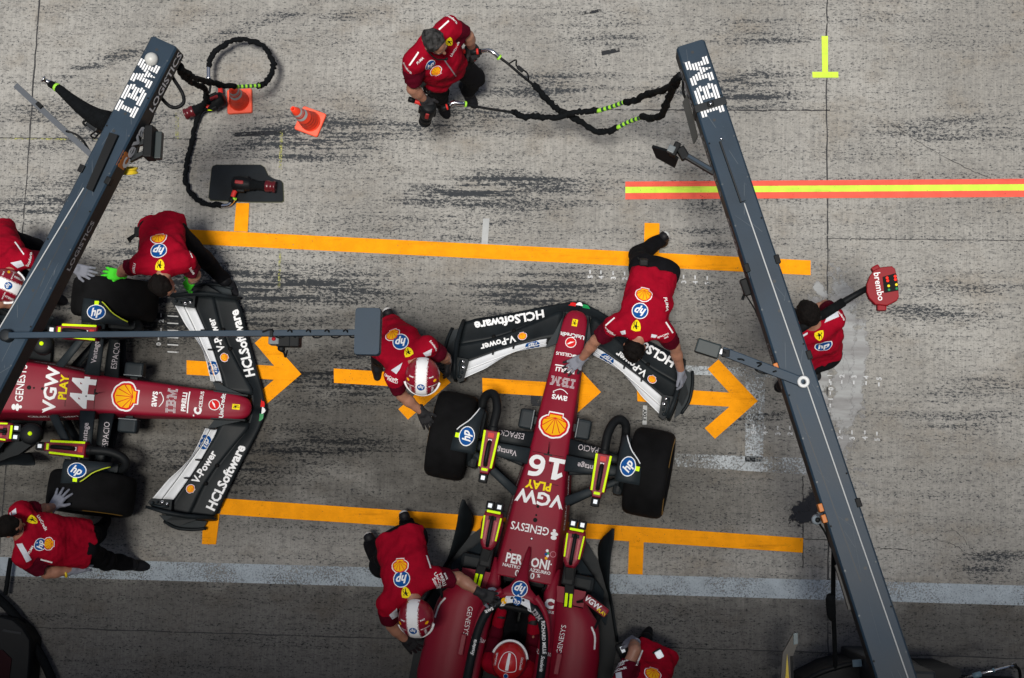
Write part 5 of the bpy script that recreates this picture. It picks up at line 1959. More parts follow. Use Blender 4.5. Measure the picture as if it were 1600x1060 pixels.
    # ------------------------------------------------ hair or helmet
    if head == 'hair':
        f = Field(*bounds([hc], 0.19), 0.0062)
        cl = [(hc + face * 0.038 + up * 0.050, unit(face * 0.85 - up * 0.55)), (hc - up * 0.035, -up)]
        f.ell(hc + up * 0.030 - face * 0.016, HM, (0.104, 0.084, 0.098), 0.0, clips=cl)
        f.ripple(0.0055, 75, seed + 3)
        f.ripple(0.0030, 150, seed + 4)
        mb2 = MB()
        add_field(mb2, f, hair)
        mb2.build('hair', body, base)
    elif head == 'helmet':
        helmet_mesh(hc, face, up).build('helmet', body, base)
    return body, mb, base


def stick(mb, px, py, ang, fn, off=0.003):
    """emblem on the cloth where the line of sight of that spot meets it; lies flat on the surface"""
    d = ray(px, py)
    hit, nrm, idx, dist = mb.bvh.ray_cast(CAM, d, 40.0)
    if hit is None:
        return
    if nrm.dot(d) > 0:
        nrm = -nrm
    nrm = (nrm - d * 0.8).normalized()
    right = CAM_M @ Vector((math.cos(ang), -math.sin(ang), 0))
    u = (right - nrm * right.dot(nrm)).normalized()
    v = nrm.cross(u)
    fn(hit, u, v, off)


def S_round(mb, r_=0.062):
    return lambda o, u, v, off: e_round(mb, o, u, v, r_, off)


def S_shell(mb, r_=0.056):
    return lambda o, u, v, off: e_shell(mb, o, u, v, r_, off)


def S_shield(mb, r_=0.046):
    return lambda o, u, v, off: e_shield(mb, o, u, v, r_, off)


def S_word(mb, s, h, m=None, bold=0.02, shear=0.0):
    return lambda o, u, v, off: word(mb, s, o, u, v, h, m, bold, shear, off)


def S_poly(mb, pts, m):
    return lambda o, u, v, off: mb.decal(poly(pts), o, u, v, m, off)


def panel(mb, quad_px, m=None, off=0.003):
    """sewn-on panel whose corners lie on the cloth"""
    hits = []
    for px, py in quad_px:
        d = ray(px, py)
        hit, nrm, idx, dist = mb.bvh.ray_cast(CAM, d, 40.0)
        if hit is None:
            return
        hits.append((hit, d))
    c = sum((h for h, d in hits), Vector((0, 0, 0))) / len(hits)
    d = (c - CAM).normalized()
    u = d.orthogonal().normalized()
    v = u.cross(d) * -1
    v = (-d).cross(u)
    pts = [((h - c).dot(u), (h - c).dot(v)) for h, _ in hits]
    # central projection on the plane through c
    pts = []
    for px, py in quad_px:
        r_ = ray(px, py)
        t = (c - CAM).dot(d) / r_.dot(d)
        q = CAM + r_ * t - c
        pts.append((q.dot(u), q.dot(v)))
    mb.decal(poly(pts), c, u, v, m or PANEL, off, 0.03, d=d)


GP = 'pit crew in red shirts working around the two cars'


def jt(**k):
    return {a: (b if isinstance(b, Vector) else P(*b)) for a, b in k.items()}


def hand(px0, py0, z0, px1, py1, z1):
    return P(px1, py1, z1) - P(px0, py0, z0)


def finish(body, mb, base):
    return mb.build('shirt', body, base)


# ---- man reaching over the nose and the wing of car 16
body, mb, base = person('bareheaded man bent over the wing of car 16, grey glove on its red nose', jt(
    pel=(1022, 424, .90), mid=(1011, 475, .95), neck=(999, 525, .94), head=(991, 545, .87), sL=(1036, 518, .91), sR=(961, 509, .92),
    eL=(1054, 542, .66), eR=(931, 532, .72), wL=(1064, 580, .40), wR=(909, 561, .505), hL=(1041, 428, .88), hR=(1004, 421, .88),
    kL=(1030, 462, .50), kR=(997, 398, .48), aL=(1040, 440, .10), aR=(1033, 376, .22), tL=(1036, 462, .03), tR=(1030, 386, .03),
    fL=hand(1064, 580, .40, 1071, 606, .30), fR=hand(909, 561, .50, 884, 577, .455)),
    (-.05, -.55, -.83), (-.1, -.83, .55), gloves={'L': GLOVE_G, 'R': GLOVE_G}, seed=3, group=GP, hem_d=-0.01,
    glove_opts={'R': dict(tipm=GLOVE_B, spread=.2, curl=(.08, .12)), 'L': dict(curl=(.5, .5), n=(.75, .1, .6))})
stick(mb, 1006, 460, R(167), S_shell(mb, .058))
stick(mb, 1000, 486, R(167), S_round(mb, .064))
stick(mb, 994, 509, R(172), S_shield(mb, .047))
panel(mb, [(946, 508), (960, 496), (961, 498), (947, 510)], WHITE)
panel(mb, [(1039, 504), (1041, 503), (1052, 520), (1050, 521)], WHITE)
panel(mb, [(969, 518), (977, 516), (978, 522), (972, 523)])
panel(mb, [(1018, 522), (1027, 524), (1024, 528), (1017, 527)])
for px, py, w_ in ((951, 517, 'Scuderia'), (955, 521, 'PIRELLI'), (1036, 525, 'UniCredit'), (1041, 528, 'aws')):
    stick(mb, px, py, R(200 if px > 1000 else 150), S_word(mb, w_, .017))
stick(mb, 1042, 475, R(-80), S_word(mb, 'PUMA', .03, shear=.2))
finish(body, mb, base)
b = MB()
b.box(P(1006, 410, 1.02), (.07, .05, .10), BLACKP, Matrix.Rotation(R(20), 3, 'X'), bev=.012)
b.tube([P(1000, 408, 1.05), P(996, 402, 1.06)], .005, BLACKP)
b.build('radio_pack', body, base)

# ---- helmeted man crouching between the wing tip and the left tyre of car 16
body, mb, base = person('helmeted man crouching by the left front tyre of car 16 below the grey box', jt(
    pel=(602, 527, .78), mid=(622, 541, 1.0), neck=(646, 566, 1.11), head=(660, 588, 1.16), sL=(668, 541, 1.10), sR=(617, 589, 1.10),
    eL=(692, 556, .86), eR=(628, 618, .92), wL=(700, 565, .60), wR=(659, 644, .77), hL=(611, 516, .75), hR=(595, 540, .75),
    kL=(634, 532, .45), kR=(616, 566, .46), aL=(607, 497, .18), aR=(590, 561, .10), tL=(604, 507, .03), tR=(592, 588, .03),
    fL=hand(700, 565, .60, 703, 582, .48), fR=hand(659, 644, .77, 676, 676, .66)),
    (-.06, -.8, -.58), (.05, -.5, .85), head='helmet', gloves={'L': GLOVE_B, 'R': GLOVE_B}, seed=5, group=GP, hem_d=0.03,
    glove_opts={'R': dict(curl=(.12, .2), spread=.10), 'L': dict(curl=(.4, .5), n=(.9, .2, .4))})
stick(mb, 613.6, 523, R(190), S_shell(mb, .056))
stick(mb, 626, 534.5, R(188), S_round(mb, .064))
stick(mb, 638, 550, R(200), S_shield(mb, .046))
panel(mb, [(661, 552), (675, 545), (673, 555), (665, 557)])
panel(mb, [(611, 579), (629, 567), (625, 577), (619, 585)])
for px, py, w_, a in ((611, 590, 'UniCredit', -20), (613, 595, 'PIRELLI', -20), (678, 540, 'Scuderia', -50)):
    stick(mb, px, py, R(a), S_word(mb, w_, .02))
finish(body, mb, base)

# ---- man with lime gloves over the upper tyre of car 44
body, mb, base = person('dark-haired man in lime gloves stooping over the upper tyre of car 44', jt(
    pel=(254, 360, .83), mid=(254, 392, 1.02), neck=(256, 423, 1.12), head=(255, 446, 1.11), sL=(290, 408, 1.10), sR=(221, 413, 1.10),
    eL=(305, 430, .86), eR=(195, 421, .92), wL=(299, 440, .62), wR=(187, 429, .72), hL=(272, 362, .82), hR=(238, 360, .82),
    kL=(318, 404, .46), kR=(240, 385, .45), aL=(350, 437, .10), aR=(228, 372, .10), tL=(365, 456, .03), tR=(224, 394, .03),
    fL=hand(299, 440, .62, 288, 452, .52), fR=hand(187, 429, .72, 172, 428, .70)),
    (.78, -.45, -.42), (.2, -.5, .85), gloves={'L': GLOVE_L, 'R': GLOVE_L}, seed=8, group=GP,
    glove_opts={'R': dict(curl=(.15, .3)), 'L': dict(curl=(.4, .5), spread=.12)})
stick(mb, 248, 372, R(186), S_shell(mb, .058))
stick(mb, 248, 392, R(180), S_round(mb, .066))
stick(mb, 250, 414, R(178), S_shield(mb, .048))
panel(mb, [(211, 433), (238, 428), (236, 433), (220, 439)])
panel(mb, [(270, 424), (294, 420), (295, 428), (284, 430)])
panel(mb, [(289, 376), (290, 376), (301, 403), (299.5, 403)], WHITE)
for px, py, w_, a in ((300, 423, 'Scuderia', -60), (209, 420, 'PIRELLI', 70)):
    stick(mb, px, py, R(a), S_word(mb, w_, .022))
finish(body, mb, base)
b = MB()
for k in range(5):
    b.tube(cr([P(217, 364, .88), P(209 - k, 367 + k * 2, .84), P(199 + k, 373 + k * 1.5, .78 - .01 * k)], 4), .006, BLACKP, 6)
b.box(P(217, 363, .90), (.07, .08, .05), BLACKP, bev=.012)
b.build('work_belt', body, base)

# ---- helmeted man at the left picture edge
body, mb, base = person('helmeted man half hidden by the left gantry beam, grey glove on the tyre', jt(
    pel=(-6, 376, .78), mid=(2, 398, .98), neck=(12, 422, 1.12), head=(9, 446, 1.16), sL=(37, 404, 1.10), sR=(-18, 440, 1.10),
    eL=(76, 408, .93), eR=(-12, 470, .9), wL=(117, 419, .74), wR=(24, 478, .72), hL=(8, 372, .75), hR=(-14, 390, .75),
    kL=(56, 388, .5), kR=(42, 440, .48), aL=(64, 404, .10), aR=(80, 463, .10), tL=(82, 408, .03), tR=(98, 469, .03),
    fL=hand(117, 419, .74, 138, 426, .71), fR=hand(24, 478, .72, 44, 482, .66)),
    (.85, -.33, -.42), (.35, -.1, .9), head='helmet', gloves={'L': GLOVE_G, 'R': GLOVE_B}, seed=11, group=GP,
    glove_opts={'L': dict(curl=(.1, .2))})
panel(mb, [(16, 411), (33, 407), (38, 415), (27, 419)])
panel(mb, [(22, 379), (24, 378), (38, 397), (37, 399)], WHITE)
stick(mb, 46, 406, R(75), S_word(mb, 'Scuderia', .025))
finish(body, mb, base)
b = MB()
b.tube(cr([P(83, 420, .95), P(95, 425, .8), P(88, 440, .7), P(84, 452, .5)], 5), .022, BLACKP, 8)
b.box(P(92, 440, .62), (.10, .08, .06), mat('knee_pad_blue', (.06, .10, .14), .6), Matrix.Rotation(R(40), 3, 'Z'), bev=.015)
b.build('knee_pad', body, base)

# ---- man at the lower left, one hand spread on the tyre
body, mb, base = person('man at lower left with one grey glove spread on the tyre of car 44', jt(
    pel=(120, 848, .92), mid=(78, 843, 1.12), neck=(35, 834, 1.30), head=(15, 822, 1.46), sL=(31, 799, 1.27), sR=(36, 869, 1.27),
    eL=(62, 799, 1.04), eR=(73, 895, 1.05), wL=(83, 792, .81), wR=(113, 891, .93), hL=(128, 838, .88), hR=(131, 862, .88),
    kL=(150, 836, .50), kR=(165, 876, .48), aL=(156, 828, .10), aR=(203, 882, .10), tL=(167, 813, .03), tR=(226, 885, .03),
    fL=hand(83, 792, .81, 97, 773, .755), fR=hand(113, 891, .93, 133, 883, .88)),
    (.86, .12, -.48), (-.1, -.05, .95), gloves={'L': GLOVE_G, 'R': GLOVE_G}, seed=14, group=GP, build=1.04,
    glove_opts={'L': dict(spread=.26, curl=(.05, .1), thumb_out=1.1), 'R': dict(curl=(.3, .4))})
stick(mb, 63, 851, R(82), S_round(mb, .048))
stick(mb, 76, 850, R(88), S_shell(mb, .044))
stick(mb, 51, 813, R(60), S_shield(mb, .042))
stick(mb, 48, 859, R(60), S_word(mb, 'PUMA', .02, shear=.2))
stick(mb, 66, 817, R(-60), S_word(mb, 'UniCredit', .024))
panel(mb, [(15, 802), (25, 794), (26, 803), (17, 806)])
panel(mb, [(26, 850), (35, 849), (49, 875), (41, 879)])
panel(mb, [(64, 873), (82, 878), (81, 880), (63, 875)], WHITE)
finish(body, mb, base)
b = MB()
for s_, px, py in (('L', 82.5, 793), ('R', 111.5, 891)):
    z_ = .82 if s_ == 'L' else .935
    dv = (P(97, 773, .755) - P(83, 792, .81)).normalized() if s_ == 'L' else (P(133, 883, .88) - P(113, 891, .93)).normalized()
    b.lathe([(.037, -.008), (.043, -.004), (.043, .006), (.037, .010)], P(px, py, z_) - dv * .055, dv, YELLOWP, 20)
b.build('glove_cuff', body, base)

# ---- helmeted man leaning over the cockpit of car 16
body, mb, base = person('helmeted man leaning over the left sidepod of car 16, hand on the cockpit hoop', jt(
    pel=(627, 848, .86), mid=(634, 888, 1.0), neck=(643, 928, 1.08), head=(650, 966, 1.12), sL=(674, 903, 1.06), sR=(606, 944, 1.06),
    eL=(716, 903, .93), eR=(612, 977, .86), wL=(752, 927, 1.0), wR=(634, 1001, .74), hL=(645, 842, .85), hR=(612, 854, .83),
    kL=(650, 862, .46), kR=(594, 885, .46), aL=(634, 815, .20), aR=(580, 849, .20), tL=(637, 828, .03), tR=(586, 864, .03),
    fL=hand(752, 927, 1.0, 777, 938, .96), fR=hand(634, 1001, .74, 652, 1018, .66)),
    (.09, -.84, -.52), (-.05, -.45, .88), head='helmet', gloves={'L': GLOVE_B, 'R': GLOVE_B}, seed=17, group=GP, build=1.06, hem_d=0.06,
    glove_opts={'L': dict(tipm=GLOVE_G, curl=(.35, .45)), 'R': dict(curl=(.3, .3))})
stick(mb, 625, 884, R(182), S_shell(mb, .058))
stick(mb, 627.5, 905, R(190), S_round(mb, .066))
stick(mb, 634, 926, R(190), S_shield(mb, .046))
panel(mb, [(658, 924), (676, 914), (678, 925), (664, 927)])
panel(mb, [(608, 961), (620, 950), (621, 963), (613, 968)])
panel(mb, [(665, 868), (667, 868), (674, 888), (672, 889)], WHITE)
for px, py, w_ in ((687, 909, 'UniCredit'), (692, 906, 'PIRELLI'), (683, 914, 'Scuderia'), (697, 900, 'aws')):
    stick(mb, px, py, R(-62), S_word(mb, w_, .026))
finish(body, mb, base)

# ---- man at the bottom edge, right of car 16
body, mb, base = person('man cut by the bottom picture edge, right of car 16', jt(
    pel=(1018, 1032, .62), mid=(1006, 1062, .82), neck=(992, 1098, .98), head=(984, 1118, 1.06), sL=(1030, 1096, .96), sR=(966, 1076, .96),
    eL=(1040, 1120, .75), eR=(992, 1016, .93), wL=(1010, 1130, .6), wR=(990, 1003, .70), hL=(1032, 1034, .6), hR=(1006, 1028, .6),
    kL=(1010, 1080, .45), kR=(988, 1060, .45), aL=(1036, 1042, .10), aR=(1008, 1002, .14), tL=(1030, 1056, .03), tR=(1014, 986, .04),
    fL=hand(1010, 1130, .6, 1000, 1120, .55), fR=hand(990, 1003, .70, 978, 999, .58)),
    (-.4, -.7, -.6), (-.3, -.5, .8), gloves={'L': GLOVE_G, 'R': GLOVE_G}, seed=21, group=GP,
    glove_opts={'R': dict(curl=(.5, .6), n=(-.2, .6, .7))})
stick(mb, 1020, 1053, R(160), S_shell(mb, .058))
panel(mb, [(1003, 1016), (1005, 1017), (996, 1040), (993, 1040)], WHITE)
panel(mb, [(962, 1052), (971, 1050), (972, 1060), (963, 1061)])
for px, py, w_ in ((973, 1034, 'Scuderia'), (968, 1040, 'PIRELLI'), (968, 1046, 'UniCredit')):
    stick(mb, px, py, R(15), S_word(mb, w_, .02))
finish(body, mb, base)
b = MB()
b.box(P(1030, 1023, .74), (.055, .06, .05), LED_W, Matrix.Rotation(R(30), 3, 'Z'), bev=.008)
b.box(P(1029, 1025, .70), (.08, .10, .06), BLACKP, Matrix.Rotation(R(30), 3, 'Z'), bev=.015)
b.build('radio_pack', body, base)
tag((lambda q: q.build('hand_lamp', None, P(975, 1016, .5)))(MB().box(P(975, 1016, .5), (.11, .13, .10), BLACKP, Matrix.Rotation(R(25), 3, 'Z'), bev=.02).box(P(973, 1015, .56), (.03, .05, .01), LED_W, Matrix.Rotation(R(25), 3, 'Z'))), 'small black lamp with a white light below the grey glove at the bottom edge', 'lamp')

# ---- lollipop man behind the right gantry
body, mb, base = person('dark-haired man behind the right gantry beam, back turned, carrying the red stop sign', jt(
    pel=(1280, 555, .95), mid=(1277, 531, 1.2), neck=(1270, 508, 1.44), head=(1262, 491, 1.60), sL=(1238, 521, 1.39), sR=(1303, 497, 1.41),
    eL=(1224, 498, 1.17), eR=(1290, 478, 1.15), wL=(1238, 488, 1.36), wR=(1262, 492, 1.30), hL=(1266, 560, .9), hR=(1293, 555, .9),
    kL=(1250, 575, .48), kR=(1282, 560, .48), aL=(1226, 601, .10), aR=(1272, 577, .10), tL=(1216, 606, .03), tR=(1266, 562, .03),
    fL=hand(1238, 488, 1.36, 1252, 498, 1.40), fR=hand(1262, 492, 1.30, 1256, 508, 1.37)),
    (-.35, .78, -.5), (-.1, .3, .93), gloves={'L': GLOVE_B, 'R': GLOVE_B}, seed=25, group=GP, hem_d=-0.03,
    glove_opts={'L': dict(curl=(.7, .8)), 'R': dict(curl=(.7, .8))})
stick(mb, 1280, 524.5, R(14), S_shield(mb, .046))
stick(mb, 1286, 541, R(20), S_round(mb, .062))
panel(mb, [(1288, 505), (1292, 496), (1308, 487), (1311, 495)])
panel(mb, [(1253, 524), (1262, 519), (1262, 522), (1254, 527)])
stick(mb, 1314, 492, R(-55), S_word(mb, 'Scuderia', .02))
finish(body, mb, base)

# ---- man with the two wheel guns
body, mb, base = person('grey-haired man standing upright with a wheel gun in each hand', jt(
    pel=(692, 106, .96), mid=(684, 89, 1.2), neck=(671, 67, 1.45), head=(680, 67, 1.62), sL=(702, 42, 1.42), sR=(645, 96, 1.42),
    eL=(731, 57, 1.2), eR=(645, 139, 1.18), wL=(737, 73, 1.02), wR=(662, 155, 1.02), hL=(710, 99, .9), hR=(677, 121, .9),
    kL=(742, 122, .5), kR=(686, 146, .5), aL=(731, 143, .10), aR=(689, 161, .10), tL=(741, 161, .03), tR=(697, 178, .03),
    fL=hand(737, 73, 1.02, 743, 84, .97), fR=hand(662, 155, 1.02, 672, 170, .96)),
    (.64, -.64, -.22), (.1, -.1, .98), hair=HAIRG, gloves={'L': GLOVE_B, 'R': GLOVE_B}, seed=29, group=GP, build=1.08, belly=.045,
    glove_opts={'L': dict(curl=(.8, .9)), 'R': dict(curl=(.8, .9))})
stick(mb, 672, 102, R(35), S_round(mb, .048))
stick(mb, 681, 111, R(40), S_shell(mb, .044))
stick(mb, 702, 66, R(50), S_shield(mb, .042))
stick(mb, 711, 77, R(60), S_word(mb, 'UniCredit', .024))
stick(mb, 713, 73, R(60), lambda o, u, v, off: mb.decal(circ(.018), o, u, v, LRED, off))
stick(mb, 656, 95, R(40), S_word(mb, 'PUMA', .02, shear=.2))
panel(mb, [(685, 46), (687, 47.5), (702, 34), (700.5, 32)], WHITE)
panel(mb, [(638.5, 102), (641, 103), (655, 82.5), (653, 81)], WHITE)
panel(mb, [(693, 93.5), (694.5, 92.5), (713, 119), (711.5, 120)], mat('zip_grey', (.25, .25, .27), .4))
stick(mb, 636, 107, R(-60), S_word(mb, 'Scuderia', .022))
stick(mb, 707, 29, R(-40), S_word(mb, 'Scuderia', .022))
finish(body, mb, base)
b = MB()
hc = P(680, 67, 1.62)
fc = Vector((.64, -.64, -.22)).normalized()
lt = Vector((0, 0, 1)).cross(fc).normalized()
b.tube(cr([hc - lt * .088 + fc * .0, hc - lt * .075 + fc * .075 + Vector((0, 0, -.05)), hc - lt * .02 + fc * .125 + Vector((0, 0, -.075))], 5), .006, BLACKP, 6)
b.lathe([(.001, -.012), (.012, -.008), (.014, .004), (.001, .012)], hc - lt * .012 + fc * .126 + Vector((0, 0, -.075)), fc, BLACKP, 10)
b.build('headset', body, base)
b = MB()
b.box(P(660, 128, 1.05), (.07, .05, .11), mat('dark_teal_plastic', (.01, .06, .06), .5), Matrix.Rotation(R(35), 3, 'Z'), bev=.012)
b.tube(cr([P(660, 133, 1.0), P(664, 143, .9), P(668, 146, .9), P(672, 142, .95)], 5), .009, BLACKP, 8)
b.build('radio_pack', body, base)

# ---- driver in the cockpit of car 16
C_ = lambda x, y, z: car_pt(CAR16, (x, y, z))
fw = Vector((math.cos(1.40748), math.sin(1.40748), 0))
body, mb, base = person('driver with a red helmet seated in the cockpit of car 16', jt(
    pel=C_(-1.66, 0, .30), mid=C_(-1.72, 0, .46), neck=C_(-1.74, 0, .66), head=C_(-1.655, -.02, .845), sL=C_(-1.72, .145, .60), sR=C_(-1.72, -.145, .60),
    eL=C_(-1.50, .155, .47), eR=C_(-1.50, -.155, .47), wL=C_(-1.31, .13, .57), wR=C_(-1.31, -.13, .57), hL=C_(-1.62, .09, .30), hR=C_(-1.62, -.09, .30),
    kL=C_(-1.20, .09, .46), kR=C_(-1.20, -.09, .46), aL=C_(-.80, .07, .32), aR=C_(-.80, -.07, .32), tL=C_(-.70, .07, .42), tR=C_(-.70, -.07, .42),
    fL=fw * .1, fR=fw * .1), fw + Vector((0, 0, -.12)), (0, 0, 1), head='none', gloves={'L': GLOVE_B, 'R': GLOVE_B}, seed=33, build=.9, long_sleeve=True,
    glove_opts={'L': dict(curl=(.9, .9), scale=.9), 'R': dict(curl=(.9, .9), scale=.9)})
finish(body, mb, base)
helmet_mesh(C_(-1.655, -.02, .845), fw + Vector((0, 0, -.12)), (0, 0, 1), driver=True).build('helmet', body, base)


# ================================================================= GANTRIES over the pit boxes
GZ = 2.60
GG = 'pit gantries over the boxes'


class Beam:
    """frame of a gantry beam: u runs to the free tip, v to the left of it"""

    def __init__(self, tl, tr, bl, br, ext):
        a, b, c, d = (P(*q, GZ) for q in (tl, tr, bl, br))
        self.tip = (a + b) / 2
        base = (c + d) / 2
        self.u = (self.tip - base).normalized()
        self.v = Vector((0, 0, 1)).cross(self.u)
        self.w0 = abs((a - b).dot(self.v))
        self.w1 = abs((c - d).dot(self.v))
        self.L0 = (self.tip - base).length
        self.L = self.L0 + ext

    def w(self, s):
        return self.w0 + (self.w1 - self.w0) * s / self.L0

    def at(self, s, t, z=0.0):
        return self.tip - self.u * s + self.v * t + Vector((0, 0, z))

    def st(self, px, py, z=0.0):
        d = P(px, py, GZ + z) - self.tip
        return -d.dot(self.u), d.dot(self.v)


def make_beam(B, label, base_px, hgt=0.20):
    root = tag(empty('pit_gantry', (*base_px[:2], 0)), label, 'gantry', GG)
    org = root.location.copy()
    b = MB()
    rings = []
    for s, k in ((0.0, 0.9), (0.012, 1.0), (B.L, 1.0)):
        hw = B.w(s) / 2 * k
        c = 0.012
        sec = [(-hw + c, 0), (hw - c, 0), (hw, -c), (hw, -hgt + c), (hw - c, -hgt), (-hw + c, -hgt), (-hw, -hgt + c), (-hw, -c)]
        rings.append([B.at(s, t, z) for t, z in sec])
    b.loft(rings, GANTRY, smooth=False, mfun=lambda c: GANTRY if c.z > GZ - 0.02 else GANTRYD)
    b.freeze()
    bolt = mat('bolt_grey', (.03, .045, .06), .4)
    n = int(B.L / 0.30)
    for k in range(n):
        for q in (-1, 1):
            s = 0.12 + k * 0.30
            b.decal(circ(0.0065, 10), B.at(s, q * (B.w(s) / 2 - .018)), B.u, B.v, bolt if (k + q) % 3 else LBLACK, 0.0015)
    # scuffs on the top skin
    rr = random.Random(int(B.L0 * 1000))
    for k in range(26):
        s, t = rr.uniform(.1, B.L - .3), rr.uniform(-.4, .4)
        l_, w_ = rr.uniform(.03, .16), rr.uniform(.0012, .003)
        d = (B.u * math.cos(rr.gauss(0, .25)) + B.v * math.sin(rr.gauss(0, .5))).normalized()
        b.decal(poly([(-l_, -w_), (l_, -w_ * .3), (l_ * .8, w_), (-l_ * .9, w_ * .6)]), B.at(s, t * B.w(s)), d, Vector((0, 0, 1)).cross(d), mat('scuffed_paint', (.05, .07, .09), .6), 0.0012, 2.0)
    return root, org, b


def lines_on(b, B, lst, m, w=0.004, off=0.0015):
    """thin lines on the beam's top between photo points"""
    for p, q in lst:
        a, c = P(*p, GZ), P(*q, GZ)
        d = (c - a)
        L = d.length
        d.normalize()
        n = Vector((0, 0, 1)).cross(d)
        b.decal(poly([(-L / 2, -w / 2), (L / 2, -w / 2), (L / 2, w / 2), (-L / 2, w / 2)]), (a + c) / 2, d, n, m, off, 2.0)


# ---------------------------------------------------------------- right gantry
BR = Beam((1057, 76), (1100, 59), (1350, 1000), (1414, 1000), 1.6)
gr, go, b = make_beam(BR, 'slate gantry beam on the right with striped white letters near its tip', BR.at(BR.L0 + 0.9, 0))
tmid = P(1102, 137, GZ)
b.decal(sc(IBM, 0.158), P(1101, 136, GZ), BR.u, BR.v, WHITE, 0.0025, 0.2)
SEAM = mat('seam_black', (0.012, 0.016, 0.02), 0.5)
for px, py in ((1086, 90), (1119, 189), (1231, 533), (1214, 478), (1206, 452), (1275, 670), (1327, 808), (1355, 893)):
    s, t = BR.st(px, py)
    w = BR.w(s)
    b.decal(poly([(-0.002, -w / 2 + .004), (0.002, -w / 2 + .004), (0.002, w / 2 - .004), (-0.002, w / 2 - .004)]), BR.at(s, 0), BR.u, BR.v, SEAM, 0.0015, 2.0)
for px, py in ((1082, 82), (1116, 188), (1210, 440), (1238, 536), (1218, 486), (1323, 812), (1352, 888)):
    b.decal(circ(0.011), P(px, py, GZ), BR.u, BR.v, SEAM, 0.002)
lines_on(b, BR, [((1148, 365), (1345, 910)),], SEAM, 0.005)
s0 = BR.st(1209, 416)[0]
b.decal(poly([(-.03, -BR.w(s0) / 2 + .004), (.03, -BR.w(s0) / 2 + .004), (.03, BR.w(s0) / 2 - .004), (-.03, BR.w(s0) / 2 - .004)]), BR.at(s0, 0), BR.u, BR.v, mat('teal_tape', (.022, .05, .07), .5), 0.002, 2.0)
for s_, wd, h_ in ((0.30, 'ceva', 0.15), (0.85, 'LOGISTICS', 0.07), (1.35, 'ceva', 0.10), (2.3, 'ORACLE'.replace('ORACLE', 'LOGISTICS'), 0.05)):
    word(b, wd, BR.at(s_, BR.w(s_) / 2, -0.10), -BR.u, (0, 0, 1), h_, mat('pale_grey_letter', (.45, .46, .48), .6), off=0.002)
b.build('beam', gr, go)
b = MB()
q = [P(*p, GZ + .035) for p in ((1124, 221), (1157, 316), (1165, 313), (1134, 219))]
b.slab(q, 0.034, GANTRYD)
q2 = [P(*p, GZ + .040) for p in ((1127, 221.5), (1159, 315), (1165, 313), (1134, 219))]
b.slab(q2, 0.006, GANTRY)
b.lathe([(.012, 0), (.012, .012), (.001, .012)], P(1127, 217, GZ), (0, 0, 1), STEEL, 12)
b.build('lamp_cover', gr, go)
b = MB()
b.bar(P(1163, 318, GZ + .006), P(1424, 1075, GZ + .006), .0075, .008, mat('pale_led_strip', (.48, .49, .49), .6, spec=.1))
b.build('led_strip', gr, go)
b = MB()
s1 = BR.st(1110, 164)[0]
b.box(BR.at(s1, 0, -.095), (.055, BR.w(s1) + .014, .215), GANTRYD, Matrix((BR.u, BR.v, Vector((0, 0, 1)))).transposed(), bev=.006)
b.box(BR.at(s1, 0, .02), (.035, .045, .02), BLACKP, Matrix((BR.u, BR.v, Vector((0, 0, 1)))).transposed(), bev=.006)
b.lathe([(.010, 0), (.010, .012), (.004, .013)], BR.at(s1, 0, .03), (0, 0, 1), STEEL, 12)
b.build('strap', gr, go)
for px, py in ((1209, 407), (1171, 418), (1337, 787), (1247, 560)):
    b = MB()
    s, t = BR.st(px, py)
    t = math.copysign(BR.w(s) / 2 - 0.005, t)
    b.box(BR.at(s, t, -.01), (.06, .035, .06), BLACKP, Matrix((BR.u, BR.v, Vector((0, 0, 1)))).transposed(), bev=.006)
    b.build('clip', gr, go)
b = MB()
b.slab([P(1068, 160, 2.42), P(1075, 150, 2.46), P(1091, 214, 2.46), P(1085, 225, 2.42)], .012, GREYPL)
b.bar(P(1074, 152, 2.46), P(1082, 150, 2.46), .02, .03, BLACKP)
b.build('side_flap', gr, go)
b = MB()
b.tube(cr([P(1075, 98, 2.45), P(1068, 122, 2.38), P(1068, 145, 2.3), P(1074, 160, 2.4)], 5), .010, BLACKP, 8)
b.lathe([(.02, -.02), (.028, 0), (.02, .02)], P(1063, 118, 2.36), BR.u, BLACKP, 12)
b.build('hose_hook', gr, go)
# camera arm near the tip
b = MB()
b.bar(P(1116, 270, 2.47), P(1072, 244, 2.47), .042, .045, GANTRYD, bev=.004)
b.bar(P(1112, 266, 2.49), P(1075, 244, 2.49), .020, .02, GANTRY)
b.box(P(1067, 240, 2.46), (.06, .09, .07), BLACKP, Matrix.Rotation(R(30), 3, 'Z'), bev=.01)
b.build('camera_arm', gr, go)
b = MB()
b.slab([P(1018, 230, 2.40), P(1025, 247, 2.28), P(1054, 263, 2.28), P(1059, 250, 2.40), P(1045, 238, 2.44)], .02, BLACKP)
b.box(P(1055, 234, 2.47), (.045, .10, .08), BLACKP, Matrix.Rotation(R(-25), 3, 'Z'), bev=.01)
b.box(P(1049, 234, 2.49), (.05, .05, .05), mat('grey_lens_hood', (.12, .14, .15), .4), Matrix.Rotation(R(-25), 3, 'Z'), bev=.006)
b.build('camera', gr, go)
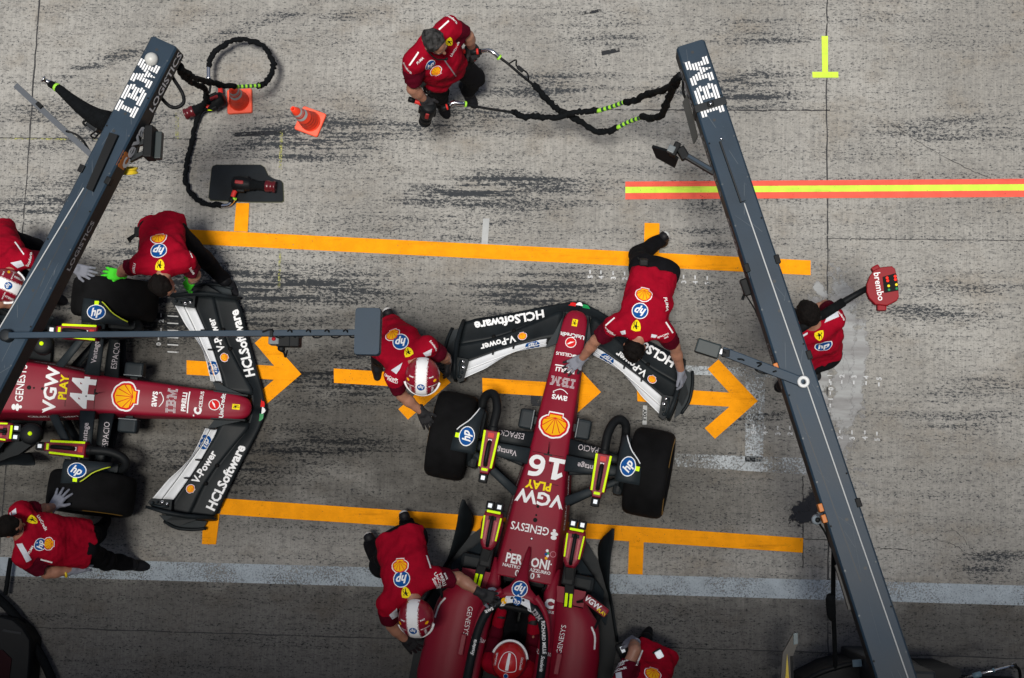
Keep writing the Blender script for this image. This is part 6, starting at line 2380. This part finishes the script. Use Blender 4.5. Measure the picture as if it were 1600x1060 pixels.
# pivoting arm with the lamp head
b = MB()
b.bar(P(1255, 598, GZ + .05), P(1128, 549, GZ + .05), .062, .035, GANTRY, bev=.006)
b.tube(cr([P(1130, 549, GZ + .08), P(1146, 560, GZ + .05), P(1160, 562, GZ + .08), P(1168, 567, GZ + .02), P(1190, 568, GZ + .09), P(1180, 577, GZ + .04), P(1195, 584, GZ + .03), P(1213, 580, GZ + .08)], 5), .006, BLACKP, 6)
b.build('pivot_arm', gr, go)
b = MB()
b.lathe([(.022, .02), (.040, .02), (.040, .055), (.034, .06), (.018, .06), (.018, .03)], P(1254, 598, GZ + .03), (0, 0, 1), mat('pale_ring', (.65, .66, .66), .4), 24)
b.build('pivot_ring', gr, go)
b = MB()
b.box(P(1106, 545, GZ + .04), (.165, .095, .085), mat('black_green_housing', (.012, .022, .024), .5), Matrix.Rotation(R(-17), 3, 'Z'), bev=.012)
b.bar(P(1121, 549, GZ + .05), P(1131, 551, GZ + .05), .035, .035, STEEL)
b.bar(P(1128, 552, GZ + .05), P(1140, 553, GZ + .05), .05, .05, BLACKP, bev=.006)
b.build('lamp_head', gr, go)
b = MB()
b.box(P(1168, 448, 2.40), (.08, .12, .06), BLACKP, Matrix.Rotation(R(20), 3, 'Z'), bev=.012)
b.bar(P(1165, 455, 2.38), P(1160, 468, 2.34), .02, .02, BLACKP)
b.tube(cr([P(1166, 462, 2.36), P(1180, 485, 2.30), P(1190, 510, 2.3), P(1199, 536, 2.4)], 5), .005, BLACKP, 6)
b.build('hanging_plug', gr, go)
for px, py in ((1216, 573), (1288, 792), (1294, 809)):
    b = MB()
    s, t = BR.st(px, py)
    b.box(BR.at(s, BR.w(s) / 2 + .008, -.03), (.055, .03, .08), ORANGEP, Matrix((BR.u, BR.v, Vector((0, 0, 1)))).transposed(), bev=.005)
    b.build('orange_clamp', gr, go)
b = MB()
b.box(P(1292, 802, 2.56), (.05, .07, .05), BLACKP, bev=.008)
b.bar(P(1289, 802, 2.55), P(1277, 806, 2.52), .014, .014, STEEL)
b.lathe([(.001, -.035), (.026, -.026), (.036, 0), (.03, .022), (.018, .032), (.016, .04), (.001, .04)], P(1276, 812, 2.47), (0.1, -.1, 1), mat('camera_shell', (.28, .33, .37), .3), 20, mfun=lambda i: BLACKP if i > 3 else mat('camera_shell', (.28, .33, .37), .3))
b.tube(cr([P(1278, 815, 2.48), P(1290, 834, 2.4), P(1300, 858, 2.35), P(1315, 880, 2.4), P(1317, 866, 2.45)], 5), .007, BLACKP, 6)
b.build('round_camera', gr, go)
b = MB()
b.slab([P(1305, 884, 2.44), P(1326, 953, 2.44), P(1342, 951, 2.44), P(1317, 881, 2.44)], .05, mat('brown_grey_cover', (.05, .048, .044), .6, var=.2))
b.build('cable_cover', gr, go)
b = MB()
b.tube(cr([P(1303, 852, 2.2), P(1302, 900, 1.9), P(1302, 950, 1.6), P(1304, 1000, 1.35), P(1305, 1046, 1.1)], 5), .017, HOSE, 8)
b.tube(cr([P(1297, 930, 1.75), P(1298, 945, 1.68), P(1300, 968, 1.58)], 5), [.02, .03, .034, .034, .034, .034, .034, .034, .034, .03, .02], HOSE, 8)
b.build('hanging_cable', gr, go)
b = MB()
hs = [P(*q, 1.0) for q in ((1262, 1066), (1303, 1045), (1330, 1038), (1368, 1035), (1425, 1031), (1444, 1044), (1500, 1045), (1510, 1100), (1262, 1100))]
b.prism([(q.x, q.y) for q in hs][::-1], 0.0, 1.0, BLACKP)
b.tube(cr([P(1250, 1068, 1.05), P(1285, 1050, 1.1), P(1330, 1037, 1.12), P(1366, 1033, 1.12)], 5), .022, BLACKP, 10)
b.bar(P(1332, 1037, 1.14), P(1346, 1036, 1.14), .05, .03, mat('blue_grey_label', (.12, .2, .25), .5))
b.box((P(1425, 1080, 2.3).x, P(1425, 1080, 2.3).y, 1.2), (.28, .28, 2.4), GANTRYD, bev=.02)
b.build('base_housing', gr, go)

# ---------------------------------------------------------------- left gantry
BL = Beam((236, 56), (277, 73), (5, 500), (58, 500), 1.2)
gl, go2, b = make_beam(BL, 'slate gantry beam on the left with a white dome on its tip', BL.at(BL.L0 + 1.0, 0), 0.19)
b.decal(sc(IBM, 0.158), P(215, 138, GZ), BL.u, BL.v, WHITE, 0.0025, 0.2)
for px, py in ((253, 78), (195, 180), (98, 358), (60, 420), (54, 434), (45, 452), (12, 520)):
    s, t = BL.st(px, py)
    w = BL.w(s)
    b.decal(poly([(-0.002, -w / 2 + .004), (0.002, -w / 2 + .004), (0.002, w / 2 - .004), (-0.002, w / 2 - .004)]), BL.at(s, 0), BL.u, BL.v, SEAM, 0.0015, 2.0)
for px, py in ((245, 78), (196, 178), (178, 205), (103, 357), (69, 421), (52, 454)):
    b.decal(circ(0.011), P(px, py, GZ), BL.u, BL.v, SEAM, 0.002)
lines_on(b, BL, [((141, 290), (32, 505))], SEAM, 0.005)
sa = lambda px, py: BL.st(px, py)[0]
b.decal(poly([(-.06, -.07), (.06, -.07), (.06, .07), (-.06, .07)]), BL.at(sa(180, 243), -BL.w(0.9) / 2, -.075), BL.u, (0, 0, 1), ORANGEP, 0.0015)
word(b, 'ceva', BL.at(sa(199, 222), -BL.w(0.8) / 2, -.092), BL.u, (0, 0, 1), 0.145, WHITE, bold=0.03, off=0.004, wide=0.95)
word(b, 'LOGISTICS', BL.at(sa(252, 122), -BL.w(0.3) / 2, -.09), BL.u, (0, 0, 1), 0.085, WHITE, bold=0.02, off=0.004, wide=0.85)
word(b, 'LOGISTICS', BL.at(sa(118, 380), -BL.w(1.8) / 2, -.075), BL.u, (0, 0, 1), 0.06, mat('pale_grey_letter', (.45, .46, .48), .6), off=0.004)
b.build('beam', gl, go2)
b = MB()
b.slab([P(*p, GZ + .035) for p in ((171, 207), (134, 294), (144, 299), (184, 211))], .034, BLACKP)
b.build('lamp_cover', gl, go2)
b = MB()
b.bar(P(131, 294, GZ + .006), P(-20, 545, GZ + .006), .0075, .008, mat('pale_led_strip', (.48, .49, .49), .6, spec=.1))
b.build('led_strip', gl, go2)
b = MB()
b.lathe([(.046, -.01), (.048, .005), (.044, .022), (.033, .036), (.018, .044), (.001, .047)], P(237, 93, GZ + .01), (0, 0, 1), mat('white_dome', (.55, .55, .52), .4), 24)
b.build('antenna_dome', gl, go2)
for px, py in ((126, 263), (163, 280)):
    b = MB()
    s, t = BL.st(px, py)
    t = math.copysign(BL.w(s) / 2, t)
    b.box(BL.at(s, t, -.01), (.055, .04, .06), BLACKP, Matrix((BL.u, BL.v, Vector((0, 0, 1)))).transposed(), bev=.006)
    b.build('clip', gl, go2)
b = MB()
b.bar(P(25, 134, 2.5), P(143, 243, 2.5), .040, .03, mat('grey_strut_paint', (.075, .085, .10), .5))
b.box(P(62, 165, 2.52), (.05, .03, .03), BLACKP, Matrix.Rotation(R(-43), 3, 'Z'))
b.tube(cr([P(103, 205, 2.52), P(120, 211, 2.5), P(131, 222, 2.48), P(139, 235, 2.5)], 5), .008, BLACKP, 6)
b.build('strut', gl, go2)
b = MB()
b.tube(cr([P(78, 131, 2.25), P(92, 139, 2.27), P(108, 153, 2.3), P(128, 169, 2.33), P(150, 183, 2.38), P(172, 192, 2.42)], 5), list(np.interp(np.linspace(0, 1, 26), [0, .15, .4, .7, 1], [.026, .03, .04, .06, .085])), HOSE, 12)
b.box(P(152, 193, 2.3), (.10, .12, .10), GANTRYD, Matrix.Rotation(R(-35), 3, 'Z'), bev=.012)
b.tube(cr([P(148, 188, 2.3), P(131, 190, 2.25), P(134, 196, 2.25), P(150, 195, 2.3)], 5), .009, BLACKP, 6)
b.tube(cr([P(150, 205, 2.3), P(142, 212, 2.2), P(148, 216, 2.2), P(155, 208, 2.3)], 5), .007, BLACKP, 6)
b.build('hose_boom', gl, go2)
b = MB()
b.lathe([(.031, -.012), (.034, 0), (.031, .012)], P(89, 137, 2.265), P(92, 139, 2.27) - P(85, 134, 2.26), LIME, 16)
b.build('lime_ring', gl, go2)
b = MB()
ax = (P(70, 126, 2.25) - P(82, 133, 2.25)).normalized()
b.lathe([(.020, -.03), (.024, -.01), (.024, .01), (.016, .02), (.016, .045), (.026, .046), (.026, .06), (.010, .06)], P(78, 130, 2.25), Vector((ax.x, ax.y, .5)), STEEL, 18)
b.build('steel_coupling', gl, go2)
b = MB()
b.bar(P(214, 225, 2.4), P(231, 222, 2.4), .035, .04, GANTRYD)
b.bar(P(203, 251, 2.4), P(232, 236, 2.4), .03, .04, GANTRYD)
b.bar(P(215, 224, 2.4), P(210, 248, 2.4), .03, .04, GANTRYD)
b.box(P(235, 224, 2.40), (.062, .235, .14), BLACKP, bev=.008)
b.box(P(243, 228, 2.36), (.10, .20, .06), mat('black_green_housing', (.012, .022, .024), .5), bev=.008)
b.build('signal_bracket', gl, go2)
b = MB()
b.lathe([(.040, -.02), (.066, -.022), (.068, -.012), (.058, -.008), (.058, .008), (.068, .012), (.066, .022), (.040, .02), (.040, -.02)], P(201, 267, 2.3), (0, .92, .38), YELLOWP, 28)
b.lathe([(.03, -.012), (.04, -.012), (.04, .012), (.03, .012)], P(201, 267, 2.3), (0, .92, .38), BLACKP, 20)
b.build('yellow_reel', gl, go2)
b = MB()
b.tube(cr([P(247, 143, 2.4), P(252, 153, 2.35), P(265, 166, 2.3), P(277, 168, 2.3), P(287, 160, 2.3), P(285, 146, 2.3), P(274, 128, 2.35), P(265, 114, 2.4)], 5), .014, BLACKP, 8)
b.tube(cr([P(255, 118, 2.45), P(252, 138, 2.4), P(258, 141, 2.4), P(268, 122, 2.4)], 5), .006, BLACKP, 6)
b.tube(cr([P(246, 160, 2.45), P(236, 190, 2.4), P(224, 208, 2.4), P(214, 216, 2.45)], 5), .006, BLACKP, 6)
b.build('cable_loop', gl, go2)
# long thin arm with the grey box
b = MB()
b.bar(P(15, 524.5, GZ + .09), P(562, 520, GZ + .09), .040, .045, GANTRY, bev=.004)
pts = [P(410, 519, GZ + .13)]
for k in range(5):
    x = 424 + k * 29
    pts += [P(x, 515, GZ + .135), P(x + 8, 527, GZ + .06), P(x + 20, 526, GZ + .05)]
b.tube(cr(pts + [P(566, 527, GZ + .09)], 4), .006, BLACKP, 6)
b.lathe([(.045, 0), (.045, .065), (.03, .07), (.001, .07)], P(14, 526, GZ), (0, 0, 1), GANTRYD, 20)
b.build('thin_arm', gl, go2)
b = MB()
rings = []
for z, k in ((-.09, .70), (-.06, .9), (-.02, 1.0), (.03, 1.0), (.045, .95)):
    c = P(575.5, 519, GZ + .09)
    hw, hl, cr_ = .088 * (k * .6 + .4), .162 * (k * .5 + .5), .022
    rg = []
    for sx, sy, a0 in ((1, 1, 0), (-1, 1, 90), (-1, -1, 180), (1, -1, 270)):
        for a in (0, 30, 60, 90):
            rg.append(c + Vector((sx * (hw - cr_) + cr_ * math.cos(R(a0 + a)), sy * (hl - cr_) + cr_ * math.sin(R(a0 + a)), z)))
    rings.append(rg)
b.loft(rings, GANTRY, smooth=False)
b.build('grey_box', gl, go2)
b = MB()
b.box(P(430, 530, GZ + .0), (.075, .085, .10), mat('grey_lens_hood', (.12, .14, .15), .4), bev=.01)
b.box(P(452, 533, GZ + .0), (.16, .085, .09), BLACKP, bev=.01)
b.box(P(461, 534, GZ + .02), (.07, .075, .08), BLACKP, bev=.01)
b.lathe([(.012, 0), (.014, .01), (.001, .014)], P(428, 530, GZ + .05), (0, 0, 1), REDP, 12)
b.tube(cr([P(440, 543, GZ - .05), P(444, 552, GZ - .08), P(446, 558, GZ - .1), P(449, 548, GZ - .06)], 4), .007, BLACKP, 6)
b.bar(P(424, 514, GZ + .12), P(424, 527, GZ + .12), .02, .02, BLACKP)
b.lathe([(.022, 0), (.022, .05), (.001, .05)], P(441, 546, GZ - .06), (0, 0, 1), BLACKP, 14)
b.build('hanging_camera', gl, go2)

# ================================================================= AIR HOSES
GH = 'air hoses hanging from the gantries'


def hose(label, thin=None, thick=(), band=None, tail=None, chrome=None, r_t=.011, r_k=.025):
    root = None
    p0 = Vector((thick[0] if thick else thin[0]))
    root = tag(empty('air_hose', (p0.x, p0.y, 0)), label, 'hose', GH)
    org = root.location.copy()
    rr = random.Random(int(p0.x * 1000) % 97)

    def lumpy(pts):
        c = cr(pts, 7)
        c = [q + np.array((rr.gauss(0, .0045), rr.gauss(0, .0045), 0)) for q in c]
        return c, [r_k * (0.78 + 0.44 * rr.random()) for _ in c]
    if thick:
        b = MB()
        c, r_ = lumpy(thick)
        r_[0] *= 1.12
        b.tube(c, r_, HOSE, 12)
        b.build('sleeve', root, org)
    if tail:
        b = MB()
        c, r_ = lumpy(tail)
        r_[0] *= 1.25
        b.tube(c, r_, HOSE, 12)
        b.build('sleeve', root, org)
    if band:
        b = MB()
        c = cr(band, 6)
        n = len(c)
        b.tube(c, r_k * .72, LIME, 12, mfun=lambda t: LIME if int(t * 11.99) % 2 == 0 else HOSEG)
        b.build('banded_section', root, org)
    if thin:
        b = MB()
        b.tube(cr(thin, 6), r_t, BLACKP, 10)
        b.build('hose_line', root, org)
    if chrome:
        b = MB()
        b.tube(cr(chrome, 5), .019, STEEL, 12)
        b.lathe([(.024, -.008), (.026, 0), (.024, .008)], chrome[-1], Vector(chrome[-1]) - Vector(chrome[-2]), LIME if len(chrome) > 3 else STEEL, 14)
        b.build('steel_fitting', root, org)
    return root


Q = lambda *pts: [P(*p) for p in pts]
hose("black hose from the right gantry to the grey-haired man's upper hand",
     thin=Q((778, 88, 1.0), (795, 101, .97), (815, 118, .92), (836, 135, .85)), thick=Q((834, 133, .85), (848, 147, .8), (866, 167, .7), (882, 176, .66), (905, 189, .6), (930, 205, .55), (948, 206, .55), (966, 199, .6)),
     band=Q((964, 200, .6), (984, 190, .68), (1004, 183, .8)), tail=Q((1003, 182, .8), (1018, 185, .95), (1033, 180, 1.2), (1041, 165, 1.5), (1047, 148, 1.85), (1056, 132, 2.15), (1063, 118, 2.36)),
     chrome=Q((752, 80, 1.0), (764, 79, 1.02), (772, 83, 1.02), (780, 90, 1.0)))
hose("black hose from the right gantry to the grey-haired man's lower hand",
     thin=Q((724, 163, .95), (745, 167, .9), (775, 172, .85), (803, 176, .8)), thick=Q((800, 174, .8), (815, 181, .75), (840, 183, .72), (866, 184, .7), (890, 178, .7), (912, 175, .72), (935, 173, .76)),
     band=Q((933, 174, .76), (956, 167, .85), (977, 159, .95)), tail=Q((977, 159, .95), (990, 159, 1.1), (1005, 151, 1.3), (1022, 145, 1.6), (1040, 138, 1.95), (1054, 128, 2.2), (1063, 118, 2.36)),
     chrome=Q((703, 166, .97), (708, 161, .98), (718, 162, .97), (727, 163, .95)))
hose("black hose from the left gantry making a wide loop over the rear cone",
     thick=Q((281, 105, 2.35), (290, 115, 2.0), (305, 122, 1.5), (322, 128, 1.0), (340, 132, .75), (367, 136, .55)),
     band=Q((367, 136, .5), (386, 135, .46), (406, 134, .4)), tail=Q((404, 135, .38), (416, 129, .33), (425, 112, .28), (426, 98, .25), (418, 80, .22), (405, 68, .20), (380, 62, .20), (358, 66, .2), (340, 78, .2), (329, 90, .2), (326, 105, .2)),
     chrome=Q((326, 104, .2), (326, 114, .2), (326, 122, .2)), thin=Q((326, 122, .2), (329, 132, .2), (327, 146, .2)), r_k=.023)
hose("black hose from the left gantry running down to the gun on the mat",
     thick=Q((279, 104, 2.35), (285, 116, 2.0), (296, 127, 1.5), (309, 133, 1.0), (321, 140, .6), (322, 155, .3), (312, 176, .10), (305, 198, .06), (300, 220, .05), (294, 244, .05), (291, 264, .05), (289, 280, .05), (296, 298, .05), (308, 312, .05), (322, 319, .05), (345, 322, .05)),
     chrome=Q((345, 322, .05), (356, 321, .06), (362, 316, .07), (366, 310, .08)), r_k=.022)
b = MB()
b.tube(cr(Q((795, 100, .95), (806, 94, .98), (807, 103, .95), (815, 108, .93), (824, 115, .95), (826, 125, .9)), 5), .007, BLACKP, 6)
b.box(P(813, 108, .95), (.06, .03, .03), BLACKP, Matrix.Rotation(R(-40), 3, 'Z'), bev=.006)
tag(b.build('hose_cable', None, P(810, 108, 0)), 'thin black cable looped along the upper hose by the grey-haired man', 'cable')


# ================================================================= WHEEL GUNS
GW = 'wheel guns on their hoses'


def wheel_gun(c, d, up, label, L=.20, tipm=REDP):
    c, d, up = Vector(c), Vector(d).normalized(), Vector(up)
    up = (up - d * up.dot(d)).normalized()
    lt = up.cross(d)
    root = tag(empty('wheel_gun', c), label, 'wheel gun', GW)
    org = c.copy()
    M = Matrix((d, lt, up)).transposed()
    b = MB()
    b.lathe([(.001, -.10), (.045, -.10), (.062, -.085), (.066, -.04), (.064, .01), (.056, .05), (.05, .07), (.001, .07)], c, d, BLACKP, 24)
    b.box(c + up * .058 + d * -.03, (.075, .032, .03), mat('dark_red_grip', (.30, .012, .014), .6), M, bev=.01)
    b.box(c - lt * .06 - d * .02, (.07, .03, .06), BLACKP, M, bev=.01)
    b.box(c + lt * .062 + d * .01, (.05, .02, .05), BLACKP, M, bev=.008)
    b.build('body', root, org)
    b = MB()
    b.lathe([(.05, .06), (.05, .09), (.042, .10), (.040, L * .8), (.046, L * .85), (.046, L)], c, d, HOSE, 22)
    b.build('barrel', root, org)
    b = MB()
    b.lathe([(.047, L - .01), (.052, L), (.052, L + .025), (.046, L + .03), (.046, L + .06), (.052, L + .062), (.052, L + .078), (.034, L + .078), (.030, L + .03)], c, d, tipm, 22)
    b.build('socket', root, org)
    b = MB()
    h1 = c - lt * .02 - d * .05 - up * .02
    b.tube([h1, h1 - lt * .06 - d * .03, h1 - lt * .13 - d * .045], [.024, .022, .020], REDG, 12)
    b.tube([h1 - lt * .10 - d * .04, h1 - lt * .15 - d * .05], .023, BLACKP, 12)
    b.build('handle', root, org)
    return root


wheel_gun(P(381, 288, .10), P(436, 293, .08) - P(381, 288, .10), (0, 0, 1), 'wheel gun lying on the black rubber mat', tipm=mat('dark_red_socket', (.10, .008, .012), .3))
wheel_gun(P(334, 160, .12), P(285, 181, .10) - P(334, 160, .12), (0, .2, 1), 'wheel gun lying on the ground against the rear cone', tipm=mat('dark_red_socket', (.10, .008, .012), .3))
wheel_gun(P(668, 174, .90), P(664, 190, .74) - P(668, 174, .90), (-.2, -.9, -.4), 'red and black wheel gun in the lower hand of the grey-haired man', L=.10, tipm=BLACKP)
wheel_gun(P(735, 85, .88), P(731, 98, .74) - P(735, 85, .88), (.5, -.2, 1), 'wheel gun half hidden in the upper hand of the grey-haired man', L=.10, tipm=BLACKP)
for p0, p1, lb in (((735, 82, 1.0), (752, 80, 1.0), 'upper'), ((690, 170, .98), (703, 166, .98), 'lower')):
    b = MB()
    a, c = P(*p0), P(*p1)
    b.tube([a, a.lerp(c, .45), c], [.026, .022, .02], BLACKP, 12)
    b.tube([a.lerp(c, .55), a.lerp(c, .75)], .025, REDG, 12)
    tag(b.build('hose_grip', None, a), 'short black and red hose grip at the %s hand of the grey-haired man' % lb, 'grip')
b = MB()
b.lathe([(.028, 0), (.028, .10), (.001, .10)], P(327, 172, .10), (.1, .6, .3), HIVIS, 14)
b.bar(P(322, 168, .16), P(330, 158, .16), .03, .02, REDG)
tag(b.build('gun_valve', None, P(327, 172, 0)), 'lime and red valve beside the wheel gun near the rear cone', 'valve')

# ================================================================= MAT, CONES
b = MB()
mp = [P(*q, .0) for q in ((333, 260), (338, 258), (408, 258), (414, 262), (420, 275), (429, 280), (440, 283), (443, 287), (444, 315), (441, 317), (395, 317), (329, 314), (326, 310), (328, 292), (331, 264))]
c0 = sum(mp, Vector((0, 0, 0))) / len(mp)
b.prism([(q.x, q.y) for q in mp][::-1], 0.0, .012, mat('mat_edge_green', (.05, .055, .02), .7))
b.prism([((q.x - c0.x) * .985 + c0.x, (q.y - c0.y) * .975 + c0.y) for q in mp][::-1], 0.004, .022, MATB)
tag(b.build('rubber_mat', None, (c0.x, c0.y, 0)), 'black rubber mat with a cut corner, holding a wheel gun', 'mat')


def cone(corners, tip, label):
    cs = [P(*q, .02) for q in corners]
    c = sum(cs, Vector((0, 0, 0))) / 4
    root = tag(empty('traffic_cone', (c.x, c.y, 0)), label, 'cone', 'orange cones by the left gantry')
    org = root.location.copy()
    b = MB()
    x = (cs[1] - cs[0]).normalized()
    y = Vector((0, 0, 1)).cross(x)
    hw = .112
    rings = []
    for z, k in ((0, .97), (.006, 1), (.024, 1), (.032, .95), (.034, .55)):
        rg = []
        for a0, sx, sy in ((0, 1, 1), (90, -1, 1), (180, -1, -1), (270, 1, -1)):
            for a in (0, 30, 60, 90):
                rg.append(Vector((c.x, c.y, z)) + x * (k * (sx * (hw - .018) + .018 * math.cos(R(a0 + a)))) + y * (k * (sy * (hw - .018) + .018 * math.sin(R(a0 + a)))))
        rings.append(rg)
    b.loft(rings, mat('cone_base_orange', (1.0, .12, .055), .5, var=.06), smooth=False)
    b.build('base', root, org)
    b = MB()
    t = P(*tip)
    ax = (t - Vector((c.x, c.y, .03)))
    L = ax.length
    rr = lambda q: .088 + (.022 - .088) * q
    prof = [(.094, 0), (.088, .012)]
    for k in range(4):
        q = .06 + .09 * k
        prof += [(rr(q), L * q), (rr(q) * 1.03, L * (q + .004)), (rr(q + .01), L * (q + .03))]
    prof += [(rr(.5), L * .5), (rr(.66), L * .66), (rr(.68) * 1.06, L * .68), (rr(.8), L * .8), (rr(1), L * .99), (.016, L), (.012, L * .97), (.010, L * .9)]
    b.lathe(prof, (c.x, c.y, .03), ax, CONE, 28)
    b.build('cone_body', root, org)
    for q0, q1 in ((.50, .60), (.66, .78)):
        b = MB()
        b.lathe([(rr(q0) + .002, L * q0), (rr(q1) + .002, L * q1)], (c.x, c.y, .03), ax, CONER, 28)
        b.build('reflective_band', root, org)
    return root


cone([(475, 165), (512, 178.5), (496, 217), (457, 201)], (457, 170, .40), 'orange cone standing free, nearer the middle of the picture')
cone([(350, 140.5), (395, 137.5), (398, 176), (355, 180.5)], (362, 136, .38), 'orange cone under the black hose, beside the wheel gun')

# ================================================================= STOP SIGN ON A POLE
sg = tag(empty('stop_sign', (P(1300, 485, 0).x, P(1300, 485, 0).y, 1.4)), 'red signal board on a black pole over the shoulder of the dark-haired man', 'signal board')
so = sg.location.copy()
b = MB()
b.tube([P(1249, 515, 1.60), P(1290, 489, 1.60), P(1335, 462, 1.58), P(1356, 450, 1.58)], [.034, .030, .024, .022], BLACKP, 12)
b.tube([P(1282, 495, 1.60), P(1318, 472, 1.60)], .034, HOSE, 12)
b.tube(cr([P(1356, 450, 1.56), P(1346, 458, 1.55), P(1336, 463, 1.56)], 4), .008, BLACKP, 6)
b.build('pole', sg, so)
b = MB()
ol_ = [(1359, 431), (1366, 422), (1376, 417.5), (1394, 415.6), (1399, 420), (1403, 437), (1405, 464), (1402, 470), (1386, 478), (1368, 476), (1358, 466), (1354, 456), (1354, 444)]
zt = 1.62
cpt = P(1380, 448, zt)
rings = []
for z, k in ((-.10, .86), (-.085, .95), (-.05, 1.0), (-.012, 1.0), (-.003, .98), (0, .95)):
    rings.append([Vector((cpt.x + (P(*q, zt).x - cpt.x) * k, cpt.y + (P(*q, zt).y - cpt.y) * k, zt + z)) for q in ol_][::-1])
SIGNR = mat('signal_red_shell', (.25, .006, .012), .5, var=.1, spec=.25)
b.loft(rings, SIGNR, smooth=False)
b.freeze()
aa = R(-81)
ud = Vector((math.cos(aa), math.sin(aa), 0))
word(b, 'brembo', P(1374, 448, zt), ud, Vector((0, 0, 1)).cross(ud), .050, WHITE, bold=.015, off=.003, wide=.98)
b.box(P(1368, 421, zt - .05), (.06, .05, .07), SIGNR, Matrix.Rotation(R(30), 3, 'Z'), bev=.012)
b.box(P(1377, 480, zt - .06), (.07, .06, .07), SIGNR, bev=.014)
b.build('board', sg, so)
b = MB()
b.slab([P(*q, zt + .006) for q in ((1379, 433), (1382, 458), (1404, 454), (1400, 427))], .02, LBLACK)
b.build('screen', sg, so)
for px, py, m_ in ((1386, 434.5, LED_R), (1387, 439, LED_R), (1388.5, 447, LED_Y), (1389, 453, LED_G), (1398.5, 432, LED_R), (1399, 437, LED_R), (1400.5, 445, LED_Y), (1401, 451, LED_G)):
    b = MB()
    b.lathe([(.010, 0), (.010, .004), (.006, .007), (.001, .008)], P(px, py, zt + .006), (0, 0, 1), m_, 12)
    b.build('signal_light', sg, so)

# ================================================================= THINGS CUT BY THE BOTTOM EDGE
b = MB()
b.slab([P(*q, .95) for q in ((1219, 1075), (1240, 1075), (1239, 1024), (1247, 1006), (1246, 989), (1240, 990), (1223, 1021))], .06, mat('tan_grey_board', (.11, .10, .085), .6, var=.15))
b.slab([P(*q, .96) for q in ((1226, 1075), (1234, 1075), (1230, 1022))], .012, YELLOWP)
b.slab([P(*q, .97) for q in ((1240, 1008), (1247, 1006), (1246, 989), (1240, 990))], .02, mat('teal_cap', (.02, .07, .09), .4))
b.bar(P(1238, 1075, .93), P(1236, 1025, .93), .02, .06, BLACKP)
b.box((P(1230, 1075, .9).x, P(1230, 1075, .9).y - .05, .45), (.06, .06, .9), BLACKP)
tag(b.build('marker_board', None, (P(1230, 1075, .9).x, P(1230, 1075, .9).y, 0)), "narrow grey board with a yellow wedge standing at the bottom edge", 'board')
b = MB()
b.tube([P(1500, 1062, 1.02), P(1545, 1050, 1.05), P(1584, 1040, 1.08)], .010, STEEL, 10)
b.lathe([(.02, -.015), (.022, 0), (.02, .015)], P(1584, 1040, 1.08), (0, 0, 1), STEEL, 14)
b.tube([P(1520, 1057, 1.035), P(1533, 1053, 1.042)], .022, mat('blue_grey_label', (.12, .2, .25), .5), 12)
b.tube([P(1551, 1048, 1.055), P(1554, 1047, 1.057)], .017, mat('blue_grey_label', (.12, .2, .25), .5), 12)
b.tube(cr([P(1584, 1040, 1.06), P(1592, 1046, 1.0), P(1594, 1060, .9), P(1592, 1080, .8)], 5), .012, BLACKP, 8)
b.box((P(1560, 1085, .5).x, P(1560, 1085, .5).y, .5), (.5, .2, 1.0), BLACKP, bev=.03)
tag(b.build('tool_stand', None, (P(1560, 1085, .5).x, P(1560, 1085, .5).y, 0)), 'black stand with a thin steel rod in the bottom right corner', 'stand')
b = MB()
b.tube(cr(Q((-30, 915, .1), (0, 938, .1), (25, 964, .1), (46, 997, .1), (64, 1026, .1), (80, 1060, .1), (92, 1100, .1)), 6), .038, HOSE, 14)
b.tube(cr(Q((17, 872, .1), (14, 890, .1), (11, 912, .1), (8, 930, .1)), 5), .020, HOSE, 10)
tag(b.build('black_duct', None, P(40, 1000, 0)), 'thick black duct curving across the lower left corner', 'duct')
b = MB()
kp = [P(*q, .25) for q in ((-60, 962), (0, 962), (20, 967), (36, 981), (48, 1000), (47, 1030), (40, 1110), (-60, 1110))]
rings = []
kc = sum(kp, Vector((0, 0, 0))) / len(kp)
for z, k in ((0, .97), (.2, 1.0), (.24, .97), (.25, .93)):
    rings.append([Vector((kc.x + (q.x - kc.x) * k, kc.y + (q.y - kc.y) * k, z)) for q in kp][::-1])
b.loft(rings, BLACKP, smooth=False)
b.slab([P(*q, .262) for q in ((-50, 1012), (-50, 1070), (14, 1060), (18, 1030), (4, 1016))], .01, mat('dark_red_lid', (.018, .002, .004), .6, spec=.1))
b.bar(P(5, 985, .255), P(34, 990, .255), .02, .012, GANTRYD)
tag(b.build('tool_cabinet', None, (kc.x, kc.y, 0)), 'black rounded cabinet with a dark red lid in the lower left corner', 'cabinet')
